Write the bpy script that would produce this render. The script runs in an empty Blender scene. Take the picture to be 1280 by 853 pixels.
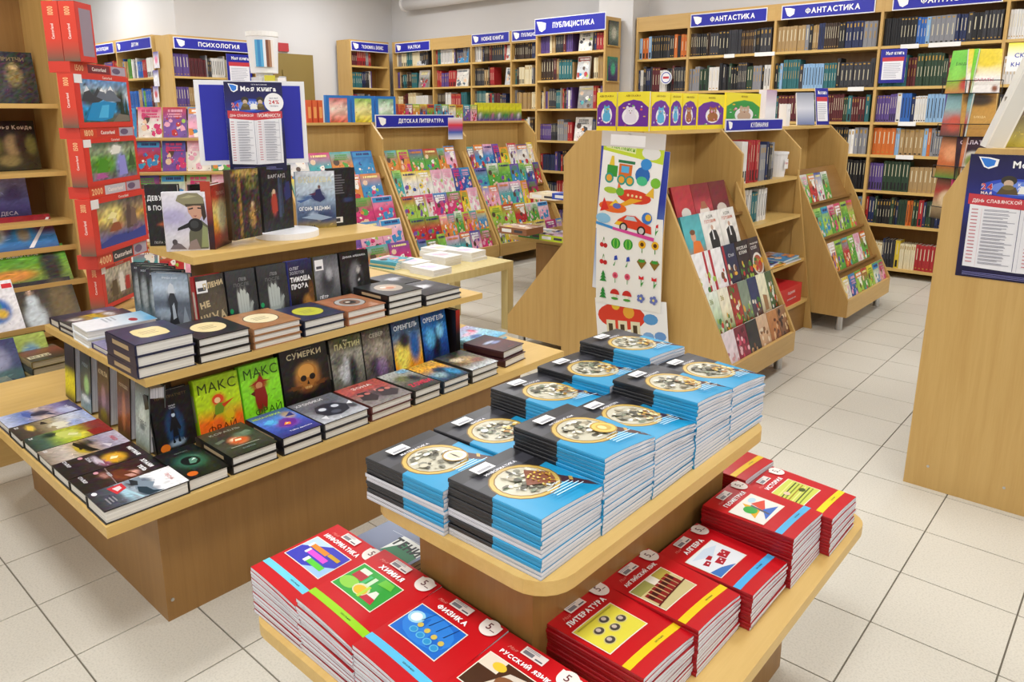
import bpy, math, random
import numpy as np
from mathutils import Matrix, Vector
R = math.radians
scene = bpy.context.scene
COL = scene.collection

# ------------------------------------------------------------------ camera
F, PITCH, YAW, CAMH, PY = 922.0, -0.217, -0.7237, 1.371, 345.0
cam = bpy.data.cameras.new('camera'); cam_o = bpy.data.objects.new('camera', cam); COL.objects.link(cam_o)
cam.sensor_width = 36.0; cam.lens = F / 1280 * 36.0
cam.shift_y = -(426.5 - PY) / 1280.0
cam.clip_start = 0.05; cam.clip_end = 60
cam_o.location = (0, 0, CAMH); cam_o.rotation_euler = (math.pi / 2 + PITCH, 0, -YAW)
scene.camera = cam_o
# ------------------------------------------------------------------ world, exposure
scene.view_settings.view_transform = 'Standard'; scene.view_settings.look = 'None'
scene.view_settings.gamma = 1.0; scene.view_settings.use_curve_mapping = False
scene.view_settings.exposure = 0.24
world = bpy.data.worlds.new('shop_world'); scene.world = world; world.use_nodes = True
world.node_tree.nodes['Background'].inputs[0].default_value = (0.9, 0.95, 1.0, 1)
world.node_tree.nodes['Background'].inputs[1].default_value = 0.06
LAMP_POWER = 21.0
CEIL = 3.1
LAMPS = [(x, y) for x in (-9.6, -7.3, -5.0, -2.7, -0.4, 1.9) for y in (-2.4, 0.3, 3.0, 5.5)]

# ------------------------------------------------------------------ pixel -> place
_c, _s = math.cos(YAW), math.sin(YAW)
FW = np.array([_s * math.cos(PITCH), _c * math.cos(PITCH), math.sin(PITCH)])
RT = np.array([_c, -_s, 0.0]); UP = np.cross(RT, FW); CC = np.array([0, 0, CAMH])
def ray(u, v): return FW * F + RT * (u - 640) - UP * (v - PY)
def P(u, v, z=0.0):
    d = ray(u, v); return CC + d * (z - CAMH) / d[2]
def PJ(p):
    d = np.asarray(p, float) - CC; z = d @ FW
    return 640 + F * (d @ RT) / z, PY - F * (d @ UP) / z, z
def PX(x, u, v):
    d = ray(u, v); return CC + d * (x / d[0])
def PYp(y, u, v):
    d = ray(u, v); return CC + d * (y / d[1])
def HZ(b, u, v):
    d = ray(u, v); return (CC + d * (math.hypot(b[0], b[1]) / math.hypot(d[0], d[1])))[2]

# ------------------------------------------------------------------ colours and materials
def L1(c): return c / 12.92 if c <= 0.04045 else ((c + 0.055) / 1.055) ** 2.4
def lin(h):
    if isinstance(h, str):
        h = h.lstrip('#'); h = [int(h[i:i + 2], 16) / 255 for i in (0, 2, 4)]
    return tuple(L1(c) for c in h[:3])
def mat(name):
    m = bpy.data.materials.new(name); m.use_nodes = True
    return m, m.node_tree.nodes, m.node_tree.links, m.node_tree.nodes['Principled BSDF']
def plain(name, col, rough=0.5, metal=0.0, spec=0.5):
    m, n, l, b = mat(name); b.inputs['Base Color'].default_value = (*lin(col), 1)
    b.inputs['Roughness'].default_value = rough; b.inputs['Metallic'].default_value = metal
    b.inputs['Specular IOR Level'].default_value = spec
    return m
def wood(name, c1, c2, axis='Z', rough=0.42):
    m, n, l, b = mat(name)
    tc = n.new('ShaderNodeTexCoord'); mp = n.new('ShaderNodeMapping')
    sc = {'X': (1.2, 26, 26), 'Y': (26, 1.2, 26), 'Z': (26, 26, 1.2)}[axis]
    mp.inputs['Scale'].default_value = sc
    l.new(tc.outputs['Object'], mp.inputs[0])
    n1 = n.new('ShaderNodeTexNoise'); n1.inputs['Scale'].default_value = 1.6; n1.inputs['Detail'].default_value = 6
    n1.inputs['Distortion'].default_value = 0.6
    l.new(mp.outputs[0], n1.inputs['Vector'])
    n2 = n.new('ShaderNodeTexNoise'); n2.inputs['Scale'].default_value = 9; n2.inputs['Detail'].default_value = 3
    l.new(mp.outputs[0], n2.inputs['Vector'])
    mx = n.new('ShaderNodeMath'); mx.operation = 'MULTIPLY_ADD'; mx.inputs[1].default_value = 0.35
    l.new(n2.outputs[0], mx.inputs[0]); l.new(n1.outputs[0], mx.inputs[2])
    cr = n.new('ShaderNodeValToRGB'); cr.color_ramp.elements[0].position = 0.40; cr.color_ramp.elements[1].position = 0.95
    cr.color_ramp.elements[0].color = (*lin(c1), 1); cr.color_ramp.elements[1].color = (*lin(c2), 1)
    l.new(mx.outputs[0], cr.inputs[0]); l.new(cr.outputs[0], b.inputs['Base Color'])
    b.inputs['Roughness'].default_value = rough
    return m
M = {}
for ax in 'XYZ':
    M['wood' + ax] = wood('beech_laminate_' + ax, '#c19a58', '#cfab69', ax)
    M['dark' + ax] = wood('beech_shaded_' + ax, '#8a622f', '#98703a', ax)  # same beech laminate, shade painted into its colour for bases, risers and backs
    M['edge' + ax] = wood('beech_edge_' + ax, '#cda85f', '#d9b66f', ax)
M['lack'] = wood('pale_birch', '#cbb87c', '#d9c88e', 'Z')
def m_objcol(name, rough=0.4):
    m, n, l, b = mat(name); oi = n.new('ShaderNodeObjectInfo'); l.new(oi.outputs['Color'], b.inputs['Base Color'])
    b.inputs['Roughness'].default_value = rough; return m
M['cover'] = m_objcol('book_cover_board', 0.38)
def m_print(name, rough):
    m, n, l, b = mat(name); at = n.new('ShaderNodeAttribute'); at.attribute_name = 'Col'
    l.new(at.outputs['Color'], b.inputs['Base Color']); b.inputs['Roughness'].default_value = rough; return m
M['print'] = m_print('printed_paper', 0.34)
M['matte_print'] = m_print('printed_matte', 0.6)
def m_pages(name, col, dark):
    m, n, l, b = mat(name)
    tc = n.new('ShaderNodeTexCoord'); mp = n.new('ShaderNodeMapping'); mp.inputs['Scale'].default_value = (3, 3, 900)
    l.new(tc.outputs['Object'], mp.inputs[0]); ns = n.new('ShaderNodeTexNoise'); ns.inputs['Scale'].default_value = 1; ns.inputs['Detail'].default_value = 2
    l.new(mp.outputs[0], ns.inputs['Vector']); cr = n.new('ShaderNodeValToRGB')
    cr.color_ramp.elements[0].position = 0.3; cr.color_ramp.elements[1].position = 0.62
    cr.color_ramp.elements[0].color = (*lin(dark), 1); cr.color_ramp.elements[1].color = (*lin(col), 1)
    l.new(ns.outputs[0], cr.inputs[0]); l.new(cr.outputs[0], b.inputs['Base Color']); b.inputs['Roughness'].default_value = 0.8
    return m
M['pages'] = m_pages('book_pages', '#e9e6de', '#c9c6be')
M['ypages'] = m_pages('cream_pages', '#d8cba8', '#a89b78')
M['npages'] = m_pages('notebook_pages', '#eeeef2', '#a9aab6')
M['wall'] = plain('wall_paint', '#dad9d9', 0.9)
M['white'] = plain('white_plastic', '#eeeef0', 0.4)
M['paper'] = plain('white_paper', '#f2f1ee', 0.7)
M['chrome'] = plain('brushed_steel', '#c6c6c6', 0.28, 1.0)
M['black'] = plain('black_plastic', '#141414', 0.45)
M['blue'] = plain('sign_blue', '#1d22a4', 0.45)
M['navy'] = plain('sign_navy', '#12103f', 0.35)
M['door'] = plain('door_paint', '#8f7a42', 0.5)
M['shadow'] = plain('dark_plinth', '#3a2a18', 0.7)
m, n, l, b = mat('clear_acrylic'); b.inputs['Base Color'].default_value = (1, 1, 1, 1); b.inputs['Roughness'].default_value = 0.05
b.inputs['Alpha'].default_value = 0.18; M['acrylic'] = m
# floor tile: cream speckle, grout
m, n, l, b = mat('floor_tile'); tc = n.new('ShaderNodeTexCoord'); ns = n.new('ShaderNodeTexNoise'); ns.inputs['Scale'].default_value = 190; ns.inputs['Detail'].default_value = 3
geo = n.new('ShaderNodeNewGeometry'); l.new(geo.outputs['Position'], ns.inputs['Vector'])
cr = n.new('ShaderNodeValToRGB'); cr.color_ramp.elements[0].position = 0.30; cr.color_ramp.elements[1].position = 0.55
cr.color_ramp.elements[0].color = (*lin('#c9c4b7'), 1); cr.color_ramp.elements[1].color = (*lin('#d9d4c7'), 1)
l.new(ns.outputs[0], cr.inputs[0])
n2 = n.new('ShaderNodeTexNoise'); n2.inputs['Scale'].default_value = 2.2; l.new(geo.outputs['Position'], n2.inputs['Vector'])
mx = n.new('ShaderNodeMixRGB'); mx.blend_type = 'MULTIPLY'; mx.inputs[0].default_value = 0.12
l.new(cr.outputs[0], mx.inputs[1]); l.new(n2.outputs[0], mx.inputs[2]); l.new(mx.outputs[0], b.inputs['Base Color'])
b.inputs['Roughness'].default_value = 0.35; b.inputs['Specular IOR Level'].default_value = 0.35; M['tile'] = m
M['grout'] = plain('grout', '#7c7567', 0.9)
m, n, l, b = mat('lamp_diffuser'); b.inputs['Emission Color'].default_value = (0.98, 0.99, 1, 1); b.inputs['Emission Strength'].default_value = 2.0; M['lamp'] = m

# ------------------------------------------------------------------ mesh builder
class MB:
    def __init__(s): s.v = []; s.f = []; s.mi = []; s.c = []
    def face(s, idx, mi=0): s.f.append(tuple(idx)); s.mi.append(mi)
    def add(s, vs, fs, col=(1, 1, 1), mi=0):
        o = len(s.v); s.v += [tuple(map(float, q)) for q in vs]; s.c += [tuple(col)[:3]] * len(vs)
        for q in fs: s.f.append(tuple(i + o for i in q)); s.mi.append(mi)
        return s
    def box(s, x0, x1, y0, y1, z0, z1, col=(1, 1, 1), mi=0):
        vs = [(x, y, z) for z in (z0, z1) for y in (y0, y1) for x in (x0, x1)]
        return s.add(vs, [(0, 2, 3, 1), (4, 5, 7, 6), (0, 1, 5, 4), (2, 6, 7, 3), (0, 4, 6, 2), (1, 3, 7, 5)], col, mi)
    def prism(s, pts, a0, a1, axis='Y', col=(1, 1, 1), mi=0):
        """pts: polygon in the plane normal to axis (X: y,z  Y: x,z  Z: x,y)"""
        def mk(p, a): return {'X': (a, p[0], p[1]), 'Y': (p[0], a, p[1]), 'Z': (p[0], p[1], a)}[axis]
        n = len(pts); vs = [mk(p, a0) for p in pts] + [mk(p, a1) for p in pts]
        fs = [tuple(range(n))[::-1], tuple(range(n, 2 * n))] + [(i, (i + 1) % n, n + (i + 1) % n, n + i) for i in range(n)]
        return s.add(vs, fs, col, mi)
    def cyl(s, p0, p1, r0, r1=None, n=14, col=(1, 1, 1), mi=0):
        r1 = r0 if r1 is None else r1
        a = Vector(p0); b = Vector(p1); d = (b - a).normalized()
        q = d.to_track_quat('Z', 'Y').to_matrix(); vs = []
        for c, r in ((a, r0), (b, r1)):
            for i in range(n):
                t = 2 * math.pi * i / n; vs.append(c + q @ Vector((r * math.cos(t), r * math.sin(t), 0)))
        fs = [tuple(range(n))[::-1], tuple(range(n, 2 * n))] + [(i, (i + 1) % n, n + (i + 1) % n, n + i) for i in range(n)]
        return s.add(vs, fs, col, mi)
    def mesh(s, name, mats, smooth=False, colors=False):
        me = bpy.data.meshes.new(name); me.from_pydata(s.v, [], s.f)
        for m_ in (mats if isinstance(mats, (list, tuple)) else [mats]): me.materials.append(m_)
        if any(s.mi): me.polygons.foreach_set('material_index', s.mi)
        if colors:
            a = me.color_attributes.new('Col', 'FLOAT_COLOR', 'POINT')
            a.data.foreach_set('color', np.array([(*c, 1.0) for c in s.c], dtype=np.float32).ravel())
        if smooth: me.polygons.foreach_set('use_smooth', [True] * len(s.f))
        import bmesh
        bm = bmesh.new(); bm.from_mesh(me); 
        if not colors: bmesh.ops.recalc_face_normals(bm, faces=bm.faces)
        bm.to_mesh(me); bm.free(); me.update()
        return me
def link(name, me, parent=None, loc=None, rot=None, **kw):
    o = bpy.data.objects.new(name, me); COL.objects.link(o)
    if parent: o.parent = parent
    if loc is not None: o.location = loc
    if rot is not None: o.rotation_euler = rot
    for k, v in kw.items(): o[k] = v
    return o
def empty(name, loc=(0, 0, 0), rot=(0, 0, 0), label=None, category=None, group=None):
    o = bpy.data.objects.new(name, None); COL.objects.link(o); o.location = loc; o.rotation_euler = rot; o.empty_display_size = 0.05
    tag(o, label, category, group); return o
def tag(o, label=None, category=None, group=None, kind=None):
    for k, v in (('label', label), ('category', category), ('group', group), ('kind', kind)):
        if v: o[k] = v
    return o
def boxo(name, b, m, parent=None, **kw):
    """box with origin at its centre so object coordinates stay local"""
    x0, x1, y0, y1, z0, z1 = b; cx, cy, cz = (x0 + x1) / 2, (y0 + y1) / 2, (z0 + z1) / 2
    me = MB().box(x0 - cx, x1 - cx, y0 - cy, y1 - cy, z0 - cz, z1 - cz).mesh(name, M[m] if isinstance(m, str) else m)
    return link(name, me, parent, (cx, cy, cz), **kw)
ORD = ['first', 'second', 'third', 'fourth', 'fifth', 'sixth', 'seventh', 'eighth', 'ninth', 'tenth'] + ['%dth' % k for k in range(11, 60)]

# ------------------------------------------------------------------ the room
def ssign(v): return 1 if v > 0 else -1
TX0, TY0, TS = -1.3396, 3.4908, 0.3
floor = boxo('floor', (-11.6, 3.2, -4.0, 7.1, -0.06, -0.004), 'grout'); tag(floor, 'cream tiled shop floor', kind='structure')
tile_me = MB().box(-0.1478, 0.1478, -0.1478, 0.1478, 0, 0.0075)
tile_me = tile_me.mesh('floor_tile', M['tile'])
cand = []
for i in range(-34, 15):
    for j in range(-26, 13):
        x, y = TX0 + (i + 0.5) * TS, TY0 + (j + 0.5) * TS
        if not (-11.5 < x < 3.1 and -3.9 < y < 6.95): continue
        u, v, z = PJ((x, y, 0)); vis = z > 0.3 and -90 < u < 1370 and -40 < v < 940
        under = (-2.95 < x < -1.95 and .75 < y < 2.1) or (-1.2 < x < -.5 and .7 < y < 1.75) or (-2.6 < x < -1.7 and 3.2 < y < 5.6) or x < -5.2 or (x < -3.2 and y < 2.2) or (x > -.45 and y > 3.1)
        cand.append((0 if vis and not under else 1, z, x, y))
cand.sort()
rest = MB()
for k, (fl_, z, x, y) in enumerate(cand):
    if k < 290 and not fl_:
        link('tile', tile_me, floor, (x - floor.location.x, y - floor.location.y, -0.0075 - floor.location.z))
    else: rest.box(x - .1478, x + .1478, y - .1478, y + .1478, -0.0075, 0)
o = link('tile_field', rest.mesh('tile_field', M['tile']), floor, tuple(-c for c in floor.location)); o['kind'] = 'stuff'
def wall(name, b, label):
    o = boxo(name, b, 'wall'); tag(o, label, kind='structure'); return o
wall('wall_north', (-8.6, 3.2, 7.02, 7.15, 0, CEIL), 'pale wall behind the tall bookcases')
wall('wall_west', (-8.6, -8.45, 4.07, 7.02, 0, CEIL), 'pale wall with the painted door')
wall('wall_partition', (-11.6, -8.45, 3.95, 4.07, 0, CEIL), 'pale wall behind the corner bookcases')
wall('wall_far_west', (-11.7, -11.6, -4.0, 4.07, 0, CEIL), 'pale side wall beyond the bookcases')
wall('wall_south', (-11.7, 3.3, -4.1, -4.0, 0, CEIL), 'pale wall behind the photographer')
wall('wall_east', (3.2, 3.3, -4.0, 7.15, 0, CEIL), 'pale wall at the far end of the aisle')
ceil = boxo('ceiling', (-11.7, 3.3, -4.1, 7.15, CEIL, CEIL + .1), 'wall'); tag(ceil, 'white ceiling', kind='structure')
pil = boxo('column', (-4.72, -4.30, 6.72, 7.02, 0, CEIL), 'wall'); tag(pil, 'white column between the tall bookcases', kind='structure')
o = link('duct_pipe', MB().cyl((-7.95, 6.86, 2.80), (-4.76, 6.86, 2.80), 0.09, n=20).mesh('duct_pipe', M['white'], smooth=True))
tag(o, 'round white duct pipe running under the ceiling', 'pipe')
for e in (-7.96,):
    link('end_cap', MB().cyl((e - .02, 6.86, 2.80), (e + .02, 6.86, 2.80), 0.10, n=20).mesh('end_cap', M['white']), o)
# door on the west wall
pd = [PX(-8.45, 338, 66), PX(-8.45, 388, 66)]
d = boxo('door_1', (-8.45, -8.40, pd[0][1], pd[1][1], 0, pd[0][2]), 'door'); tag(d, 'olive brown panelled door in pale wall', kind='structure')
yc = (pd[0][1] + pd[1][1]) / 2; wd = pd[1][1] - pd[0][1]; hd = pd[0][2]
for z0, z1 in ((.25, .95), (1.1, hd - .2)):
    boxo('door_panel', (.025, .04, -wd * .3, wd * .3, z0 - hd / 2, z1 - hd / 2), 'door', d)
for (x, y) in LAMPS:
    e = empty('ceiling_light', (x, y, CEIL), label='square white ceiling light panel above the book tables', category='ceiling light', group='ceiling light panels')
    boxo('frame', (-.31, .31, -.31, .31, -.05, -.001), 'white', e)
    boxo('diffuser', (-.28, .28, -.28, .28, -.056, -.05), 'lamp', e)
    la = bpy.data.lights.new('panel_light', 'AREA'); la.shape = 'RECTANGLE'; la.size = .56; la.size_y = .56; la.energy = LAMP_POWER; la.color = (.985, .99, 1.0)
    lo = bpy.data.objects.new('panel_light', la); COL.objects.link(lo); lo.parent = e; lo.location = (0, 0, -.06)
# ------------------------------------------------------------------ flat print: painted grids, shapes and lettering
_TXT = {}; _CH = {}
LAT = dict(zip('АВЕКМНОРСТХаеорсух', 'ABEKMHOPCTXaeopcyx'))
def char_mesh(ch, bold):
    k = (ch, bold)
    if k not in _CH:
        src = 'O' if ch in 'Фф' else {'Я': 'R', 'И': 'N'}.get(ch) or LAT.get(ch, ch)
        cu = bpy.data.curves.new('lettering', 'FONT'); cu.body = src; cu.offset = bold; cu.resolution_u = 3
        o = bpy.data.objects.new('lettering', cu); COL.objects.link(o)
        dg = bpy.context.evaluated_depsgraph_get(); dg.update()
        me = bpy.data.meshes.new_from_object(o.evaluated_get(dg))
        vs = [tuple(v.co[:2]) for v in me.vertices]; fs = [tuple(p.vertices) for p in me.polygons]
        bpy.data.objects.remove(o); bpy.data.curves.remove(cu); bpy.data.meshes.remove(me)
        if vs:
            x0 = min(v[0] for v in vs); vs = [(x - x0, y) for x, y in vs]; w = max(v[0] for v in vs)
            if ch in 'ЯИ': vs = [(w - x, y) for x, y in vs]; fs = [f[::-1] for f in fs]
            if ch in 'Фф':
                n = len(vs); b = .055 + bold; y0, y1 = min(v[1] for v in vs), max(v[1] for v in vs)
                vs = [(x, y * .8 + .07) for x, y in vs] + [(w / 2 - b, y0), (w / 2 + b, y0), (w / 2 + b, y1), (w / 2 - b, y1)]; fs = fs + [(n, n + 1, n + 2, n + 3)]
        else: w = .22
        _CH[k] = (vs, fs, w)
    return _CH[k]
def glyphs(text, bold=0.0, font=None):
    k = (text, bold)
    if k not in _TXT:
        vs, fs, x = [], [], 0.0
        for ch in text:
            v, f, w = char_mesh(ch, bold); o = len(vs)
            vs += [(a + x, b) for a, b in v]; fs += [tuple(q + o for q in t) for t in f]; x += w + .11
        if vs:
            xs = [v[0] for v in vs]; ys = [v[1] for v in vs]
            cx, cy = (min(xs) + max(xs)) / 2, (min(ys) + max(ys)) / 2; hh = max(max(ys) - min(ys), 1e-3); ww = max(xs) - min(xs)
            _TXT[k] = ([((a - cx) / hh, (b - cy) / hh) for a, b in vs], fs, ww / hh)
        else: _TXT[k] = ([], [], 1)
    return _TXT[k]
def mixc(a, b, t): return tuple(a[i] + (b[i] - a[i]) * t for i in range(3))
class Art:
    """a printed face w x h metres, unit coordinates (0..1, 0..1), +Z is the printed side"""
    def __init__(s, w, h, bg=('#888888', '#888888'), blobs=(), n=None, jit=0.0, seed=1):
        s.w, s.h = w, h; s.mb = MB(); s.lv = 0
        if bg is not None:
            cs = [lin(c) for c in bg]
            if len(cs) == 1: cs = cs * 2
            if not blobs and jit == 0 and len(cs) == 2 and n is None: nx, ny = 1, 1
            else: nx, ny = n or (16, 22)
            rng = np.random.RandomState(seed)
            X, Y = np.meshgrid(np.linspace(0, 1, nx + 1), np.linspace(0, 1, ny + 1))
            t = Y * (len(cs) - 1); i0 = np.clip(t.astype(int), 0, len(cs) - 2); ft = (t - i0)[..., None]
            ca = np.array(cs); img = ca[i0] * (1 - ft) + ca[i0 + 1] * ft
            for bl in blobs:
                x, y, rx, ry, c = bl[:5]; a = bl[5] if len(bl) > 5 else 1.0; hard = bl[6] if len(bl) > 6 else 2.0
                d = ((X - x) / rx) ** 2 + ((Y - y) / ry) ** 2
                k = (np.exp(-d ** hard) * a)[..., None]; img = img * (1 - k) + np.array(lin(c)) * k
            if jit: img = np.clip(img * (1 + jit * rng.randn(*X.shape)[..., None]) + 0.06 * jit * rng.randn(*img.shape), 0, 1)
            vs = np.stack([X * w, Y * h, X * 0], -1).reshape(-1, 3); o = len(s.mb.v)
            s.mb.v += [tuple(q) for q in vs]; s.mb.c += [tuple(q) for q in img.reshape(-1, 3)]
            for j in range(ny):
                for i in range(nx):
                    a = j * (nx + 1) + i; s.mb.face((o + a, o + a + 1, o + a + nx + 2, o + a + nx + 1))
        s.lv = 1
    def z(s): s.lv += 1; return s.lv * 0.00007
    def poly(s, pts, c):
        zz = s.z(); s.mb.add([(x * s.w, y * s.h, zz) for x, y in pts], [tuple(range(len(pts)))], lin(c)); return s
    def rect(s, x, y, w, h, c): return s.poly([(x, y), (x + w, y), (x + w, y + h), (x, y + h)], c)
    def ell(s, x, y, rx, ry, c, n=20, a0=0, a1=360):
        k = n if a1 - a0 == 360 else n + 1
        return s.poly([(x + rx * math.cos(R(a0 + (a1 - a0) * i / n)), y + ry * math.sin(R(a0 + (a1 - a0) * i / n))) for i in range(k)], c)
    def circ(s, x, y, r, c, n=20): return s.ell(x, y, r, r * s.w / s.h, c, n)
    def ring(s, x, y, rx, ry, t, c, n=28):
        s.ell(x, y, rx, ry, c, n); return s
    def text(s, tx, x, y, size, c, bold=0.0, maxw=None, rot=0.0, shear=0.0, asp=None):
        """size: letter height as a share of the face height; maxw: widest share of the face width; asp: stretch to this width share"""
        vs, fs, ww = glyphs(tx, bold); hh = size * s.h; sx = hh
        if maxw and ww * hh > maxw * s.w: sx = maxw * s.w / ww
        if asp: sx = asp * s.w / max(ww, 1e-3)
        zz = s.z(); cr, sr = math.cos(R(rot)), math.sin(R(rot))
        out = []
        for a, b in vs:
            a2, b2 = a * sx + shear * b * hh, b * hh; out.append((x * s.w + a2 * cr - b2 * sr, y * s.h + a2 * sr + b2 * cr, zz))
        s.mb.add(out, fs, lin(c)); return s
    def lines(s, x, y, w, h, n, c, seed=0, th=.45, jag=.3):
        """rows of small print drawn as thin bars"""
        rg = random.Random(seed)
        for i in range(n):
            ww = w * (1 - jag * rg.random()); s.rect(x, y + h - (i + .7) * h / n, ww, h / n * th, c)
        return s
    def logo(s, x, y, w, h, c='#ffffff', c2=None):
        s.poly([(x, y + h), (x + w * .55, y + h * .95), (x + w, y + h * .8), (x + w * .95, y + h * .25), (x + w * .55, y), (x + w * .3, y + h * .15)], c)
        if c2: s.poly([(x + w * .1, y + h * .9), (x + w * .5, y + h * .86), (x + w * .85, y + h * .72), (x + w * .8, y + h * .3), (x + w * .5, y + h * .12), (x + w * .35, y + h * .25)], c2)
        return s
    def mesh(s, name='print', m='print'):
        return s.mb.mesh(name, M[m], colors=True)
    def attach(s, parent, name='print', loc=(0, 0), z=0.0, rot=0.0, m='print'):
        return link(name, s.mesh(name, m), parent, (loc[0], loc[1], z), (0, 0, rot))
# ------------------------------------------------------------------ furniture
def rounded(x0, x1, y0, y1, r, n=6):
    pts = []
    for cx, cy, a in ((x1 - r, y1 - r, 0), (x0 + r, y1 - r, 90), (x0 + r, y0 + r, 180), (x1 - r, y0 + r, 270)):
        for k in range(n + 1):
            t = R(a + 90 * k / n); pts.append((cx + r * math.cos(t), cy + r * math.sin(t)))
    return pts
def board(name, x0, x1, y0, y1, ztop, th, parent, r=0.0, m='woodY'):
    cx, cy = (x0 + x1) / 2, (y0 + y1) / 2
    pts = rounded(x0 - cx, x1 - cx, y0 - cy, y1 - cy, r) if r else [(x0 - cx, y0 - cy), (x1 - cx, y0 - cy), (x1 - cx, y1 - cy), (x0 - cx, y1 - cy)]
    px, py, pz = parent.location
    return link(name, MB().prism(pts, -th, 0, 'Z').mesh(name, M[m]), parent, (cx - px, cy - py, ztop - pz))
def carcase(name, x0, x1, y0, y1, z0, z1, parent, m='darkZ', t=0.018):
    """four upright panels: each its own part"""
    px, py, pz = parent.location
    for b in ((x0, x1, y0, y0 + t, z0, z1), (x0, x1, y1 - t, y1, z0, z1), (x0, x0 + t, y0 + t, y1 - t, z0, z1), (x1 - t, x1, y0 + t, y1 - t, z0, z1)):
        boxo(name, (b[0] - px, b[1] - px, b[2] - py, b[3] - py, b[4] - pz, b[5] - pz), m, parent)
def screws(parent, pts):
    for p, q in pts:
        px, py, pz = parent.location
        link('screw', MB().cyl(np.array(p) - parent.location, np.array(q) - parent.location, .005, n=8).mesh('screw', M['chrome']), parent)
# island for the school notebooks
ISL = empty('display_table', (-.845, 1.2, 0), label='two-tier beech island stacked with blue and red school notebooks', category='table')
RX0, RX1, RY0, RY1, ZL = -1.245, -.43, .615, 1.815, .40
UX0, UX1, UY0, UY1, ZU = -1.075, -.622, .787, 1.637, .65
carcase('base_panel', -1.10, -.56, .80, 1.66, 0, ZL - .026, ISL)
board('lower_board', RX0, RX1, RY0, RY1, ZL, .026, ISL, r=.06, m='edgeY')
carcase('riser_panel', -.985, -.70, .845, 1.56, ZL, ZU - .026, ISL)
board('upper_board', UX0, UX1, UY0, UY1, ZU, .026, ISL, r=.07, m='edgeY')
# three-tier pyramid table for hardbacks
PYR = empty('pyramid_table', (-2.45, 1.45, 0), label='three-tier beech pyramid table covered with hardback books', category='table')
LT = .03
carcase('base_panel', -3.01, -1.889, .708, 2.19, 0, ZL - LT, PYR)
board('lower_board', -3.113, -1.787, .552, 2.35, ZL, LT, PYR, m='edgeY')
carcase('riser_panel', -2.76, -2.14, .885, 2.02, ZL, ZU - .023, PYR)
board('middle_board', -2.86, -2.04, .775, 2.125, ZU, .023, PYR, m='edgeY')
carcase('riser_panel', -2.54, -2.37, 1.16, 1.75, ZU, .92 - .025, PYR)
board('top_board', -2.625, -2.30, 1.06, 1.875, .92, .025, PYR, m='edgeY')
screws(PYR, [((-1.889, .724, .062), (-1.886, .724, .062))])
# the same kind of table further back with board games
GAM = empty('pyramid_table', (-3.2, 5.2, 0), label='two-tier beech table piled with boxed board games behind the sticker rack', category='table')
carcase('base_panel', -3.66, -2.95, 4.43, 5.9, 0, ZL - LT, GAM)
board('lower_board', -3.95, -2.86, 4.46 - .02, 6.0, ZL, LT, GAM, m='edgeY')
carcase('riser_panel', -3.75, -2.98, 5.1, 5.8, ZL, ZU - LT, GAM)
board('upper_board', -4.0, -2.90, 4.98, 5.9, ZU, LT, GAM, m='edgeY')
# small square-legged table
LK = empty('side_table', (-3.35, 3.18, 0), (0, 0, 0), label='low pale wooden table with square legs holding white paperbacks', category='table')
board('table_top', -3.60, -3.06, 2.74, 3.475, .45, .05, LK, m='lack')
for x in (-3.60, -3.115):
    for y in (2.74, 3.42):
        boxo('leg', (x + 3.35, x + 3.35 + .055, y - 3.18, y - 3.18 + .055, 0, .40), 'lack', LK)

def sign(name, parent, x0, x1, z0, z1, text, face, plane, tsize=.40):
    """blue section sign: board with white edge and raised white lettering; face 'S' (towards -Y) or 'E' (towards +X)"""
    px, py, pz = parent.location; w = x1 - x0; h = z1 - z0
    me = MB().box(0, w, 0, h, 0, .006).mesh(name, M['white'])
    rot = (math.pi / 2, 0, 0) if face == 'S' else (math.pi / 2, 0, math.pi / 2)
    loc = (x0 - px, plane - py, z0 - pz) if face == 'S' else (plane - px, x0 - py, z0 - pz)
    o = link(name, me, parent, loc, rot)
    link('blue_field', MB().box(.008, w - .008, .008, h - .008, .006, .0075).mesh('blue_field', M['blue']), o)
    a = Art(w, h, bg=None)
    g = Art(w, h, bg=None); g.logo(.02 / w + .01, .18, h * .75 / w, .64); g.attach(o, 'logo', z=.0078)
    if text: a.text(text, .56, .5, tsize, '#ffffff', .03, maxw=.58)
    a.attach(o, 'lettering', z=.0078)
    return o
def panel_x(name, pts, y0, y1, parent, m='woodZ'):
    """upright panel in the x-z plane"""
    px, py, pz = parent.location
    return link(name, MB().prism([(a - px, b - pz) for a, b in pts], y0 - py, y1 - py, 'Y').mesh(name, M[m]), parent)
def panel_y(name, pts, x0, x1, parent, m='woodZ'):
    px, py, pz = parent.location
    return link(name, MB().prism([(a - py, b - pz) for a, b in pts], x0 - px, x1 - px, 'X').mesh(name, M[m]), parent)
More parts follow.
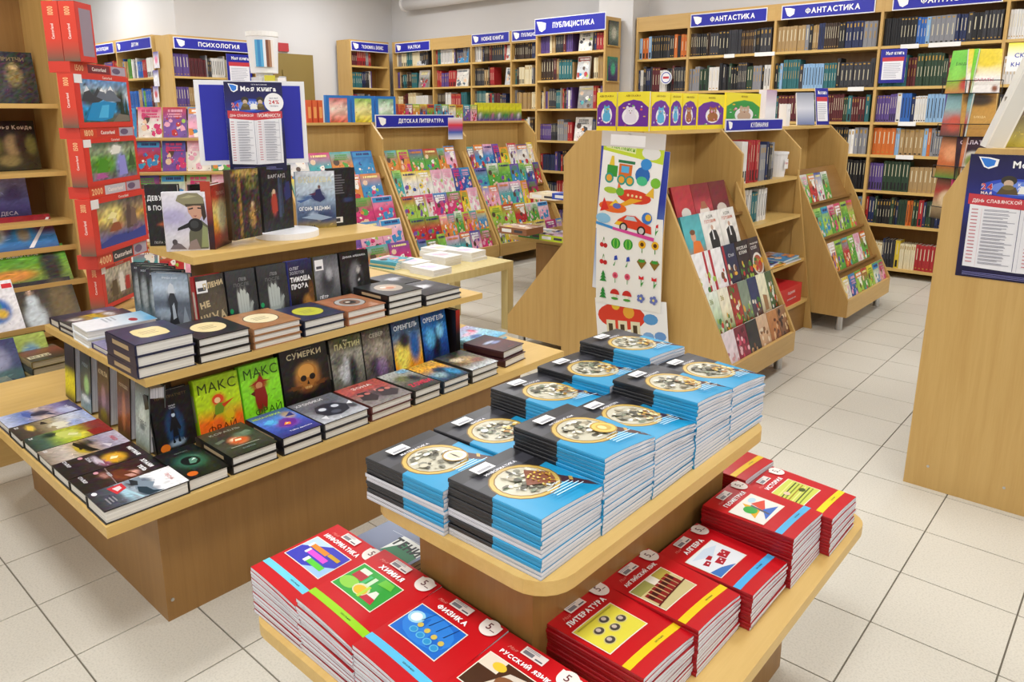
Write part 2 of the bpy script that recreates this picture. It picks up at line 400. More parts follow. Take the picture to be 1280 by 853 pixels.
def bookcase_S(label, x0, x1, yf, depth, H, divs, shelves, signs=(), header=.12, z0=0.0):
    """tall bookcase whose open side looks to -Y"""
    e = empty('bookcase', ((x0 + x1) / 2, yf + depth / 2, 0), label=label, category='bookcase')
    px, py, _ = e.location; t = .022
    B = lambda n, b, m: boxo(n, (b[0] - px, b[1] - px, b[2] - py, b[3] - py, b[4], b[5]), m, e)
    for x in divs: B('upright', (x - t / 2, x + t / 2, yf, yf + depth, 0, H), 'woodZ')
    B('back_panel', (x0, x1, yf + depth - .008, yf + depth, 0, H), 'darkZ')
    for a, b in zip(divs[:-1], divs[1:]):
        for z in shelves: B('shelf', (a + t / 2, b - t / 2, yf + .004, yf + depth - .01, z - .022, z), 'edgeX')
        B('header', (a + t / 2, b - t / 2, yf + .002, yf + .02, H - header, H), 'woodX')
    B('top_board', (x0, x1, yf, yf + depth, H, H + .02), 'woodX')
    for a, b, za, zb, tx in signs: sign('section_sign', e, a, b, za, zb, tx, 'S', yf - .001)
    return e
def bookcase_E(label, y0, y1, xf, depth, H, divs, shelves, signs=(), header=.12):
    e = empty('bookcase', (xf - depth / 2, (y0 + y1) / 2, 0), label=label, category='bookcase')
    px, py, _ = e.location; t = .022
    B = lambda n, b, m: boxo(n, (b[0] - px, b[1] - px, b[2] - py, b[3] - py, b[4], b[5]), m, e)
    for y in divs: B('upright', (xf - depth, xf, y - t / 2, y + t / 2, 0, H), 'woodZ')
    B('back_panel', (xf - depth, xf - depth + .008, y0, y1, 0, H), 'darkZ')
    for a, b in zip(divs[:-1], divs[1:]):
        for z in shelves: B('shelf', (xf - depth + .01, xf - .004, a + t / 2, b - t / 2, z - .022, z), 'edgeY')
        B('header', (xf - .02, xf - .002, a + t / 2, b - t / 2, H - header, H), 'woodY')
    B('top_board', (xf - depth, xf, y0, y1, H, H + .02), 'woodY')
    for a, b, za, zb, tx in signs: sign('section_sign', e, a, b, za, zb, tx, 'E', xf + .001)
    return e
# ---- tall fantasy bookcases on the right
YF = 6.75
RB = bookcase_S('tall beech bookcase wall of dark fantasy paperbacks under three blue signs', -4.27, -.2, YF, .26, 2.30,
    [-4.26, -3.68, -2.82, -1.93, -1.06, -.21], [.08, .45, .73, 1.03, 1.30, 1.585, 1.91],
    [(-3.66, -2.90, 2.18, 2.30, 'ФАНТАСТИКА'), (-2.77, -1.99, 2.18, 2.30, 'ФАНТАСТИКА'), (-1.86, -1.10, 2.18, 2.30, 'ФАНТАСТИКА')])
# ---- publicism bookcase and the row left of it
PB = bookcase_S('beech bookcase with protruding end under the wide publicism sign', -5.33, -4.42, 6.42, .27, 2.30,
    [-5.32, -4.43], [.10, .42, .75, 1.08, 1.42, 1.72, 2.0], [(-5.34, -4.42, 2.19, 2.36, 'ПУБЛИЦИСТИКА')])
NB = bookcase_S('beech bookcase row in the room corner under small blue signs', -8.05, -5.36, 6.68, .30, 2.28,
    [-8.04, -7.26, -6.57, -5.92, -5.37], [.10, .45, .80, 1.12, 1.42, 1.70, 1.98],
    [(-7.98, -7.30, 2.16, 2.28, 'НАУКИ'), (-6.55, -5.94, 2.18, 2.30, 'НОВЫЕ КНИГИ'), (-5.90, -5.36, 2.18, 2.30, 'ПУБЛИЦИСТИКА')])
WB = bookcase_E('narrow beech bookcase on the side wall beside the painted door', 6.02, 6.66, -8.10, .28, 2.28, [6.03, 6.65], [.10, .45, .80, 1.12, 1.42, 1.70, 1.98],
    [(6.04, 6.65, 2.16, 2.28, 'ЭКОНОМИКА. БИЗНЕС')])
# ---- west bookcases
XW = -8.05
PS = bookcase_E('beech bookcase under the psychology sign', 3.68, 4.66, XW, .34, 2.16, [3.69, 4.65], [.10, .42, .76, 1.10, 1.44, 1.76], [(3.72, 4.62, 2.04, 2.16, 'ПСИХОЛОГИЯ')])
CB = bookcase_S('beech corner bookcase partly hidden behind the red puzzle boxes', -10.4, -8.42, 3.66, .28, 2.18, [-10.39, -9.4, -8.43], [.10, .42, .76, 1.10, 1.44, 1.76],
    [(-10.3, -9.45, 2.06, 2.18, 'ЭНЦИКЛОПЕДИИ'), (-9.36, -8.44, 2.06, 2.18, 'ДЕТЯМ')])

# ---- gondola row (double sided) along the aisle
GC, GH = -2.07, .30
def gprof(c=GC, h=GH, H=1.287): return [(c - h, 0), (c + h, 0), (c + h, H - .135), (c + h - .14, H), (c - h + .14, H), (c - h, H - .135)]
def legs(e, pts, h=.1):
    px, py, pz = e.location
    for x, y in pts:
        link('foot', MB().cyl((x - px, y - py, 0), (x - px, y - py, h), .022, n=16).mesh('foot', M['chrome'], smooth=False), e)
def slant_rack(label, yA, yB, c, side, panelA=True, panelB=True, tiers=5, H=1.287, xlip=.70, ztop=1.00, zlip=.10, half=GH, topdepth=True):
    """slanted face-out display; side=+1 looks to +X, -1 to -X. returns object and a function placing tier k"""
    e = empty('display_rack', (c, (yA + yB) / 2, 0), label=label, category='display rack')
    px, py, _ = e.location; t = .018; s = side
    X = lambda d: c + s * d
    wing = [(X(half - .02), zlip), (X(xlip), zlip), (X(xlip), zlip + .11), (X(half - .02), ztop)]
    for y, on in ((yA, panelA), (yB - t, panelB)):
        if on:
            panel_x('side_wing', wing, y, y + t, e, 'woodZ')
    # slanted backing board
    dx, dz = (xlip - .05) - (half - .10), ztop - (zlip + .05)
    panel_x('slanted_back', [(X(half - .10), ztop), (X(half - .085), ztop), (X(xlip - .02), zlip + .05), (X(xlip - .04), zlip + .05)], yA + t, yB - t, e, 'darkY')
    panel_x('front_lip', [(X(xlip), zlip), (X(xlip - .018), zlip), (X(xlip - .018), zlip + .11), (X(xlip), zlip + .11)], yA + t, yB - t, e, 'woodY')
    boxo('bottom_board', (min(X(half), X(xlip - .02)) - px, max(X(half), X(xlip - .02)) - px, yA + t - py, yB - t - py, zlip, zlip + .018), 'darkY', e)
    steps = []
    for k in range(tiers):
        f_ = (k + 1) / tiers; d0 = (half - .10) + (xlip - .04 - half + .10) * f_; z0 = ztop + (zlip + .05 - ztop) * f_
        if k < tiers - 1:
            panel_x('tier_ledge', [(X(d0 - .01), z0 - .005), (X(d0 + .045), z0 - .005), (X(d0 + .045), z0 + .010), (X(d0 + .039), z0 + .010), (X(d0 + .039), z0 + .002), (X(d0 - .01), z0 + .002)], yA + t, yB - t, e, 'darkY')
        steps.append((d0, z0))
    legs(e, [(X(xlip - .06), yA + .06), (X(xlip - .06), yB - .06)], zlip)
    return e, steps
def gondola_body(label, ys, H=1.287, c=GC, half=GH, mats='woodZ'):
    e = empty('gondola', (c, (ys[0] + ys[-1]) / 2, 0), label=label, category='shelf unit'); px, py, _ = e.location
    for y in ys: panel_x('upright_panel', gprof(c, half, H), y - .009, y + .009, e, mats)
    for a, b in zip(ys[:-1], ys[1:]):
        boxo('top_board', (-half + .14, half - .14, a + .009 - py, b - .009 - py, H - .02, H), 'edgeY', e)
        boxo('spine_board', (-.009, .009, a + .009 - py, b - .009 - py, .05, H - .02), 'woodZ', e)
    return e
GY = [3.10, 3.93, 4.78, 5.70]
GON = gondola_body('long beech gondola with chamfered uprights beside the wide aisle', GY)
G1, S1 = slant_rack('slanted beech rack of cookery books facing the aisle beside the stickers', GY[0] + .03, GY[1] - .01, GC, 1, xlip=.67)
G2, S2 = slant_rack('slanted beech rack of gardening booklets on steel feet in the aisle', GY[2] + .01, GY[3] + .02, GC, 1, xlip=.67, tiers=4)
G1w, S1w = slant_rack('slanted rack on the hidden side of the sticker gondola', GY[0] + .03, GY[1] - .01, GC, -1, ztop=.74, tiers=3, xlip=.73)
# cookery shelves between the racks
px, py, _ = GON.location
KS = [.20, .46, .74, .98]
KD = lambda z: GH + .17 * max(0, 1 - z / 1.02) - .006
for z in KS: boxo('shelf', (.012, KD(z), GY[1] + .028 - py, GY[2] - .028 - py, z - .02, z), 'edgeY', GON)
for y in (GY[1] + .009, GY[2] - .027): panel_x('side_wing', [(GC + GH - .005, 0), (GC + GH + .17, 0), (GC + GH, 1.02), (GC + GH - .005, 1.02)], y, y + .018, GON, 'woodZ')
boxo('plinth', (.012, GH + .12, GY[1] + .028 - py, GY[2] - .028 - py, 0, .18), 'darkY', GON)
sign('section_sign', GON, GY[1] + .02, GY[2] - .02, 1.268, 1.34, 'КУЛИНАРИЯ', 'E', GC + GH - .13)
# near gondola on the right with the poster
G3C = 0.02
G3 = empty('gondola', (G3C, 3.6, 0), label='beech gondola end panel with the dark blue event poster', category='shelf unit')
prof = [(-.59, 0), (.62, 0), (.62, 1.09), (.53, 1.257), (-.49, 1.257), (-.575, 1.085)]
panel_x('end_panel', prof, 2.92, 2.942, G3, 'woodZ')
panel_x('end_panel', prof, 4.24, 4.262, G3, 'woodZ')
boxo('spine_board', (-.01, .01, 2.942 - 3.6, 4.24 - 3.6, .05, 1.235), 'woodZ', G3)
boxo('top_board', (-.48, .48, 2.942 - 3.6, 4.24 - 3.6, 1.235, 1.256), 'edgeY', G3)
for z in (.12, .42, .72, .98):
    for s in (-1, 1):
        boxo('shelf', (min(s * .012, s * .50), max(s * .012, s * .50), 2.942 - 3.6, 4.24 - 3.6, z - .02, z), 'edgeY', G3)
screws(G3, [((PYp(2.92, *q)[0], 2.9205, PYp(2.92, *q)[2]), (PYp(2.92, *q)[0], 2.917, PYp(2.92, *q)[2])) for q in ((1160, 583), (1255, 610))])

# ---- children's racks along the far side
CX = -5.10
CY = [2.95, 3.90, 4.86, 5.86]
CH = gondola_body('long beech gondola of childrens books under the childrens literature sign', CY, H=1.30, c=CX, half=.24)
CR = []
for a, b, nm in zip(CY[:-1], CY[1:], ('slanted rack of fairy tale books partly behind the pyramid table', 'slanted rack of bright childrens books under the childrens literature sign', 'slanted rack of childrens paperbacks beside the board games')):
    CR.append(slant_rack(nm, a + .01, b - .01, CX, 1, H=1.30, xlip=.66, half=.24, ztop=1.03, tiers=5))
sign('section_sign', CH, CY[1] + .03, CY[2] - .02, 1.25, 1.36, 'ДЕТСКАЯ ЛИТЕРАТУРА', 'E', CX + .24 - .13)

# ---- tall display bookcase at the left
LB = empty('display_bookcase', (-4.0, .2, 0), label='tall beech display bookcase of face-out albums at the narrow aisle', category='bookcase'); px, py, _ = LB.location
YE = 1.20; XF = -3.76
prof = [(-4.15, 0), (-3.28, 0), (-3.28, .27), (XF, .675), (XF, 2.2), (-4.15, 2.2)]
panel_x('side_panel', prof, YE, YE + .022, LB, 'woodZ'); panel_x('side_panel', prof, -.9, -.878, LB, 'woodZ')
boxo('back_panel', (-4.15 - px, -4.13 - px, -.878 - py, YE - py, 0, 2.2), 'darkZ', LB)
boxo('top_board', (-4.15 - px, XF - px, -.878 - py, YE - py, 2.18, 2.2), 'woodY', LB)
boxo('plinth', (-3.32 - px, -3.30 - px, -.878 - py, YE - py, 0, .22), 'woodY', LB)
boxo('ledge', (-4.12 - px, -3.28 - px, -.878 - py, YE - py, .22, .245), 'edgeY', LB)
# ------------------------------------------------------------------ books
rnd = random.Random(7)
_cov = {}
def q4(v): return round(v, 4)
def cover_mesh(w, h, t, soft=False):
    k = (q4(w), q4(h), q4(t), soft)
    if k not in _cov:
        c = .0012 if soft else .0026; b = .0 if soft else min(.003, t * .12)
        pts = [(0, 0), (w, 0), (w, c), (c, c), (c, t - c), (w, t - c), (w, t), (0, t), (-b, t * .75), (-b, t * .25)]
        a = MB().prism(pts, 0, h, 'Y').mesh('cover', M['cover'])
        i = .0005 if soft else .004
        p = MB().box(c, w - i, i, h - i, c, t - c).mesh('pages', M['pages'])
        _cov[k] = (a, p)
    return _cov[k]
def book(label, w, h, t, loc, rot, col='#222222', art=None, spine=None, back=None, category='book', group=None, soft=False, name='hardback_book', pages=None):
    e = empty(name, loc, rot, label, category, group)
    a, p = cover_mesh(w, h, t, soft)
    c = link('cover', a, e); c.color = (*lin(col), 1)
    g = link('pages', p, e)
    if pages:
        g.data = p.copy(); g.data.materials[0] = M[pages]
    if art is not None: art.attach(c, 'cover_print', z=t + .0003)
    if spine is not None:
        link('spine_print', spine.mesh('spine_print'), c, (-.0034 if not soft else -.0004, 0, 0), (0, R(-90), 0))
    if back is not None:
        link('back_print', back.mesh('back_print'), c, (w, 0, -.0003), (0, R(180), 0))
    return e
def flatrot(yaw): return (0, 0, R(yaw))
def standrot(yaw, lean=0): return (R(90 - lean), 0, R(yaw))
def yfor(x, z, u):
    """y on the line (x, ., z) that shows at column u"""
    k = (u - 640) / F; p0 = np.array([x, 0, z]) - CC; e = np.array([0, 1.0, 0])
    return (k * (p0 @ FW) - p0 @ RT) / (e @ RT - k * (e @ FW))
def xfor(y, z, u):
    k = (u - 640) / F; p0 = np.array([0, y, z]) - CC; e = np.array([1.0, 0, 0])
    return (k * (p0 @ FW) - p0 @ RT) / (e @ RT - k * (e @ FW))
PAL = ['#1c1c24', '#2b2f4a', '#3c1d1d', '#5a2a1e', '#2f4a35', '#7a6a45', '#8a8a90', '#c9c4b8', '#1f4f8a', '#8f2026']

# ------------------------------------------------------------------ school notebooks
NW, NH, NT = .168, .205, .0075
_nb = {}
def nb_mesh(kind, droop, dprev, flip=False):
    """soft notebook: folded cover sheet round a page block, sagging towards the open corner; flip puts the fold on the other side"""
    k = (kind, droop, dprev, flip)
    if k in _nb: return _nb[k]
    nx, t = 7, NT
    def sh(x, y): return (max(0, x / NW) ** 1.6) * (0.35 + .65 * (1 - y / NH) ** 1.2)
    def zt(x, y): return t - droop * sh(x, y)
    def zb(x, y): return -dprev * sh(x, y)
    def colr(y):
        if kind == 'blue': return lin('#2392c2') if y < NH * .5 else lin('#1c1c20')
        return lin('#ad0f1a')
    cm = MB(); pm = MB(); ys = [0, .25, .499, .501, .75, 1.0]; xs = [i * NW / nx for i in range(nx + 1)]
    for j in range(len(ys) - 1):
        y0, y1 = ys[j] * NH, ys[j + 1] * NH; c = colr((y0 + y1) / 2)
        for x0, x1 in zip(xs[:-1], xs[1:]):
            cm.add([(x0, y0, zt(x0, y0)), (x1, y0, zt(x1, y0)), (x1, y1, zt(x1, y1)), (x0, y1, zt(x0, y1))], [(0, 1, 2, 3)], c)
            cm.add([(x0, y0, zb(x0, y0)), (x1, y0, zb(x1, y0)), (x1, y1, zb(x1, y1)), (x0, y1, zb(x0, y1))], [(3, 2, 1, 0)], c)
    xf, sg = (NW, 1) if flip else (0, -1)
    for j in range(len(ys) - 1):
        y0, y1 = ys[j] * NH, ys[j + 1] * NH; c = colr((y0 + y1) / 2); c = tuple(v * .8 for v in c) if kind == 'red' else c
        prof = lambda y: [(xf, y, zb(xf, y)), (xf + sg * .001, y, zb(xf, y) + t * .2), (xf + sg * .001, y, zt(xf, y) - t * .2), (xf, y, zt(xf, y))]
        a, b = prof(y0), prof(y1)
        for q in range(3): cm.add([a[q], b[q], b[q + 1], a[q + 1]], [(0, 1, 2, 3) if flip else (3, 2, 1, 0)], c)
    e = .0003
    for y, o in ((.0001, 0), (NH - .0001, 1)):
        a = [(x, y, zb(x, y) + e) for x in xs]; b = [(x, y, zt(x, y) - e) for x in xs]; n_ = len(a)
        pm.add(a + b, [(i, i + 1, n_ + i + 1, n_ + i) for i in range(n_ - 1)])
    xe = .0001 if flip else NW - .0001
    for j in range(len(ys) - 1):
        y0, y1 = ys[j] * NH, ys[j + 1] * NH
        pm.add([(xe, y0, zb(xe, y0) + e), (xe, y1, zb(xe, y1) + e), (xe, y1, zt(xe, y1) - e), (xe, y0, zt(xe, y0) - e)], [(0, 1, 2, 3)])
    _nb[k] = (cm.mesh('notebook_cover', M['print'], colors=True), pm.mesh('pages', M['npages']), lambda x, y: zt(x, y) - t)
    return _nb[k]
class NbArt(Art):
    """print that follows the sagging cover"""
    def __init__(s, zz, **k): super().__init__(NW, NH, **k); s.zz = zz
    def done(s): return s
    def mesh(s, name='print', m='print'):
        import bmesh
        me = s.mb.mesh(name, M[m], colors=True); bm = bmesh.new(); bm.from_mesh(me)
        for _ in range(3):
            es = [e for e in bm.edges if e.calc_length() > .024]
            if not es: break
            bmesh.ops.subdivide_edges(bm, edges=es, cuts=1)
        bmesh.ops.triangulate(bm, faces=[f for f in bm.faces if len(f.verts) > 4])
        for v in bm.verts: v.co.z += s.zz(v.co.x, v.co.y)
        bm.to_mesh(me); bm.free(); return me
def blue_art(zz, title, lens, sub):
    a = NbArt(zz, bg=None)
    n = 8
    # grey-black upper field in strips so that it bends with the cover
    for i in range(n):
        x0, x1 = i / n, (i + 1) / n; b0, b1 = .50 + .10 * x0, .50 + .10 * x1
        for k in range(3):
            f0, f1 = k / 3, (k + 1) / 3
            c = mixc((.045, .045, .055), (.012, .012, .014), abs(k - 1) * .8)
            zzv = .0001
            a.mb.add([(x0 * NW, (b0 + (1 - b0) * f0) * NH, zzv), (x1 * NW, (b1 + (1 - b1) * f0) * NH, zzv), (x1 * NW, (b1 + (1 - b1) * f1) * NH, zzv), (x0 * NW, (b0 + (1 - b0) * f1) * NH, zzv)], [(0, 1, 2, 3)], c)
        a.mb.add([(x0 * NW, 0, .0001), (x1 * NW, 0, .0001), (x1 * NW, b1 * NH, .0001), (x0 * NW, b0 * NH, .0001)], [(0, 1, 2, 3)], lin('#1f95c4'))
    # lens
    a.poly([(.72, .30), (.84, .40), (1.0, .13), (1.0, .03)], '#4a1c14'); a.poly([(.855, .255), (.875, .225), (.935, .275), (.915, .305)], '#c8a24a')
    a.ell(.48, .49, .405, .295, '#7a5a22'); a.ell(.48, .49, .39, .283, '#d0b058'); a.ell(.48, .49, .345, .25, '#8c6a2a'); a.ell(.48, .49, .33, .238, '#c9c4ae')
    rg = random.Random(lens)
    for _ in range(60):
        t_, r_ = rg.random() * 6.28, rg.random() ** .5 * .27
        c = rg.choice(['#8a8878', '#c9c3ac', '#6d6a58', '#e8e2cc', '#7b846c', '#a59a80', '#f4f2ea', '#4a4636'])
        a.ell(.48 + r_ * math.cos(t_), .49 + r_ * .72 * math.sin(t_), .015 + .05 * rg.random(), .010 + .03 * rg.random(), c, 7)
    # thing in front of the lens
    kind = lens % 5
    if kind == 0:
        a.poly([(.38, .40), (.62, .60), (.80, .42), (.66, .27)], '#7d3f1d')
        for _ in range(40): a.ell(.50 + .26 * rg.random(), .29 + .22 * rg.random(), .014, .011, rg.choice(['#e8c53c', '#c89a1e', '#f2dc72', '#a47a14']), 6)
    elif kind == 1:
        a.ell(.66, .38, .17, .12, '#b98f2e'); a.ell(.66, .38, .15, .105, '#e3c25e'); a.ell(.66, .38, .10, .07, '#c9a03a'); a.ell(.64, .385, .05, .045, '#f0dc98')
    elif kind == 2:
        a.ell(.66, .38, .16, .115, '#a8843a'); a.ell(.66, .38, .14, .10, '#efe9d6'); a.ell(.66, .38, .10, .07, '#d8cfb2')
        a.poly([(.655, .30), (.67, .38), (.655, .46), (.64, .38)], '#3a3226')
    else:
        for _ in range(26): a.ell(.46 + .30 * rg.random(), .28 + .18 * rg.random(), .03, .02, rg.choice(['#d9b34a', '#e9d28a', '#b07a2a', '#f2e6b8', '#8a5a22']), 7)
    # price sticker, title, small print
    a.poly([(.20, .80), (.46, .80), (.46, .92), (.20, .92)], '#f1f1ee'); a.rect(.225, .815, .20, .035, '#9a9aa0')
    if title: a.text(title, .46, .745, .034, '#e9e9ee', .02, maxw=.56)
    a.text(sub, .60, .245, .03, '#eaf6fb', .01, maxw=.5, shear=.25); a.lines(.40, .09, .48, .13, 4, '#cfeefa', seed=lens, th=.3)
    return a.done()
def red_art(zz, title, band, pic):
    a = NbArt(zz, bg=None)
    for i in range(8): a.rect(i / 8, 0, 1 / 8, 1, '#c80f1b')
    for i in range(8): a.rect(i / 8, .125, 1 / 8, .075, band)
    a.text('школьник', .62, .162, .016, '#333333', 0.0, maxw=.3)
    a.poly([(.05, .335), (.75, .335), (.75, .725), (.05, .725)], '#f1e9d8')
    a.poly([(.062, .345), (.738, .345), (.738, .715), (.062, .715)], pic[0])
    for s in pic[1:]:
        if s[0] == 'e': a.ell(.062 + s[1] * .676, .345 + s[2] * .37, s[3] * .676, s[4] * .37, s[5], 14)
        elif s[0] == 'r': a.rect(.062 + s[1] * .676, .345 + s[2] * .37, s[3] * .676, s[4] * .37, s[5])
        else: a.poly([(.062 + x * .676, .345 + y * .37) for x, y in s[1]], s[2])
    a.text(title, .43, .795, .06, '#ffffff', .04, maxw=.66)
    a.text('Моя', .20, .865, .035, '#ea8a80', 0.0, shear=.4, maxw=.2)
    a.poly([(.28, .87), (.56, .87), (.56, .965), (.28, .965)], '#efe6e0'); a.rect(.30, .885, .12, .04, '#7d7d84'); a.rect(.45, .885, .09, .015, '#555560'); a.lines(.30, .93, .22, .03, 2, '#a0a0a8')
    a.ell(.85, .90, .115, .094, '#f3ece4', 24); a.poly([(.735, .90), (.965, .90), (.965, .965), (.735, .965)], '#f3ece4')
    a.text('5', .835, .912, .075, '#5c1520', .01); a.rect(.87, .875, .06, .008, '#5c1520')
    return a.done()
def stack(kind, x, y, yaw, n, title, band=None, pic=None, lens=0, droop=.018, flips=(), lab='', sub='', z=None):
    z0 = ZU if kind == 'blue' else ZL
    if z is not None: z0 = z
    rg = random.Random(hash((round(x, 3), round(y, 3))) & 0xffff)
    cat = 'notebook'; grp = 'stacked %s school notebooks' % kind
    a = R(yaw); ca, sa = math.cos(a), math.sin(a)
    for k in range(n):
        dd = lambda q: round(droop * max(0, q) / max(1, n - 1), 4)
        flip = k in flips
        cm, pm, zz = nb_mesh(kind, dd(k), dd(k - 1), flip)
        dx, dy, jr = rg.uniform(-.0014, .0014), rg.uniform(-.0014, .0014), rg.uniform(-.6, .6)
        if k == n - 1: dx = dy = jr = 0
        base = 'red' if kind == 'red' else 'blue'
        lb = ('%s school notebook %s, top of its stack' % (base, lab)) if k == n - 1 else ('%s notebook, %s from bottom, stack topped by one %s' % (base, ORD[k], lab))
        o = link('school_notebook', cm, None, (x + dx * ca - dy * sa, y + dx * sa + dy * ca, z0 + .0003 + k * (NT + .0002)), (0, 0, a + R(jr)))
        tag(o, lb, cat, grp); link('pages', pm, o)
        if k == n - 1:
            art = blue_art(zz, title, lens, sub) if kind == 'blue' else red_art(zz, title, band, pic)
            art.attach(o, 'cover_print', z=NT + .0003)
XE = -.648
BL = [  # right column (aisle side) from the near end: y, n, yaw, title, lens, droop
 (.803, 14, 1.0, 'ИНФОРМАТИКА', 0, .012, (0, 1, 5, 6), 'with gold heap picture'),
 (.972, 19, 0.5, 'АНГЛИЙСКИЙ ЯЗЫК', 1, .018, (9, 10), 'with gold coin picture'),
 (1.139, 16, 1.0, 'ЛИТЕРАТУРА', 3, .022, (5,), 'third along aisle edge'),
 (1.303, 19, .5, 'ГЕОГРАФИЯ', 8, .018, (12,), 'fourth along aisle edge'),
 (1.466, 17, -1, 'ИСТОРИЯ', 13, .016, (3,), 'fifth along aisle edge')]
for y, n, yaw, ti, le, dr, fl_, lb in BL: stack('blue', XE, y, 90 + yaw, n, ti, lens=le, droop=dr, flips=fl_, lab=lb, sub='Предмет')
BL2 = [(.790, 11, 2, 'МАТЕМАТИКА', 2, .008, (0, 1, 5, 6), 'with compass picture'),
 (.962, 11, 1.5, 'ФИЗИКА', 18, .008, (), 'second along inner edge'),
 (1.130, 16, 0, 'БИОЛОГИЯ', 23, .02, (), 'third along inner edge'),
 (1.296, 17, 1, 'ХИМИЯ', 28, .016, (), 'fourth along inner edge'),
 (1.462, 20, 0, 'АЛГЕБРА', 33, .012, (), 'fifth along inner edge')]
for y, n, yaw, ti, le, dr, fl_, lb in BL2: stack('blue', XE - .208, y, 90 + yaw, n, ti, lens=le, droop=dr, flips=fl_, lab=lb, sub='Предмет')
PIC = {
 'inf': ('#3d3fb8', ('p', [(0, .5), (.5, 1), (0, 1)], '#bcd6f2'), ('p', [(.5, 0), (1, 0), (1, .5)], '#9fc4ee'), ('r', .15, .62, .45, .16, '#e88a2a'), ('r', .10, .60, .06, .2, '#f4f4f4'), ('r', .25, .40, .5, .17, '#e24fd0'), ('r', .2, .38, .06, .2, '#f4f4f4'), ('r', .45, .16, .42, .17, '#5ccc3a'), ('r', .38, .14, .08, .2, '#f4f4f4'), ('r', .62, .66, .3, .12, '#c9a020')),
 'chem': ('#2fa53a', ('e', .2, .3, .2, .2, '#8fd14a'), ('r', .08, .50, .26, .26, '#b92a3a'), ('r', .1, .74, .22, .16, '#dfe9d8'), ('r', .36, .2, .06, .6, '#4ac07a'), ('e', .5, .32, .17, .2, '#d8dcb0'), ('e', .5, .30, .14, .15, '#e8b820'), ('r', .46, .5, .08, .32, '#cfe6c8'), ('p', [(.62, .12), (.9, .12), (.8, .52), (.72, .52)], '#e4ecdd'), ('p', [(.62, .12), (.9, .12), (.86, .3), (.66, .3)], '#c22438'), ('r', .55, .1, .06, .42, '#b8d838'), ('p', [(.6, .7), (.9, .75), (.85, .95), (.62, .95)], '#6cc83c')),
 'phy': ('#1d6fd2', ('e', .5, .5, .48, .46, '#2f86e2'), ('e', .16, .62, .15, .20, '#9fdcf6'), ('e', .16, .62, .10, .14, '#eefcff'), *[('p', [(.27 + .17 * k, .62 - .02 * k), (.29 + .17 * k, .63 - .02 * k), (.36 + .17 * k, 1), (.35 + .17 * k, 1)], '#0d2f66') for k in range(4)], *[('e', .34 + .17 * k, .50 - .03 * k, .05, .075, '#d8c25a') for k in range(4)], *[('e', .33 + .17 * k, .30 - .03 * k, .075, .10, '#69c4ea') for k in range(4)], *[('e', .33 + .17 * k, .30 - .03 * k, .055, .075, '#2f9ad8') for k in range(4)]),
 'rus': ('#4a2f20', ('r', 0, .6, .35, .4, '#e8dcc8'), ('e', .3, .8, .12, .12, '#f0c93c'), ('p', [(.3, .2), (.95, .3), (.8, .9), (.5, .8)], '#d9cfbf'), ('e', .6, .5, .2, .2, '#8a5a3a')),
 'lit': ('#e6dd4a', *[('e', x, y, .12, .13, '#d6cf8a') for x, y in ((.25, .25), (.30, .60), (.55, .42), (.58, .75), (.8, .5))], *[('e', x, y, .095, .105, '#4a4440') for x, y in ((.25, .25), (.30, .60), (.55, .42), (.58, .75), (.8, .5))], *[('e', x, y + .02, .045, .06, '#c9bcae') for x, y in ((.25, .25), (.30, .60), (.55, .42), (.58, .75), (.8, .5))], ('p', [(.05, .9), (.9, .9), (.95, .94), (.05, .94)], '#b9b03a')),
 'eng': ('#cfc089', ('r', 0, .7, .45, .3, '#9c9a52'), ('r', .45, .65, .2, .35, '#e9e4d2'), ('r', .65, .7, .35, .3, '#b9a84a'), *[('r', .06 + .125 * k, .18 + .02 * k, .10, .46, '#8c1c1c') for k in range(7)], *[('r', .075 + .125 * k, .40 + .02 * k, .07, .16, '#3a1512') for k in range(7)], ('p', [(.0, .16), (1, .3), (1, .34), (0, .2)], '#5a1512')),
 'alg': ('#e7edf2', ('p', [(0, 0), (.6, 0), (.3, .2), (0, .3)], '#3f78c2'), ('p', [(.1, .9), (.5, .6), (.9, .8), (.6, .95)], '#cfe0ee'), *[('p', [(x, y), (x + s, y + .05), (x + s * .9, y + s * 1.1), (x - .03, y + s)], '#b3142a') for x, y, s in ((.15, .45, .16), (.35, .55, .14), (.38, .22, .22), (.62, .30, .26))], *[('e', x, y, .02, .025, '#f6f0f0') for x, y in ((.45, .30), (.52, .38), (.70, .40), (.78, .48), (.74, .55), (.22, .53))]),
 'geo': ('#f2efe6', ('p', [(.1, .3), (.5, .95), (.55, .4)], '#f0b428'), ('e', .35, .6, .15, .2, '#3fb04a'), ('p', [(.5, .25), (.95, .55), (.6, .75)], '#e24a32'), ('p', [(.2, .05), (.9, .1), (.55, .35)], '#3f6fc8'), ('p', [(.42, .1), (.48, .1), (.56, .7), (.5, .7)], '#5a5a66'), ('e', .75, .82, .12, .1, '#bfe0f0')),
 'his': ('#cfd85a', *[('p', [(.05, .1 + .11 * k), (.95, .16 + .11 * k), (.95, .2 + .11 * k), (.05, .14 + .11 * k)], ('#7a8a1e', '#3f4a14', '#e9e48a', '#a58a1a')[k % 4]) for k in range(7)], ('e', .3, .65, .08, .1, '#e8c8b0'), ('e', .7, .4, .1, .1, '#4a5a18')),
 'bio': ('#6fb83a', ('e', .5, .5, .25, .18, '#2a2a22'), ('e', .45, .56, .12, .1, '#e9e6dc'), ('p', [(.1, .2), (.9, .8), (.88, .86), (.08, .26)], '#4a8a22')),
}
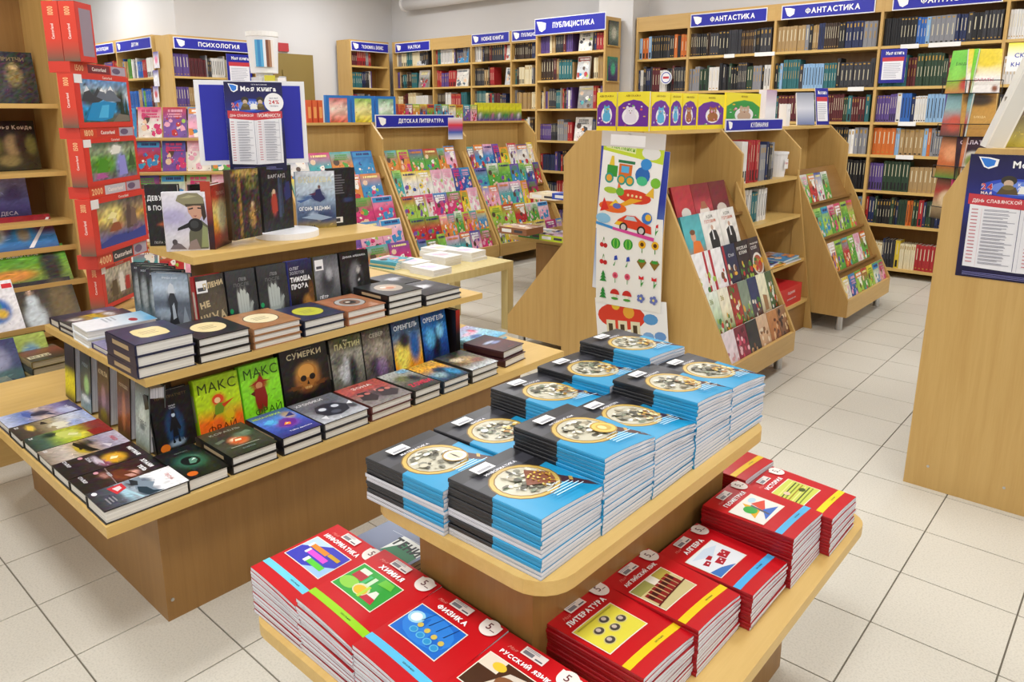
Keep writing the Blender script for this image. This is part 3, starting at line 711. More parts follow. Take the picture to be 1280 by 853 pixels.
for x, n, ti, bd, pc, dr, lb in ((-1.240, 13, 'ИНФОРМАТИКА', '#6fd0ea', 'inf', .014, 'titled informatics'), (-1.080, 14, 'ХИМИЯ', '#9bd81e', 'chem', .016, 'titled chemistry'),
        (-.912, 13, 'ФИЗИКА', '#5fc4ee', 'phy', .016, 'titled physics'), (-.742, 12, 'РУССКИЙ ЯЗЫК', '#f2e02a', 'rus', .012, 'titled Russian language')):
    stack('red', x, .628, 0, n, ti, bd, PIC[pc], droop=dr, lab=lb)
for y, n, ti, bd, pc, dr, lb, xe in ((.885, 13, 'ЛИТЕРАТУРА', '#f2d21a', 'lit', .02, 'titled literature', -.505), (1.052, 12, 'АНГЛИЙСКИЙ ЯЗЫК', '#f2d21a', 'eng', .02, 'titled English language', -.497),
        (1.228, 10, 'АЛГЕБРА', '#4fb4ee', 'alg', .014, 'titled algebra', -.475), (1.405, 15, 'ГЕОМЕТРИЯ', '#5ab8e8', 'geo', .014, 'titled geometry', -.468), (1.578, 12, 'ИСТОРИЯ', '#f0dc1e', 'his', .016, 'titled history', -.447)):
    stack('red', xe, y, 90, n, ti, bd, PIC[pc], droop=dr, lab=lb)
stack('red', -.655, 1.590, 90, 14, 'БИОЛОГИЯ', '#f0c81e', PIC['bio'], droop=.012, lab='with green beetle picture')
# thin grey-green exercise album behind the informatics stack
a = Art(.17, .21, bg=('#6f7890', '#9aa2b4'), n=(2, 2)); a.rect(.45, .05, .5, .32, '#e6e9e4'); a.poly([(.45, .05), (.95, .05), (.95, .2), (.6, .3)], '#2f7a52')
a.text('ЧЕРЧЕНИЕ', .3, .9, .06, '#eef0f4', .02, maxw=.5); a.text('ТЕНИ', .68, .26, .13, '#22282a', .05, maxw=.5)
for k in range(5): a.poly([(.08 + .04 * k, .75 - .1 * k), (.6 + .04 * k, .78 - .1 * k), (.6 + .04 * k, .785 - .1 * k), (.08 + .04 * k, .755 - .1 * k)], '#cfd4de')
b = P(433, 637, .455)
for k in range(5):
    book('grey drawing album %s beside the island riser' % ('with green lettering, top of the pile' if k == 4 else ORD[k] + ' from the bottom of the pile'), .17, .21, .0105, (-1.235, .872, ZL + k * .0107), flatrot(-2), '#8088a0', a if k == 4 else None, soft=True, category='notebook', group='pile of drawing albums', name='drawing_album')
# ------------------------------------------------------------------ hardbacks on the pyramid table
def cov(w, h, bg, blobs=(), texts=(), seed=1, jit=.10, n=None, shapes=()):
    a_n = n or (20, 28); a = Art(w, h, bg=bg, blobs=[b_ if len(b_) > 6 else (*(b_ if len(b_) > 5 else (*b_, 1.0)), 2.6) for b_ in blobs], seed=seed, jit=jit, n=a_n)
    for s in shapes:
        k = s[0]
        if k == 'e': a.ell(*s[1:])
        elif k == 'r': a.rect(*s[1:])
        elif k == 'p': a.poly(*s[1:])
        elif k == 'l': a.lines(*s[1:])
    if jit >= .1 and w > .05:   # brush marks: small crisp flecks that pick up the colour they lie on
        rg = random.Random(seed + int(w * 1e4) + len(blobs)); nv = (a_n[0] + 1)
        for _ in range(int(70 * min(1, jit * 4))):
            x, y = rg.uniform(.03, .97), rg.uniform(.03, .97); c = a.mb.c[int(y * a_n[1]) * nv + int(x * a_n[0])]; f_ = rg.choice([.62, .75, 1.3, 1.5]); r = rg.uniform(.02, .07); t = rg.uniform(0, 3.14)
            dx, dy = r * math.cos(t), r * math.sin(t) * .7; wd = rg.uniform(.10, .3)
            zz = .00008; a.mb.add([((x - dx) * w, (y - dy) * h, zz), ((x + dy * wd) * w, (y - dx * wd) * h, zz), ((x + dx) * w, (y + dy) * h, zz), ((x - dy * wd) * w, (y + dx * wd) * h, zz)], [(0, 1, 2, 3)], tuple(min(1, max(0, v * f_ + .01 * (f_ > 1))) for v in c))
    for t in texts: a.text(*t)
    return a
PG = 'hardback books on the pyramid table'
# --- lower shelf, aisle side, standing (they look to +X): column left, column right, height, thickness, colour, art maker, label
def st_row(rows, x, z, zt, lean, grp, lab2):
    for u0, u1, h, t, col, mk, lb in rows:
        y0, y1 = yfor(x, zt, u0), yfor(x, zt, u1); w = y1 - y0 - .002
        sp = Art(t, h, bg=(col, col), n=(1, 1)); sp.rect(.25, .3, .5, .45, '#b8b0a0')
        book(lb, w, h, t, (x - t * .98 - .0, y0, z), standrot(90, lean), col, mk(w, h), sp, group=grp)
def a_pratchett(w, h): return cov(w, h, ('#0c0c10', '#101014', '#121216'), [(.5, .38, .22, .30, '#1e4a78', .9), (.5, .40, .11, .26, '#10182a', 1, 3), (.5, .10, .2, .05, '#9fb8d0', .8), (.5, .62, .05, .04, '#2a3a50', 1)],
    [('ТЕРРИ ПРАТЧЕТТ', .5, .90, .045, '#6e5a34', .01, .86), ('ПЯТЫЙ', .5, .74, .03, '#c8c8cc', .02, .2), ('СЛОН', .5, .70, .025, '#c8c8cc', .01, .2)], shapes=[('p', [(.43, .20), (.47, .12), (.44, .10), (.40, .11), (.46, .36), (.38, .30), (.36, .34), (.44, .50), (.47, .54), (.53, .54), (.57, .50), (.65, .34), (.62, .30), (.54, .36), (.60, .11), (.56, .10), (.53, .12), (.56, .22)], '#0b1018'), ('e', .5, .575, .045, .035, '#b8c8d8', 12), ('p', [(.43, .60), (.57, .60), (.54, .615), (.53, .67), (.47, .67), (.46, .615)], '#0a0e16'), ('e', .2, .06, .12, .07, '#d0701e', 18)])
def a_max1(w, h): return cov(w, h, ('#e8601a', '#ea6a1c', '#b8d41a', '#b2d61c', '#a4cc18'), [(.5, .58, .16, .12, '#d84a1a'), (.52, .44, .12, .12, '#7f9a18'), (.68, .3, .14, .16, '#c8b81c')],
    [('МАКС', .5, .83, .17, '#3a4a10', 0, .86), ('ФРАЙ', .5, .14, .17, '#6a2a08', 0, .86)], shapes=[('e', .48, .60, .13, .085, '#d8481a', 16), ('e', .47, .585, .07, .05, '#f0c890', 12), ('p', [(.36, .34), (.56, .36), (.62, .5), (.5, .54), (.4, .5)], '#6a8a1a'), ('p', [(.30, .28), (.40, .34), (.36, .38)], '#8a5a1a'), ('e', .70, .30, .10, .08, '#d8b81c', 12), ('p', [(.55, .5), (.86, .56), (.60, .44)], '#c83a10')])
def a_max2(w, h): return cov(w, h, ('#7fd424', '#86dc28', '#8ee02c', '#88da28'), [(.45, .62, .22, .10, '#a01c1c'), (.45, .48, .12, .12, '#8a3a1c'), (.42, .3, .13, .2, '#6a2410'), (.5, .72, .05, .12, '#8a1414')],
    [('МАКС', .52, .84, .17, '#2c5a10', 0, .86), ('ФРАЙ', .6, .18, .17, '#2c5a10', 0, .7)], shapes=[('p', [(.18, .63), (.74, .66), (.56, .69), (.50, .82), (.40, .69)], '#9a1616'), ('e', .44, .61, .09, .06, '#c8885a', 12), ('p', [(.30, .56), (.58, .57), (.62, .38), (.56, .14), (.46, .30), (.36, .12), (.30, .36)], '#8a1c10'), ('p', [(.2, .5), (.32, .54), (.3, .44)], '#5a1408')])
def a_skull(w, h): return cov(w, h, ('#141214', '#1c1614', '#16161a', '#1a1c20'), [(.52, .42, .26, .20, '#b8783a', 1, 3), (.52, .55, .22, .14, '#d8a050', 1, 2), (.42, .42, .07, .055, '#1a0c08', 1, 3), (.62, .42, .07, .055, '#1a0c08', 1, 3), (.52, .33, .035, .04, '#3a1c0c'), (.52, .26, .15, .05, '#6a3a1a', .9), (.3, .32, .2, .02, '#7a4018', .8), (.76, .32, .2, .02, '#7a4018', .8)],
    [('СУМЕРКИ', .5, .83, .10, '#d8cfa8', .02, .78), ('Дмитрий Глуховский', .5, .91, .028, '#8a8070', 0, .7)], shapes=[('e', .52, .50, .21, .17, '#b5762f', 22), ('e', .50, .54, .17, .12, '#d79a48', 20), ('p', [(.36, .44), (.68, .44), (.63, .30), (.57, .25), (.47, .25), (.41, .30)], '#a86a2a'), ('e', .43, .44, .065, .05, '#160a06', 14), ('e', .62, .44, .065, .05, '#160a06', 14), ('p', [(.49, .33), (.55, .33), (.52, .40)], '#1c0c06')] + [('r', .445 + .03 * k, .265, .02, .035, '#d8b070') for k in range(5)] + [('p', [(.15, .36), (.36, .32), (.36, .29), (.18, .28)], '#6a3c14'), ('p', [(.88, .36), (.68, .32), (.68, .29), (.86, .28)], '#6a3c14')])
def a_web(w, h): return cov(w, h, ('#4a4a40', '#7a7a70', '#9a9a8c', '#56583c'), [(.4, .4, .2, .25, '#cfd4d8', .8), (.65, .35, .14, .3, '#23242c'), (.2, .6, .2, .15, '#6a6a60'), (.5, .9, .5, .1, '#4c5230')],
    [('ПАУТИН', .55, .84, .11, '#d8d8a0', .04, .8), ('Мир', .5, .93, .05, '#d8d8b0', .02, .4)], jit=.25)
def a_grey(w, h): return cov(w, h, ('#3a3a40', '#6a6258', '#8a8478', '#4a4a44'), [(.5, .5, .25, .35, '#a8a090', .8), (.35, .3, .2, .2, '#3c3444'), (.6, .25, .2, .2, '#8a6aa0', .7)], [('СЕВЕР', .5, .88, .08, '#c8c8b8', .02, .7)], jit=.25)
def a_open1(w, h): return cov(w, h, ('#f08a18', '#f2b820', '#5a7a9a', '#1c3c6a'), [(.3, .3, .25, .3, '#f8e060'), (.75, .45, .2, .3, '#1a5aa0'), (.4, .6, .2, .15, '#2a2a30')], [('ОРЕНГЕЛЬ', .5, .86, .10, '#e8f4ff', .03, .85)], jit=.2)
def a_open2(w, h): return cov(w, h, ('#101c3c', '#1a4a9a', '#2a7ac8', '#1c4a90'), [(.5, .35, .2, .3, '#0c1428'), (.3, .5, .2, .2, '#5ab4e8'), (.7, .6, .15, .15, '#8ad4f4', .8)], [('ОРЕНГЕЛЬ', .5, .86, .10, '#e8f4ff', .03, .85)], jit=.2)
st_row([(189, 241, .178, .03, '#101012', a_pratchett, 'black hardback with a glowing blue figure beside the lime and orange book'),
        (245, 301, .184, .022, '#a8cc1c', a_max1, 'lime and orange hardback with red haired figure standing on the lower tier'),
        (303, 352, .189, .022, '#84d826', a_max2, 'lime green hardback with red hooded figure standing on the lower tier'),
        (354, 413, .212, .03, '#161618', a_skull, 'black hardback with a golden skull standing on the lower tier'),
        (416, 456, .198, .022, '#2c2c28', a_web, 'grey green fantasy hardback beside the skull book'),
        (457, 492, .198, .022, '#26262a', a_grey, 'dark grey fantasy hardback with pale ruins beside yellow fire book'),
        (494, 529, .205, .02, '#14305a', a_open1, 'hardback with yellow fire and blue sky standing on the lower tier'),
        (531, 562, .205, .02, '#102038', a_open2, 'bright blue fantasy hardback standing at the end of lower tier')], -2.075, ZL, .595, 8, PG, '')
x, zt = -2.06, .6; y0 = yfor(x, zt, 564)
book('red and black hardback turned spine out at the end of lower tier', .13, .20, .022, (-2.06, y0 + .022, ZL), (R(90), 0, R(180)), '#181214', None, Art(.022, .20, bg=('#101012', '#101012', '#a82018'), n=(1, 8)), group=PG)
# --- lower shelf, aisle side, lying flat in piles; edge x
def flat_row(rows, xe, z, grp):
    for u0, u1, dep, ts, col, mk, lb in rows:
        y0, y1 = yfor(xe, z, u0), yfor(xe, z, u1); w = y1 - y0 - .006; zz = z
        for k, t in enumerate(ts):
            top = k == len(ts) - 1; j = 0 if top else rnd.uniform(-.003, .003)
            sp = Art(t, dep, bg=(col, col), n=(1, 1)); sp.rect(.3, .2, .4, .55, '#b09a78')
            book(lb if top else '%s from the board, under the %s' % (ORD[k], ' '.join(lb.split(' ')[:9])), w, dep, t, (xe + j, y0 + .002, zz), flatrot(90 + (0 if top else rnd.uniform(-1, 1))), col, mk(w, dep) if top else None, sp, group=grp)
            zz += t + .0004
def f_green(w, h): return cov(w, h, ('#101210', '#16201a', '#141414'), [(.5, .5, .36, .24, '#2f6a50', .8), (.5, .5, .22, .14, '#0e1412', 1, 3), (.62, .55, .12, .09, '#a8d8b8', .7), (.38, .45, .1, .06, '#d0e0c8', .5)], [('ПРАТЧЕТТ', .55, .83, .025, '#9ab0a0', 0, .5)], shapes=[('e', .5, .5, .27, .18, '#2c5c48', 20), ('e', .5, .5, .22, .145, '#0c1210', 18), ('p', [(.42, .42), (.5, .56), (.62, .58), (.66, .48), (.55, .40)], '#5a8a74'), ('p', [(.52, .5), (.62, .56), (.66, .52)], '#cfe8d8'), ('e', .22, .13, .12, .07, '#d0641c', 18)])
def f_ship(w, h): return cov(w, h, ('#23241f', '#3c3c34', '#20242a', '#4a2a2a'), [(.5, .45, .2, .15, '#d86a3a', .9), (.45, .5, .1, .06, '#f4d8b0'), (.7, .6, .2, .1, '#5a6a58')], [('КОРАБЛЬ', .5, .85, .07, '#9a9a90', .02, .7), ('ВОЙНА', .5, .16, .05, '#7a8a84', .02, .6)], shapes=[('p', [(.35, .40), (.5, .36), (.68, .42), (.62, .52), (.45, .54)], '#c8562c'), ('p', [(.42, .44), (.55, .43), (.58, .48), (.46, .5)], '#f6e0b8'), ('p', [(.1, .5), (.3, .56), (.28, .62), (.08, .58)], '#5a6458'), ('p', [(.7, .58), (.92, .62), (.85, .7), (.68, .66)], '#6a7a68'), ('p', [(.2, .26), (.8, .24), (.8, .255), (.2, .275)], '#a8a898')])
def f_blue(w, h): return cov(w, h, ('#2a2a6a', '#3a4aa8', '#4a78d0', '#3c5a88'), [(.55, .45, .28, .18, '#7a3aa0'), (.5, .42, .12, .08, '#f0702a'), (.3, .6, .15, .1, '#4aa0d8'), (.8, .7, .15, .15, '#c8a03a', .7)], [('МЕНАЖЕРИЯ', .4, .87, .07, '#b8d840', .03, .7), ('Тайна дракона', .6, .14, .05, '#f0ecff', .02, .6)], shapes=[('p', [(.3, .4), (.45, .58), (.62, .62), (.8, .5), (.7, .36), (.5, .3)], '#6a2a90'), ('p', [(.42, .40), (.52, .48), (.62, .44), (.56, .36)], '#f47c2c'), ('p', [(.47, .41), (.53, .45), (.57, .42)], '#fff0a0'), ('p', [(.1, .62), (.3, .72), (.4, .66), (.25, .56)], '#58b0e4'), ('p', [(.7, .66), (.92, .78), (.9, .62)], '#2a3478')])
def f_gear(w, h): return cov(w, h, ('#b8bac0', '#8a8c94', '#5a5e68', '#70747c'), [(.5, .42, .34, .26, '#2a2c38', 1, 3), (.36, .5, .08, .06, '#c8ccd4'), (.62, .5, .08, .06, '#c8ccd4'), (.5, .28, .12, .07, '#4a4c58'), (.9, .3, .1, .1, '#3a3c44')], [('ХРОНИКИ', .36, .86, .09, '#e4e4e8', .02, .6)], jit=.14, shapes=[('p', [(.18, .42), (.30, .62), (.5, .66), (.72, .6), (.86, .42), (.76, .22), (.5, .14), (.26, .22)], '#262834'), ('e', .36, .48, .11, .09, '#3c4050', 16), ('e', .36, .48, .075, .06, '#d0d4dc', 14), ('e', .64, .48, .11, .09, '#3c4050', 16), ('e', .64, .48, .075, .06, '#c4c8d2', 14), ('e', .5, .28, .10, .07, '#4a4e5c', 14), ('p', [(.86, .42), (.99, .5), (.95, .36)], '#e8e8ec'), ('p', [(.1, .2), (.24, .24), (.2, .1)], '#dcdde2')])
def f_red(w, h): return cov(w, h, ('#8a8482', '#7a706e', '#a84a44', '#c0584a'), [(.3, .45, .12, .12, '#3c3438'), (.6, .4, .2, .2, '#4a4448'), (.8, .5, .1, .12, '#9a3a38'), (.35, .55, .06, .05, '#d88880'), (.62, .55, .06, .05, '#d88880')], [('ЗОНА', .5, .82, .10, '#ecd8d0', .03, .5), ('ТАЙНЫ', .4, .92, .05, '#8c1c1c', .02, .6)], jit=.18, shapes=[('p', [(.08, .3), (.2, .62), (.42, .6), (.46, .3), (.3, .16)], '#3a3236'), ('e', .20, .50, .06, .05, '#b86a62', 12), ('e', .36, .50, .06, .05, '#b86a62', 12), ('p', [(.5, .25), (.6, .55), (.8, .58), (.95, .3), (.75, .12)], '#443c40'), ('e', .66, .46, .06, .05, '#c87a70', 12), ('e', .82, .46, .06, .05, '#c87a70', 12)])
def f_zomb(w, h): return cov(w, h, ('#3a3632', '#5a564c', '#8a8a80', '#c8ccc8'), [(.4, .6, .25, .15, '#6a7048'), (.7, .5, .2, .15, '#2a2826'), (.8, .9, .2, .1, '#4aa8d8', .8)], [('ZОМБИ', .55, .24, .16, '#d0324a', .05, .8)], jit=.25)
def f_yel(w, h): return cov(w, h, ('#2a3a4a', '#3a6a8a', '#e0a020', '#d8a828'), [(.6, .5, .25, .15, '#1c3448'), (.3, .3, .2, .15, '#8aa4a8'), (.8, .3, .15, .2, '#3a90c0')], jit=.28)
def f_camp(w, h): return cov(w, h, ('#c8cfd2', '#6a5a42', '#4a4a34', '#2a2c28'), [(.5, .5, .3, .2, '#a88a58'), (.3, .6, .2, .12, '#d8c8a8'), (.7, .35, .2, .12, '#7a3a2a')], jit=.3)
flat_row([(236, 289, .21, (.034,), '#141614', f_green, 'black hardback with green ring cover lying flat on lower tier'),
          (291, 350, .205, (.026, .026), '#181816', f_ship, 'dark hardback with orange ship cover lying flat on lower tier'),
          (354, 405, .205, (.027, .027), '#10101a', f_blue, 'blue and violet hardback with fiery dragon lying flat'),
          (406, 463, .205, (.026, .026), '#2a2a30', f_gear, 'silver grey hardback with dark machine cover lying flat'),
          (465, 517, .205, (.026, .026), '#5a2a28', f_red, 'red and grey hardback with gas masks cover lying flat'),
          (519, 553, .205, (.026, .026), '#26241f', f_zomb, 'grey hardback with crimson horror lettering lying flat'),
          (555, 588, .205, (.024, .024), '#23303c', f_yel, 'yellow and blue hardback with battle scene lying flat'),
          (590, 624, .205, (.026, .026), '#33302a', f_camp, 'brown hardback with crowded camp scene lying flat')], -1.803, ZL, PG)
yn = yfor(-1.82, ZL, 634)
for k in range(2):
    book('dark red hardback with pale hands %s at the far corner of lower tier' % ('lying on top' if k else 'lying underneath'), .14, .20, .03, (-1.83 - .015 * k, yn + .006 * k, ZL + k * .0305), flatrot(96), '#3a1418',
         cov(.14, .20, ('#3a1014', '#5a1c20', '#2a1a24'), [(.5, .55, .35, .14, '#2c2a3c', .9), (.45, .6, .25, .05, '#b8c4e0'), (.6, .5, .2, .05, '#8a98c8')], [('НОЧЬ', .6, .12, .05, '#8a2a2a', .02, .5)]) if k else None, group=PG)
for k, (c, lb) in enumerate((('#7ab8e0', 'light blue picture book underneath the pink sky one'), ('#9ad8f0', 'light blue and pink hardback at the far end of lower tier'))):
    book(lb, .19, .21, .02, (-2.03 + .01 * k, 2.10, ZL + .0205 * k), flatrot(96 + 4 * k), c, cov(.19, .21, ('#5ab4e0', '#a8e0f4', '#c8b8e8'), [(.5, .6, .3, .1, '#f0c8e0'), (.4, .4, .2, .1, '#3a6ab0'), (.7, .7, .1, .1, '#e86a8a')], jit=.2) if k else None, group=PG)
# --- lower shelf, end row lying flat (tops to +Y)
def e_art(bg, bl, tx=(), sh=()): return lambda w, h: cov(w, h, bg, bl, tx, shapes=sh, jit=.16)
T1 = [('ИМПЕРИЯ', .2, .82, .05, '#f2f2f4', .05, .30)]
endr = [('white and dark hardback with a red emblem at the corner of lower tier', '#1e1e22', e_art(('#2a2c34', '#4a5460', '#aab8c4', '#f0f0f2', '#f4f2f0'), [(.5, .35, .5, .05, '#a0c8d8', .8), (.8, .55, .25, .1, '#1e3a4a'), (.3, .6, .2, .1, '#5a6a78'), (.2, .48, .18, .06, '#20262c')], [('ПЕСНЬ', .5, .88, .05, '#d8a0a0', .02, .7)], [('p', [(.05, .42), (.3, .5), (.55, .46), (.98, .56), (.98, .66), (.7, .62), (.5, .7), (.25, .6), (.02, .62)], '#7a8a98'), ('p', [(.45, .5), (.6, .58), (.85, .60), (.98, .70), (.98, .52), (.7, .46)], '#1c3442'), ('p', [(.0, .5), (.2, .56), (.4, .52), (.3, .46)], '#222a32'), ('p', [(.05, .34), (.5, .36), (.98, .44), (.98, .47), (.5, .40)], '#a8ccd8'), ('p', [(.08, .22), (.48, .26), (.34, .40), (.05, .40)], '#c8303a'), ('p', [(.16, .27), (.36, .29), (.28, .36), (.14, .36)], '#e8d0d0'), ('e', .14, .07, .08, .03, '#f0f0f0', 12), ('l', .5, .1, .35, .12, 3, '#8a8a90')])),
        ('black hardback with large white lettering beside the white corner book', '#121214', e_art(('#141216', '#2a1c1e', '#3c2420', '#17141a'), [(.6, .5, .3, .12, '#7a3c20'), (.7, .62, .15, .08, '#d8a090'), (.35, .35, .2, .06, '#8a5a50')], [('ХРАНИ', .45, .86, .06, '#f6f6f8', .06, .75), ('ТЕЛЬ', .62, .76, .06, '#f6f6f8', .06, .6), ('СТАЛКЕР', .25, .12, .045, '#e8e8ec', .04, .4), ('ЛЮДИ', .4, .40, .04, '#d8d8e0', .03, .4)], [('p', [(.45, .44), (.70, .48), (.95, .58), (.9, .66), (.6, .62), (.42, .54)], '#6a3420'), ('p', [(.66, .52), (.86, .56), (.88, .63), (.7, .61)], '#c89488'), ('p', [(.3, .30), (.5, .33), (.46, .38), (.28, .36)], '#a87a70'), ('p', [(.02, .42), (.98, .36), (.98, .37), (.02, .435)], '#8a7a78'), ('e', .12, .3, .07, .03, '#d89aa8', 10)])),
        ('black hardback with golden explosion and white lettering on the end row', '#101012', e_art(('#161418', '#2c2028', '#241a22', '#2e1c20'), [(.62, .64, .3, .14, '#e8b030'), (.62, .64, .12, .06, '#fff0b0'), (.5, .45, .3, .04, '#d0c4d0'), (.75, .5, .2, .06, '#a0607a')], [('МЕРТВЫЕ', .6, .90, .06, '#f6f6f8', .06, .7), ('СТАЛКЕР', .22, .14, .045, '#e8e8ec', .04, .4), ('ЗОНА', .35, .38, .045, '#d8d8e0', .03, .4)], [('p', [(.40, .60), (.52, .64), (.50, .76), (.62, .70), (.76, .78), (.74, .66), (.94, .62), (.74, .58), (.70, .50), (.58, .56)], '#e0a428'), ('p', [(.52, .62), (.60, .70), (.70, .66), (.66, .58)], '#fff2b8'), ('p', [(.25, .44), (.75, .52), (.95, .50), (.6, .45)], '#c8bcc8'), ('p', [(.6, .50), (.9, .54), (.88, .48)], '#8a4a60'), ('e', .12, .32, .07, .03, '#d89aa8', 10)])),
        ('hardback with dark aircraft in a pale stormy sky on the end row', '#1c1c20', e_art(('#8a7a6a', '#d0c4b8', '#b89a60', '#a8a0b8', '#c8c0d0'), [(.5, .5, .45, .06, '#1a1a16', 1, 3), (.55, .42, .35, .05, '#c8b030'), (.3, .6, .2, .05, '#3c3838')], [('20', .12, .08, .05, '#f0f0f0', .04), ('НЕБО', .5, .88, .06, '#d84a58', .02, .7)], [('p', [(.05, .44), (.4, .50), (.96, .62), (.9, .52), (.6, .46), (.7, .40), (.5, .43), (.2, .40)], '#15150f'), ('p', [(.3, .38), (.6, .42), (.95, .50), (.9, .46), (.6, .37)], '#c8ac2c'), ('p', [(.1, .6), (.4, .66), (.3, .7)], '#8a8494'), ('p', [(.6, .7), (.95, .74), (.8, .8)], '#e4dce4')])),
        ('hardback with yellow green smoke and red corner on the end row', '#22261e', e_art(('#2a3a34', '#4a6a58', '#a8c040', '#c8c830', '#8a4038', '#9a2a28'), [(.45, .5, .3, .14, '#d8e070'), (.7, .62, .2, .1, '#e8e04a'), (.2, .3, .2, .1, '#2a4038')], [('21', .12, .08, .05, '#f0f0f0', .04)], [('p', [(.15, .4), (.3, .55), (.5, .5), (.62, .64), (.85, .6), (.7, .5), (.5, .4), (.3, .36)], '#d4dc70'), ('p', [(.4, .52), (.55, .62), (.66, .58), (.52, .48)], '#f0f0b0'), ('p', [(.55, .72), (.98, .74), (.98, .95), (.6, .9)], '#98241f'), ('p', [(.05, .25), (.3, .3), (.2, .38)], '#1f3a30')])),
        ('hardback with golden dust and pale cliffs on the end row', '#1e1a18', e_art(('#3a322c', '#5a4c3c', '#b8a880', '#d8dce8', '#a0b0e0'), [(.35, .22, .25, .05, '#e8c850'), (.6, .55, .2, .12, '#f4f0d8'), (.8, .75, .3, .1, '#a8b8e8')], [('22', .12, .08, .05, '#f0f0f0', .04)], [('p', [(.4, .5), (.5, .66), (.58, .6), (.66, .72), (.78, .6), (.9, .64), (.9, .48)], '#f2eed4'), ('p', [(.2, .2), (.35, .26), (.6, .22), (.45, .17)], '#f0cc50'), ('p', [(.6, .46), (.75, .52), (.8, .42)], '#a89870'), ('p', [(.1, .4), (.35, .46), (.3, .36)], '#2a241f')])),
        ('blue and violet hardback with armoured figure on the end row', '#20203a', e_art(('#c8d0e8', '#7a90c8', '#d8c0b0', '#8a80b0', '#2a2a68'), [(.5, .5, .25, .12, '#3a3a58'), (.3, .35, .3, .08, '#5a70b8'), (.7, .8, .3, .1, '#c8ccf0', .8)], [('ВОЙНА', .6, .88, .06, '#e0e0f4', .04, .6)], [('p', [(.38, .40), (.45, .58), (.54, .62), (.62, .55), (.60, .40), (.5, .36)], '#2c2e48'), ('p', [(.1, .3), (.4, .38), (.7, .34), (.4, .28)], '#4a64b0'), ('p', [(.6, .6), (.95, .66), (.7, .54)], '#4a4a68'), ('p', [(.55, .74), (.96, .78), (.96, .94), (.6, .92)], '#c4c8ec')]))]
for k, (lb, col, mk) in enumerate(endr):
    w, h, t = .122, .208, (.036, .03, .03, .028, .028, .026, .026)[k]
    book(lb, w, h, t, (-1.797 - (k + 1) * .1255 + (.002 if k == 0 else 0), .556 + rnd.uniform(0, .004), ZL), flatrot(rnd.uniform(-.6, .6)), col, mk(w, h), group=PG)
# --- lower shelf end, standing and looking to -Y
def s_art(bg, bl, tx=()): return lambda w, h: cov(w, h, bg, bl, tx, jit=.12)
srow = [(183, 'pale grey green hardback with ghostly face standing at the table end', '#5a605c', s_art(('#8a9a94', '#b8c4bc', '#a0b0a8', '#3a4448'), [(.5, .5, .25, .2, '#d8e4dc'), (.5, .35, .2, .06, '#5a6a64')], [('ГОРОД', .5, .42, .07, '#3a4a48', .02, .7)])),
        (159, 'brown hardback with rusty columns standing at the table end', '#2a201c', s_art(('#3a2418', '#8a5030', '#5a3828', '#2a2422'), [(.5, .4, .15, .3, '#c07a4a', .8)], [('КОЛОДЕЦ', .5, .8, .06, '#c8b8a0', .02, .8)])),
        (133, 'brown hardback with hooded figure standing at the table end', '#332822', s_art(('#4a3a1c', '#6a4a4a', '#4a3a34', '#2c2422'), [(.5, .42, .2, .2, '#a07a80'), (.5, .15, .3, .1, '#8a7a2a')], [('КУКЛА', .5, .82, .08, '#d8c8a0', .02, .8)])),
        (110, 'dark teal hardback with green aurora standing at the table end', '#1c2c34', s_art(('#a8c8d8', '#1a3a4c', '#2a4a50', '#20282c'), [(.6, .45, .25, .16, '#9ad08a'), (.5, .2, .4, .06, '#e8f4fa')], [('РУБЕЖ', .5, .78, .06, '#9ab0b8', .02, .8)])),
        (90, 'black hardback with a yellow band standing at the table end', '#141414', s_art(('#141412', '#e4dc1c', '#e8e01e', '#141414', '#161616', '#181818'), [], []))]
for u, lb, col, mk in srow:
    w, h, t = .103, .200, .046; x1 = xfor(.785, .5, u)
    book(lb, w, h, t, (x1 - w, .785 + t + .004, ZL), standrot(-2, 5), col, mk(w, h), group=PG, pages='npages')
# --- middle shelf, lying flat along the aisle edge
def oval(bgc, oc, kind=0):
    def mk(w, h):
        a = Art(w, h, bg=(bgc, bgc), jit=.10, n=(10, 14))
        if kind == 1:
            a.poly([(.25, .30), (.33, .25), (.67, .25), (.75, .30), (.78, .5), (.75, .70), (.67, .75), (.33, .75), (.25, .70), (.22, .5)], oc)
        else: a.ell(.5, .5, .33, .30, '#3a3228', 28); a.ell(.5, .5, .31, .285, oc, 28)
        if kind == 2: a.ell(.5, .5, .22, .2, '#8a6a58', 20); a.ell(.5, .5, .14, .12, '#3a3430', 16); a.ell(.47, .53, .06, .05, '#d8c8b8', 10)
        elif kind == 3: a.ell(.5, .5, .2, .12, '#d8b090', 20); a.ell(.5, .45, .1, .08, '#c87850', 14); a.ell(.42, .58, .08, .05, '#f0e8e0', 12)
        else: a.lines(.33, .40, .34, .2, 3, '#8a7a50', 3, .25, .4)
        return a
    return mk
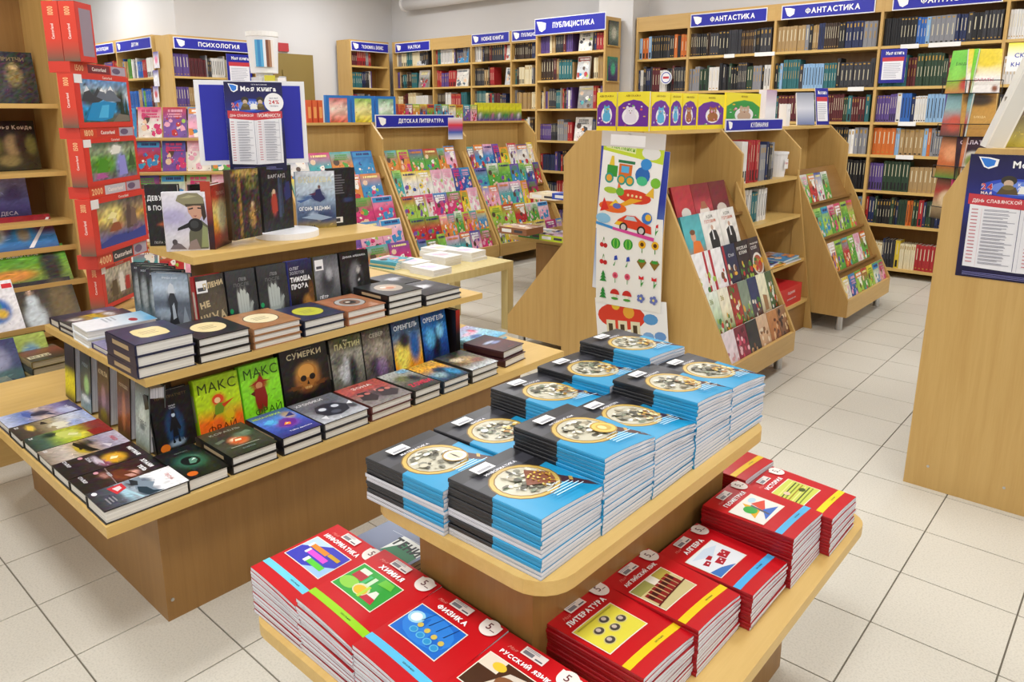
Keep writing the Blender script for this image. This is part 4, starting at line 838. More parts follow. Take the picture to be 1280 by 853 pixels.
flat_row([(173, 248, .205, (.033, .032, .034), '#262a44', oval('#2c2e4c', '#e8d49a', 1), 'navy blue hardback with cut-corner cream label on middle tier'),
          (250, 316, .205, (.025, .025, .025), '#1c1a1a', oval('#26242a', '#ecd9a4'), 'black hardback with cream oval label on middle tier'),
          (318, 379, .205, (.022, .022, .022), '#a0714a', oval('#a8764c', '#f0e2b8'), 'tan brown hardback with cream oval label on middle tier'),
          (381, 433, .205, (.027, .027), '#1c2034', oval('#262a48', '#c2c23a'), 'navy blue hardback with yellow green oval on middle tier'),
          (435, 484, .205, (.026, .026), '#a06848', oval('#a86c4a', '#b0aca8', 2), 'tan hardback with grey oval portrait on middle tier'),
          (486, 530, .205, (.024, .024, .026), '#141416', oval('#1e1e22', '#b8a898', 3), 'black hardback with oval portrait on middle tier'),
          (532, 577, .205, (.021, .021), '#2a2a2e', lambda w, h: cov(w, h, ('#1c1c20', '#3a3a40', '#6a6a70'), [(.4, .6, .3, .15, '#e8e8ec'), (.7, .3, .2, .15, '#4a4a50')]), 'grey hardback with white splash at the end of middle tier')], -2.052, ZU, PG)
for k in range(2):
    book('charcoal paperback with pale spray %s behind the oval portrait books' % ('on top' if k else 'underneath'), .13, .20, .02, (-2.275, 1.86 + .01 * k, ZU + .0205 * k), flatrot(92 - 3 * k), '#24242a', cov(.13, .20, ('#2a2a30', '#50505a', '#3a3a44'), [(.5, .5, .3, .14, '#d0d4dc'), (.7, .3, .15, .2, '#18181c')]) if k else None, group=PG)
# middle shelf, south end: white and dark books lying flat
b = P(113, 427, ZU + .056)
for k in range(2):
    book('white glossy hardback with red badge %s on the middle tier end' % ('on top' if k else 'underneath'), .14, .215, .027, (-2.60, .782, ZU + k * .0275), flatrot(-2), '#e8ecf0', cov(.14, .215, ('#f2f4f6', '#f0f4f8', '#d8ecf8', '#7cc0e8'), [(.9, .95, .3, .12, '#5ab0e0', .8)], shapes=[('e', .68, .72, .16, .06, '#b83040', 18), ('l', .1, .35, .5, .2, 3, '#b8c4cc')], jit=.03) if k else None, group=PG)
for k in range(2):
    book('dark collage hardback with yellow strips %s beside the white books' % ('on top' if k else 'underneath'), .14, .21, .018, (-2.745, .785, ZU + k * .0185), flatrot(1), '#2a2630', cov(.14, .21, ('#3a3438', '#5a4a48', '#c8a82a', '#6a5a58', '#2c2a3c'), [(.3, .2, .15, .1, '#c8c0b8'), (.6, .45, .2, .06, '#5ab0d0'), (.7, .7, .2, .08, '#a06a3a'), (.3, .7, .2, .08, '#d8d4d0')], jit=.3) if k else None, group=PG)
book('dark violet hardback at the corner of the middle tier', .10, .205, .026, (-2.85, .79, ZU), flatrot(0), '#2a2636', cov(.10, .205, ('#1e1c2c', '#34304a', '#5a5470'), [(.5, .7, .3, .1, '#a8a4b8')]), group=PG)
book('purple hardback lying low beside the navy blue books', .12, .20, .02, (-2.452, .785, ZU), flatrot(0), '#4a4470', cov(.12, .20, ('#8a84a8', '#4a4470', '#3a3460'), []), group=PG)
# middle shelf standing
def m_blue(w, h): return cov(w, h, ('#3c4454', '#6a7484', '#56606e', '#b8c8d8', '#7a8a9c'), [(.5, .45, .13, .3, '#20242c'), (.5, .7, .12, .07, '#d0d8e0'), (.5, .5, .06, .18, '#c8d4dc', .8), (.3, .3, .3, .1, '#98a8b8')], [('БРЕНДА ХОЛТ', .5, .92, .035, '#e0e8f0', .01, .7), ('СОН', .3, .06, .08, '#e8eef4', .02, .4)], jit=.08, shapes=[('p', [(.36, .04), (.70, .04), (.62, .3), (.66, .5), (.58, .66), (.48, .68), (.40, .55), (.44, .3)], '#23272f'), ('p', [(.42, .66), (.60, .66), (.58, .80), (.50, .84), (.43, .78)], '#cfd6de'), ('p', [(.50, .2), (.60, .24), (.56, .5), (.50, .44)], '#aebac6'), ('p', [(.1, .1), (.3, .3), (.2, .4)], '#98a6b6'), ('p', [(.75, .1), (.95, .2), (.85, .45)], '#8a98a8')])
fan = [(234, 343), (226, 338.5), (214, 334.5), (205, 331)]
for k, (u, v) in enumerate(fan):
    q = P(u, v, ZU + .2); w = .135; ya = R(30); q2 = (q[0] - w * math.cos(ya), q[1] - w * math.sin(ya))
    t = .024
    book('slate blue hardback with misty statue, %s in the fan of four' % ('front' if k == 0 else ORD[k]), w, .20, t, (q2[0] - t * math.sin(ya), q2[1] + t * math.cos(ya), ZU), standrot(30, 0), ('#5a6674', '#2a3038', '#2c4034', '#1c2228')[k], m_blue(w, .20) if k == 0 else cov(w, .20, ('#8aa0b4', '#3a4a48', '#1c2420', '#2a3038'), [(.15, .5, .1, .3, '#d0d8dc', .6)], [('ХОЛТ', .2, .92, .035, '#d0d8e0', .01, .3), ('СОН', .3, .06, .08, '#d0dae4', .02, .4)]), group=PG)
def m_notself(w, h): return cov(w, h, ('#3a3430', '#5a5040', '#3c3630', '#2e2a28'), [(.5, .5, .5, .5, '#6a6050', .4)], [('ПЛЕНИ', .6, .84, .10, '#cbb890', .05, .7, 8), ('НЕ', .25, .52, .11, '#cbb890', .05, .35, 8), ('ЧУЖА', .5, .30, .15, '#cbb890', .05, .9, 8), ('ПЛОТЬ', .5, .10, .10, '#cbb890', .05, .8, 8)], shapes=[('r', .02, .72, .38, .2, '#f0f0f2'), ('r', .06, .75, .28, .06, '#44444c')])
def m_hand(w, h): return cov(w, h, ('#26282c', '#34363a', '#2a2c30', '#3a3c40'), [(.5, .22, .17, .14, '#b8c0bc', 1, 3)] + [(.36 + .085 * k, .46 + .02 * (k % 2), .032, .20, '#c8ccc8', .95, 2) for k in range(4)] + [(.76, .32, .05, .13, '#b0b8b4', .9, 2)], [('ЛЕВ', .55, .84, .06, '#8a8c90', .02, .4), ('ПОСЛЕ', .5, .75, .06, '#6a6c70', .02, .6)], shapes=[('e', .50, .22, .17, .13, '#aab2ae', 18)] + [('p', [(.35 + .09 * k, .26), (.42 + .09 * k, .26), (.43 + .10 * k - .01, .56 + (.03, .08, .07, .0)[k]), (.385 + .09 * k + .01 * (k - 1.5), .60 + (.03, .08, .07, .0)[k]), (.335 + .095 * k, .56 + (.03, .08, .07, .0)[k])], '#bcc4c0') for k in range(4)] + [('p', [(.62, .22), (.66, .16), (.86, .40), (.83, .45), (.78, .42)], '#a8b0ac')] + [('p', [(.40, .12), (.60, .12), (.58, .02), (.43, .02)], '#8a928e')] + [('e', .08, .32, .06, .045, '#1fa060', 14)], jit=.08)
def m_tim(w, h): return cov(w, h, ('#0c0c0e', '#121014', '#101012', '#2a2a5a'), [(.75, .22, .25, .14, '#b07a3a'), (.9, .4, .12, .2, '#6a4420')], [('ОЛЕГ', .26, .86, .06, '#b8b8c4', .03, .4), ('ЗОЛОТОВ', .36, .78, .06, '#a8a8b4', .03, .6), ('ТИМОША', .48, .66, .10, '#f4f4f6', .05, .85), ('ПРОЗА', .42, .53, .10, '#f4f4f6', .05, .7)])
def m_mono(w, h): return cov(w, h, ('#2a2a2c', '#6a6c70', '#8a8c92', '#4a4c54'), [(.5, .5, .3, .25, '#3a3c42'), (.6, .65, .15, .12, '#a8aab0')], [('ПЁТР', .3, .24, .07, '#e8e8ec', .04, .5), ('СВЕТЛОВ', .5, .15, .07, '#e8e8ec', .04, .8), ('РОМАН', .5, .05, .06, '#c8c020', .04, .6)], shapes=[('r', .05, .74, .34, .2, '#f2f2f4'), ('r', .1, .77, .22, .05, '#50505a')])
def m_priest(w, h): return cov(w, h, ('#141416', '#1a1a1c', '#222224', '#121214'), [(.5, .45, .24, .34, '#7a7a7e', 1, 4), (.62, .4, .14, .22, '#1c1c20'), (.6, .62, .06, .06, '#c8c4c0'), (.6, .44, .03, .02, '#f0f0f0')], [('ДИАНА АРБЕНИНА', .5, .90, .05, '#d8d8dc', .02, .8)])
x, zt = -2.30, .845
st_row([(246, 282, .20, .028, '#a02024', m_notself, 'hardback with bold tan lettering and red spine on the middle tier'),
        (284, 321, .20, .024, '#202226', m_hand, 'black hardback with white hand beside the tan lettered book'),
        (323, 360, .20, .024, '#202226', m_hand, 'black hardback with white hand beside the blue spined book'),
        (362, 392, .20, .024, '#4a50a0', m_tim, 'black hardback with blue spine and white lettering on the middle tier'),
        (394, 425, .20, .024, '#5a5430', m_mono, 'grey hardback with yellow bottom line and white sticker'),
        (427, 463, .20, .024, '#141416', m_priest, 'black hardback with grey portrait panel at the end of middle tier')], x, ZU, zt, 5, PG, '')
# --- top shelf
ZT = .92
pl = link('display_turntable', MB().cyl((0, 0, 0), (0, 0, .022), .115, n=40).mesh('display_turntable', M['white']), None, (-2.455, 1.50, ZT)); tag(pl, 'round white display disc under the books on the top tier', 'display stand')
def standpx(lb, u0, v0, u1, v1, z, vt, t, col, mk, lean=0, spine=None, w=None, h=None):
    A, B = P(u0, v0, z), P(u1, v1, z); d = B - A; W = w or math.hypot(d[0], d[1]); ya = math.atan2(d[1], d[0])
    H_ = h or HZ(A, u0, vt) - z
    return book(lb, W, H_, t, (A[0] - t * math.sin(ya), A[1] + t * math.cos(ya), z), standrot(math.degrees(ya), lean), col, mk(W, H_) if mk else None, spine, group='books on the top tier')
def t_girl(w, h): return cov(w, h, ('#0e0e10', '#141214', '#121214'), [(.62, .36, .3, .04, '#c8643a', .9), (.7, .3, .2, .1, '#3a1a14')], [('ДЕВУШКА', .5, .78, .10, '#f4f4f4', .02, .9), ('В ПОЕЗДЕ', .48, .62, .10, '#f4f4f4', .02, .85), ('ПОЛА ХОКИНС', .5, .06, .04, '#b8b8b8', .01, .7)])
def t_gas(w, h): return cov(w, h, ('#c8c4cc', '#d4d2dc', '#b8b4d0', '#d0cce0', '#e4e2e8'), [(.2, .6, .3, .12, '#a8a0cc', .7)], jit=.06, shapes=[
    ('p', [(.52, .02), (.96, .02), (.98, .42), (.84, .52), (.62, .46), (.54, .30)], '#5c5c4a'), ('p', [(.80, .05), (.97, .05), (.97, .38), (.86, .44)], '#8a9468'),
    ('p', [(.54, .82), (.56, .66), (.66, .54), (.80, .52), (.90, .62), (.92, .84)], '#c99a82'), ('p', [(.86, .84), (.94, .84), (.97, .58), (.90, .50), (.86, .62)], '#3a2a22'),
    ('p', [(.30, .86), (.36, .95), (.56, .99), (.80, .98), (.93, .90), (.94, .80), (.70, .80), (.52, .76)], '#8c8668'), ('p', [(.50, .80), (.94, .80), (.94, .76), (.70, .77), (.52, .75)], '#4a4030'), ('p', [(.40, .90), (.6, .95), (.8, .93), (.6, .9)], '#b0aa84'),
    ('p', [(.57, .72), (.68, .74), (.68, .715), (.58, .70)], '#231a18'), ('p', [(.78, .74), (.87, .73), (.86, .71), (.78, .715)], '#231a18'), ('p', [(.66, .60), (.76, .60), (.72, .575)], '#9a5048'),
    ('e', .70, .44, .17, .115, '#141416', 18), ('e', .68, .45, .10, .07, '#34363a', 14), ('p', [(.54, .48), (.30, .40), (.28, .35), (.54, .40)], '#1c1c20'), ('p', [(.08, .04), (.2, .16), (.34, .12), (.46, .03)], '#6a5f64'), ('e', .2, .16, .06, .05, '#4a4246', 10), ('p', [(.48, .02), (.78, .02), (.7, .2), (.56, .16)], '#8a7a78')])
def t_master(w, h): return cov(w, h, ('#3a1410', '#a83418', '#f0b838', '#fce890', '#b83a20', '#a83422'), [(.5, .5, .25, .25, '#fff0b8')], [('ПАРИЖ', .5, .86, .06, '#e8b8a0', .02, .7)], jit=.15)
def t_tree(w, h): return cov(w, h, ('#2c2014', '#3a2c1c', '#2a2418', '#4a4420'), [(.28, .5, .05, .6, '#8a6a3a'), (.5, .95, .5, .06, '#a88a4a'), (.7, .3, .12, .16, '#a8824a'), (.72, .48, .05, .05, '#d8b890'), (.7, .8, .2, .1, '#8a8648', .6)], jit=.45)
def t_varg(w, h): return cov(w, h, ('#0c0c10', '#181820', '#16161c', '#101014'), [(.38, .42, .09, .18, '#b04838'), (.36, .58, .05, .05, '#e8d0b0'), (.58, .5, .07, .34, '#3a4660', .9), (.82, .6, .1, .14, '#28306a', .9)], [('ВАРГАРД', .5, .84, .07, '#c8c8cc', .01, .8)], jit=.2, shapes=[('p', [(.30, .28), (.48, .30), (.46, .50), (.42, .58), (.34, .58), (.30, .48)], '#a83a2c'), ('e', .38, .61, .045, .04, '#d8b898', 10), ('p', [(.52, .2), (.60, .2), (.58, .85), (.54, .85)], '#3c4864'), ('p', [(.62, .25), (.68, .25), (.66, .8), (.63, .8)], '#2c3650'), ('p', [(.75, .45), (.95, .5), (.9, .75), (.78, .72)], '#242c66')])
def t_witch(w, h): return cov(w, h, ('#a08830', '#3a5078', '#56688c', '#90a8c4', '#b8c8d8', '#c0d0dc', '#d8dce4'), [(.56, .62, .12, .08, '#2a2c58'), (.58, .54, .2, .07, '#2a3068'), (.6, .72, .03, .03, '#c8a8a0'), (.3, .55, .2, .03, '#3a5a90'), (.7, .2, .25, .1, '#2a3c6a'), (.4, .25, .1, .04, '#a8bcd4')], [('БУШУЕВА', .5, .86, .10, '#d8d4b0', .02, .85), ('ОГОНЬ ВЕДЬМЫ', .45, .35, .085, '#eef2f6', .03, .8), ('АННА', .3, .04, .05, '#2a2a3a', .02, .5)], jit=.12, shapes=[('p', [(.50, .68), (.62, .70), (.66, .60), (.74, .52), (.60, .46), (.46, .50), (.36, .58), (.48, .60)], '#23265a'), ('e', .59, .73, .035, .03, '#6a4a44', 10), ('p', [(.30, .60), (.50, .64), (.48, .58)], '#5a2a4a'), ('p', [(.0, .5), (.35, .53), (.1, .46)], '#40609a'), ('p', [(.1, .2), (.5, .26), (.9, .18), (.6, .14)], '#9ab0cc')])
def t_back(w, h): return cov(w, h, ('#16161a', '#1c1c22', '#1a1a20'), [(.7, .45, .2, .04, '#2a3a68')], shapes=[('l', .2, .55, .4, .35, 8, '#6a6a72', 2), ('r', .12, .06, .34, .1, '#e8e8e8'), ('r', .16, .08, .2, .06, '#3a3a40')])
standpx('black hardback with white title behind the gas mask book', 188, 308, 228, 307, ZT, 231, .03, '#101012', t_girl)
standpx('pale lilac hardback with gas mask girl in front on top tier', 209, 315, 247, 313, ZT, 241, .04, '#e4e2e8', t_gas, w=.135)
standpx('dark hardback with a framed picture behind the orange spined book', 243, 299, 268, 296, ZT, 231, .02, '#1c1a1e', lambda w, h: cov(w, h, ('#141416', '#2a2624', '#1a181a'), [(.4, .5, .25, .2, '#5a5a50')], shapes=[('r', .1, .3, .6, .4, '#6a6a5c'), ('r', .15, .34, .5, .32, '#3a3430')]))
standpx('orange hardback with flaming cover and dark spine on top tier', 270, 312, 290, 303, ZT, 232, .034, '#8a3018', t_master, spine=cov(.034, .23, ('#2a1414', '#2c1616', '#a8381c', '#a8381c'), [], n=(1, 12)))
standpx('brown hardback with gilded tree cover on the white disc', 294, 301, 328, 294, ZT + .022, 213, .03, '#3a2c1c', t_tree)
standpx('black hardback with grey title and red figure on white disc', 331, 291, 368, 284, ZT + .022, 209, .024, '#101014', t_varg)
standpx('blue hardback with sea witch scene at the edge of top tier', 373, 287, 421, 284, ZT, 215, .02, '#8a9cb4', t_witch)
standpx('black hardback showing its back cover beside the sea witch book', 414, 284, 446, 280, ZT, 211, .026, '#16161a', t_back)
# ------------------------------------------------------------------ books standing spine out on the tall shelves
M['band'] = plain('spine_label_cream', '#d8cfb0', 0.5); M['bandg'] = plain('spine_label_gold', '#b08a3a', 0.35); M['bandk'] = plain('spine_label_black', '#131316', 0.5)
_sp = {}
def spine_mesh(t, lay):
    k = (t, lay)
    if k in _sp: return _sp[k]
    w, h = .13, .20; m_ = MB(); b = .0015
    m_.prism([(0, 0), (w, 0), (w, .0022), (.0022, .0022), (.0022, t - .0022), (w, t - .0022), (w, t), (0, t), (-b, t * .75), (-b, t * .25)], 0, h, 'Y')
    m_.box(.003, w - .004, .004, h - .004, .0022, t - .0022, mi=1)
    def bar(z0, z1, y0, y1, mi): m_.add([(-b - .0004, y0 * h, z0 * t), (-b - .0004, y1 * h, z0 * t), (-b - .0004, y1 * h, z1 * t), (-b - .0004, y0 * h, z1 * t)], [(0, 3, 2, 1)], mi=mi)
    L = [[(.40, .60, .42, .86, 2), (.30, .70, .08, .12, 3)], [(.40, .60, .35, .62, 3), (.34, .66, .76, .9, 3)], [(.25, .75, .05, .3, 4), (.42, .58, .5, .9, 2)], [(.30, .70, .78, .92, 3), (.42, .58, .3, .6, 2)], [(.38, .62, .15, .85, 4)], [(.25, .75, .04, .09, 4), (.25, .75, .90, .95, 3), (.42, .58, .3, .7, 2)]][lay]
    for q in L: bar(*q)
    _sp[k] = m_; return m_
_spm = {}
def spine_data(t, lay):
    k = (t, lay)
    if k not in _spm: _spm[k] = spine_mesh(t, lay).mesh('book', [M['cover'], M['pages'], M['band'], M['bandg'], M['bandk']])
    return _spm[k]
CN = {'black': '#17171b', 'charcoal': '#34343a', 'dark brown': '#3a2a20', 'navy blue': '#1e2a52', 'dark green': '#27402c', 'maroon': '#5a1c22', 'grey': '#85868c', 'white': '#dedcd8', 'red': '#a8262a', 'bright blue': '#2c64b4', 'yellow': '#d8bc34', 'orange': '#cc6a26', 'teal': '#2a6a70', 'tan': '#a88a5c', 'violet': '#5a4488', 'light blue': '#8ab0d4', 'green': '#5a9a3a', 'cream': '#e4d8b4', 'pink': '#d88aa8'}
SPB = []   # (size key, label parts ...)
def fill_shelf(face, a, b, front, z, pal, name, shelf_no, seed, hmin=.17, hmax=.205, fillf=1.0, gap=.002, zroom=.26):
    """face 'S': along x from a to b, spines at y=front looking -Y. face 'E': along y, spines at x=front looking +X"""
    rg = random.Random(seed); p = a + .004; k = 0; end = a + (b - a) * fillf
    while True:
        run = rg.choice([1, 1, 2, 3, 5, 7]); c = rg.choice(pal); t = rg.choice([.016, .020, .024, .028, .034]); lay = rg.randrange(6); h = rg.uniform(hmin, min(hmax, zroom - .025))
        for _ in range(run):
            if p + t > end - .003: return p
            hh = h + rg.uniform(-.002, .002); ins = rg.uniform(.0, .012)
            SPB.append((face, p, front, z, t, lay, hh, ins, c, k, name, shelf_no)); p += t + gap * rg.random() + .0003; k += 1
FAN = ['black', 'black', 'charcoal', 'dark brown', 'navy blue', 'dark green', 'charcoal', 'maroon', 'grey']
def rowfan(x0, x1, shelves, palz, name, seed):
    n = len(shelves)
    for i, (z, pal) in enumerate(zip(shelves, palz)):
        zn = shelves[i + 1] if i + 1 < n else 2.18
        fill_shelf('S', x0 + .011, x1 - .011, YF + .03, z, pal, name, n - i, seed * 31 + i, .205, .255, zroom=zn - z - .022)
RS = [.08, .45, .73, 1.03, 1.30, 1.585, 1.91]
rowfan(-1.93, -1.06, RS, [['yellow', 'cream', 'charcoal', 'navy blue', 'red'], ['black', 'red', 'orange', 'dark green', 'navy blue'], ['white', 'violet', 'black', 'charcoal', 'dark green', 'tan'], ['grey', 'tan', 'orange', 'grey', 'light blue'], ['bright blue', 'white', 'violet', 'navy blue', 'light blue'], ['teal', 'maroon', 'black', 'maroon', 'dark green'], ['light blue', 'grey', 'red', 'navy blue', 'black', 'bright blue', 'charcoal']], 'bookcase under the third fantasy sign', 1)
rowfan(-2.82, -1.93, RS, [FAN, ['navy blue', 'light blue', 'grey', 'charcoal'], ['black', 'charcoal', 'navy blue'], ['white', 'black', 'grey'], ['charcoal', 'maroon', 'dark green', 'teal', 'black'], ['black', 'black', 'charcoal', 'light blue', 'orange', 'teal'], ['black', 'charcoal', 'dark brown', 'tan', 'white', 'grey', 'navy blue']], 'bookcase under the second fantasy sign', 2)
rowfan(-3.68, -2.82, RS[2:], [FAN, FAN, ['black', 'charcoal', 'grey'], ['charcoal', 'black', 'grey', 'white', 'dark green'], ['black', 'dark brown', 'charcoal']], 'bookcase under the first fantasy sign', 3)
rowfan(-4.26, -3.68, RS[2:], [FAN, FAN, ['black', 'charcoal', 'navy blue', 'grey'], ['navy blue', 'maroon', 'charcoal', 'white'], ['black', 'charcoal', 'black', 'light blue', 'orange']], 'narrow bookcase beside the column', 4)
rowfan(-1.06, -.21, RS[3:], [FAN, FAN, ['red', 'white', 'charcoal'], ['white', 'red', 'maroon']], 'bookcase end beyond the third fantasy sign', 5)
MIX = ['white', 'cream', 'maroon', 'charcoal', 'grey', 'dark brown', 'navy blue', 'violet', 'teal', 'tan', 'red']
PBZ = [.10, .42, .75, 1.08, 1.42, 1.72, 2.0]
for i, z in enumerate(PBZ): fill_shelf('S', -5.31, -4.85 if i not in (0,) else -4.44, 6.42 + .06, z, MIX, 'publicism bookcase', 7 - i, 100 + i, .17, .23)
for i, z in enumerate(PBZ[2:]): fill_shelf('S', -4.60, -4.44, 6.42 + .05, z, MIX, 'publicism bookcase end of shelf', 5 - i, 150 + i, .17, .23)
NBZ = [.10, .45, .80, 1.12, 1.42, 1.70, 1.98]
for m_i, (a, b) in enumerate(((-8.04, -7.26), (-7.26, -6.57), (-6.57, -5.92), (-5.92, -5.37))):
    for i, z in enumerate(NBZ):
        if i < 2: continue
        fill_shelf('S', a + .012, b - .012, 6.68 + .05, z, MIX, ('corner', 'plain topped', 'new books', 'small publicism')[m_i] + ' bookcase in the back row', 7 - i, 200 + 10 * m_i + i, .17, .22, fillf=.55 if i % 2 else .85)
for i, z in enumerate(NBZ[3:]): fill_shelf('E', 6.05, 6.63, -8.10 - .04, z, MIX, 'side wall bookcase by the door', 4 - i, 300 + i, .17, .22, fillf=.6)
for i, z in enumerate([.10, .42, .76, 1.10, 1.44, 1.76]): fill_shelf('E', 3.71, 4.63, XW - .04, z, ['white', 'grey', 'violet', 'orange', 'tan', 'charcoal', 'cream', 'maroon'], 'psychology bookcase', 6 - i, 320 + i, .18, .24)
for m_i, (a, b) in enumerate(((-10.39, -9.4), (-9.4, -8.43))):
    for i, z in enumerate([.10, .42, .76, 1.10, 1.44, 1.76]): fill_shelf('S', a + .012, b - .012, 3.66 + .04, z, ['violet', 'grey', 'bright blue', 'green', 'white', 'tan', 'maroon', 'red'], ('inner', 'outer')[m_i] + ' half of the corner bookcase', 6 - i, 340 + 10 * m_i + i, .18, .24)
# cookery shelves
fill_shelf('E', GY[1] + .03, GY[1] + .30, GC + GH - .02, .98, ['white', 'red', 'red', 'cream', 'orange'], 'cookery shelf', 1, 401, .24, .27)
fill_shelf('E', GY[1] + .31, GY[2] - .30, GC + GH - .03, .98, ['grey', 'teal', 'navy blue', 'charcoal', 'grey'], 'cookery shelf, inner half', 1, 402, .20, .23)
fill_shelf('E', GY[1] + .06, GY[2] - .38, GC + GH - .03, .74, ['white', 'white', 'cream', 'green', 'teal'], 'cookery shelf', 2, 403, .17, .20)
def spb_size(q):
    face, p, f, z, t, lay, hh = q[:7]; pt = (p, f, z + .1) if face == 'S' else (f, p, z + .1); u, v, d = PJ(pt)
    if not (0 < u < 1280 and 0 < v < 853): return 0
    # spines hidden behind the nearer racks count last
    if q[10].startswith('bookcase under the first') and v > 128: return t / d * .2
    if q[10].startswith('narrow bookcase') and v > 115: return t / d * .2
    if 860 < u < 1090 and v > 165 and face == 'S' and f > 6: return t / d * .2
    if q[10] == 'publicism bookcase' and z < .8: return t / d * .2
    return t * hh / d ** 2
SPB.sort(key=spb_size, reverse=True)
far = MB()
fcol = {1: lin('#e9e6de'), 2: lin('#d8cfb0'), 3: lin('#b08a3a'), 4: lin('#131316')}
for i, (face, p, f, z, t, lay, hh, ins, c, k, name, sn) in enumerate(SPB):
    loc = (p, f + ins, z) if face == 'S' else (f - ins, p, z); rot = (R(90), 0, R(90) if face == 'S' else R(180))
    if i < 300:
        o = link('book', spine_data(t, lay), None, loc, rot); o.scale = (1, hh / .20, 1); rg = random.Random(i); cl = lin(CN[c]); f_ = rg.uniform(.8, 1.25)
        o.color = (*(min(1, v * f_) for v in cl), 1)
        tag(o, '%s hardback, %s along shelf %d from top, %s' % (c, ORD[k], sn, name), 'book', 'books standing spine out on the shelves')
    else:
        m_ = spine_mesh(t, lay); Mx = Matrix.LocRotScale(Vector(loc), __import__('mathutils').Euler(rot), Vector((1, hh / .20, 1))); o_ = len(far.v); cl = lin(CN[c])
        vc = [cl] * len(m_.v)
        for fc, mi in zip(m_.f, m_.mi):
            if mi:
                for q in fc: vc[q] = fcol[mi]
        far.v += [tuple(Mx @ Vector(v)) for v in m_.v]; far.c += vc
        for fc in m_.f: far.face([q + o_ for q in fc])
if far.v:
    o = link('shelved_books', far.mesh('shelved_books', M['matte_print'], colors=True)); tag(o, 'far rows of small book spines on the wall shelves', 'books', kind='stuff')
# ------------------------------------------------------------------ face-out books on the slanted racks
BR = ['#d03a74', '#3a8ec4', '#e6cc3a', '#5aa444', '#7450a0', '#dc8838', '#e4e0da', '#c0343a', '#48a8ac', '#e8a8c0', '#34509c', '#a4c852']
BRN = ['pink', 'sky blue', 'yellow', 'green', 'violet', 'orange', 'white', 'red', 'turquoise', 'rose', 'royal blue', 'lime']
def rcover(w, h, c1, c2, c3, seed, bold=True):
    rg = random.Random(seed); a = Art(w, h, bg=(c1, c1, c2), n=(6, 8), jit=.12, seed=seed)
    for _ in range(rg.randint(9, 14)):
        x, y, r = rg.uniform(.1, .9), rg.uniform(.08, .72), rg.uniform(.03, .15)
        c = rg.choice([c2, c3, c3, '#f4f0e8', '#5a4438', '#e8c8a8', rg.choice(BR)])
        if rg.random() < .4: a.ell(x, y, r, r * .8, c, 9)
        else:
            t0 = rg.uniform(0, 6.28); a.poly([(min(.99, max(.01, x + r * rg.uniform(.5, 1.5) * math.cos(t0 + k * 1.05))), min(.99, max(.01, y + r * rg.uniform(.5, 1.3) * math.sin(t0 + k * 1.05)))) for k in range(6)], c)
    for _ in range(16):
        x, y, r = rg.uniform(.06, .94), rg.uniform(.04, .75), rg.uniform(.008, .03)
        a.ell(x, y, r, r * .8, rg.choice([c3, '#f4f0e8', '#3a2a20', rg.choice(BR)]), 5)
    tc = rg.choice(['#ffffff', '#fff2a0', '#c8202a', '#2a2a6a', c3]); y = .88
    if rg.random() < .3: a.rect(.04, .78, .92, .18, c3)
    for i in range(rg.randint(1, 3)):
        hh = rg.uniform(.035, .085); x = rg.uniform(.08, .25); xe = 1 - rg.uniform(.08, .25)
        while x < xe:
            ww = hh * rg.uniform(.45, .9); a.rect(x, y - hh / 2, ww * .8, hh, tc); x += ww
            if rg.random() < .15: x += ww * .7
        y -= hh + .03
    return a
_rc = {}
def rc_mesh(w, h, ci, seed):
    k = (round(w, 3), round(h, 3), ci, seed)
    if k not in _rc:
        rg = random.Random(seed * 7 + 1); _rc[k] = rcover(w, h, BR[ci], BR[(ci + rg.randint(1, 11)) % 12], BR[rg.randrange(12)], seed).mesh('cover_print')
    return _rc[k]
_thin = {}
def thin_mesh(w, h, t):
    k = (round(w, 3), round(h, 3), round(t, 4))
    if k not in _thin:
        m_ = MB().prism([(0, 0), (w, 0), (w, .0012), (.0012, .0012), (.0012, t - .0012), (w, t - .0012), (w, t), (0, t)], 0, h, 'Y'); m_.box(.0012, w - .001, .001, h - .001, .0012, t - .0012, mi=1)
        _thin[k] = m_.mesh('booklet', [M['cover'], M['pages']])
    return _thin[k]
def booklet(lb, w, h, t, loc, rot, col, pm, group, name='picture_book', cat='book'):
    o = link(name, thin_mesh(w, h, t), None, loc, rot); o.color = (*lin(col), 1); tag(o, lb, cat, group)
    link('cover_print', pm, o, (0, 0, t + .0004)); return o
def tier_books(rack, steps, tier, yA, yB, c, items, group, side=1, lean=30, z_up=.004, dfront=.036, name='picture_book', tname='rack', skip=()):
    """items: list of (w, h, colour name index or (hex...), t)"""
    d0, z0 = steps[tier]; y = yA
    for k, (w, h, ci, seed, t) in enumerate(items):
        if y + w > yB + .02: break
        pm = rc_mesh(w, h, ci, seed); ln = R(lean)
        # front foot on the ledge
        fx = c + d0 + dfront; zz = z0 + .003
        loc = (fx - t * math.cos(ln) - .002, y, zz)
        booklet('%s, tier %d, %s %s cover booklet from the near panel' % (tname, tier + 1, ORD[k], BRN[ci]), w, h, t, loc, standrot(90, lean), BR[ci], pm, group, name)
        y += w + .004 if w > .1 else w
def rnd_items(seed, n, wlo, whi, h0, h1, pal=None):
    rg = random.Random(seed); out = []
    while len(out) < n:
        w = round(rg.choice([wlo, (wlo + whi) / 2, whi]), 3); h = round(rg.choice([h0, (h0 + h1) / 2, h1]), 3); ci = rg.choice(pal) if pal else rg.randrange(12)
        for _ in range(rg.choice([1, 1, 2])): out.append((w, h, ci, rg.randrange(10), rg.choice([.006, .009])))
    return out[:n]
lnC = 17.0
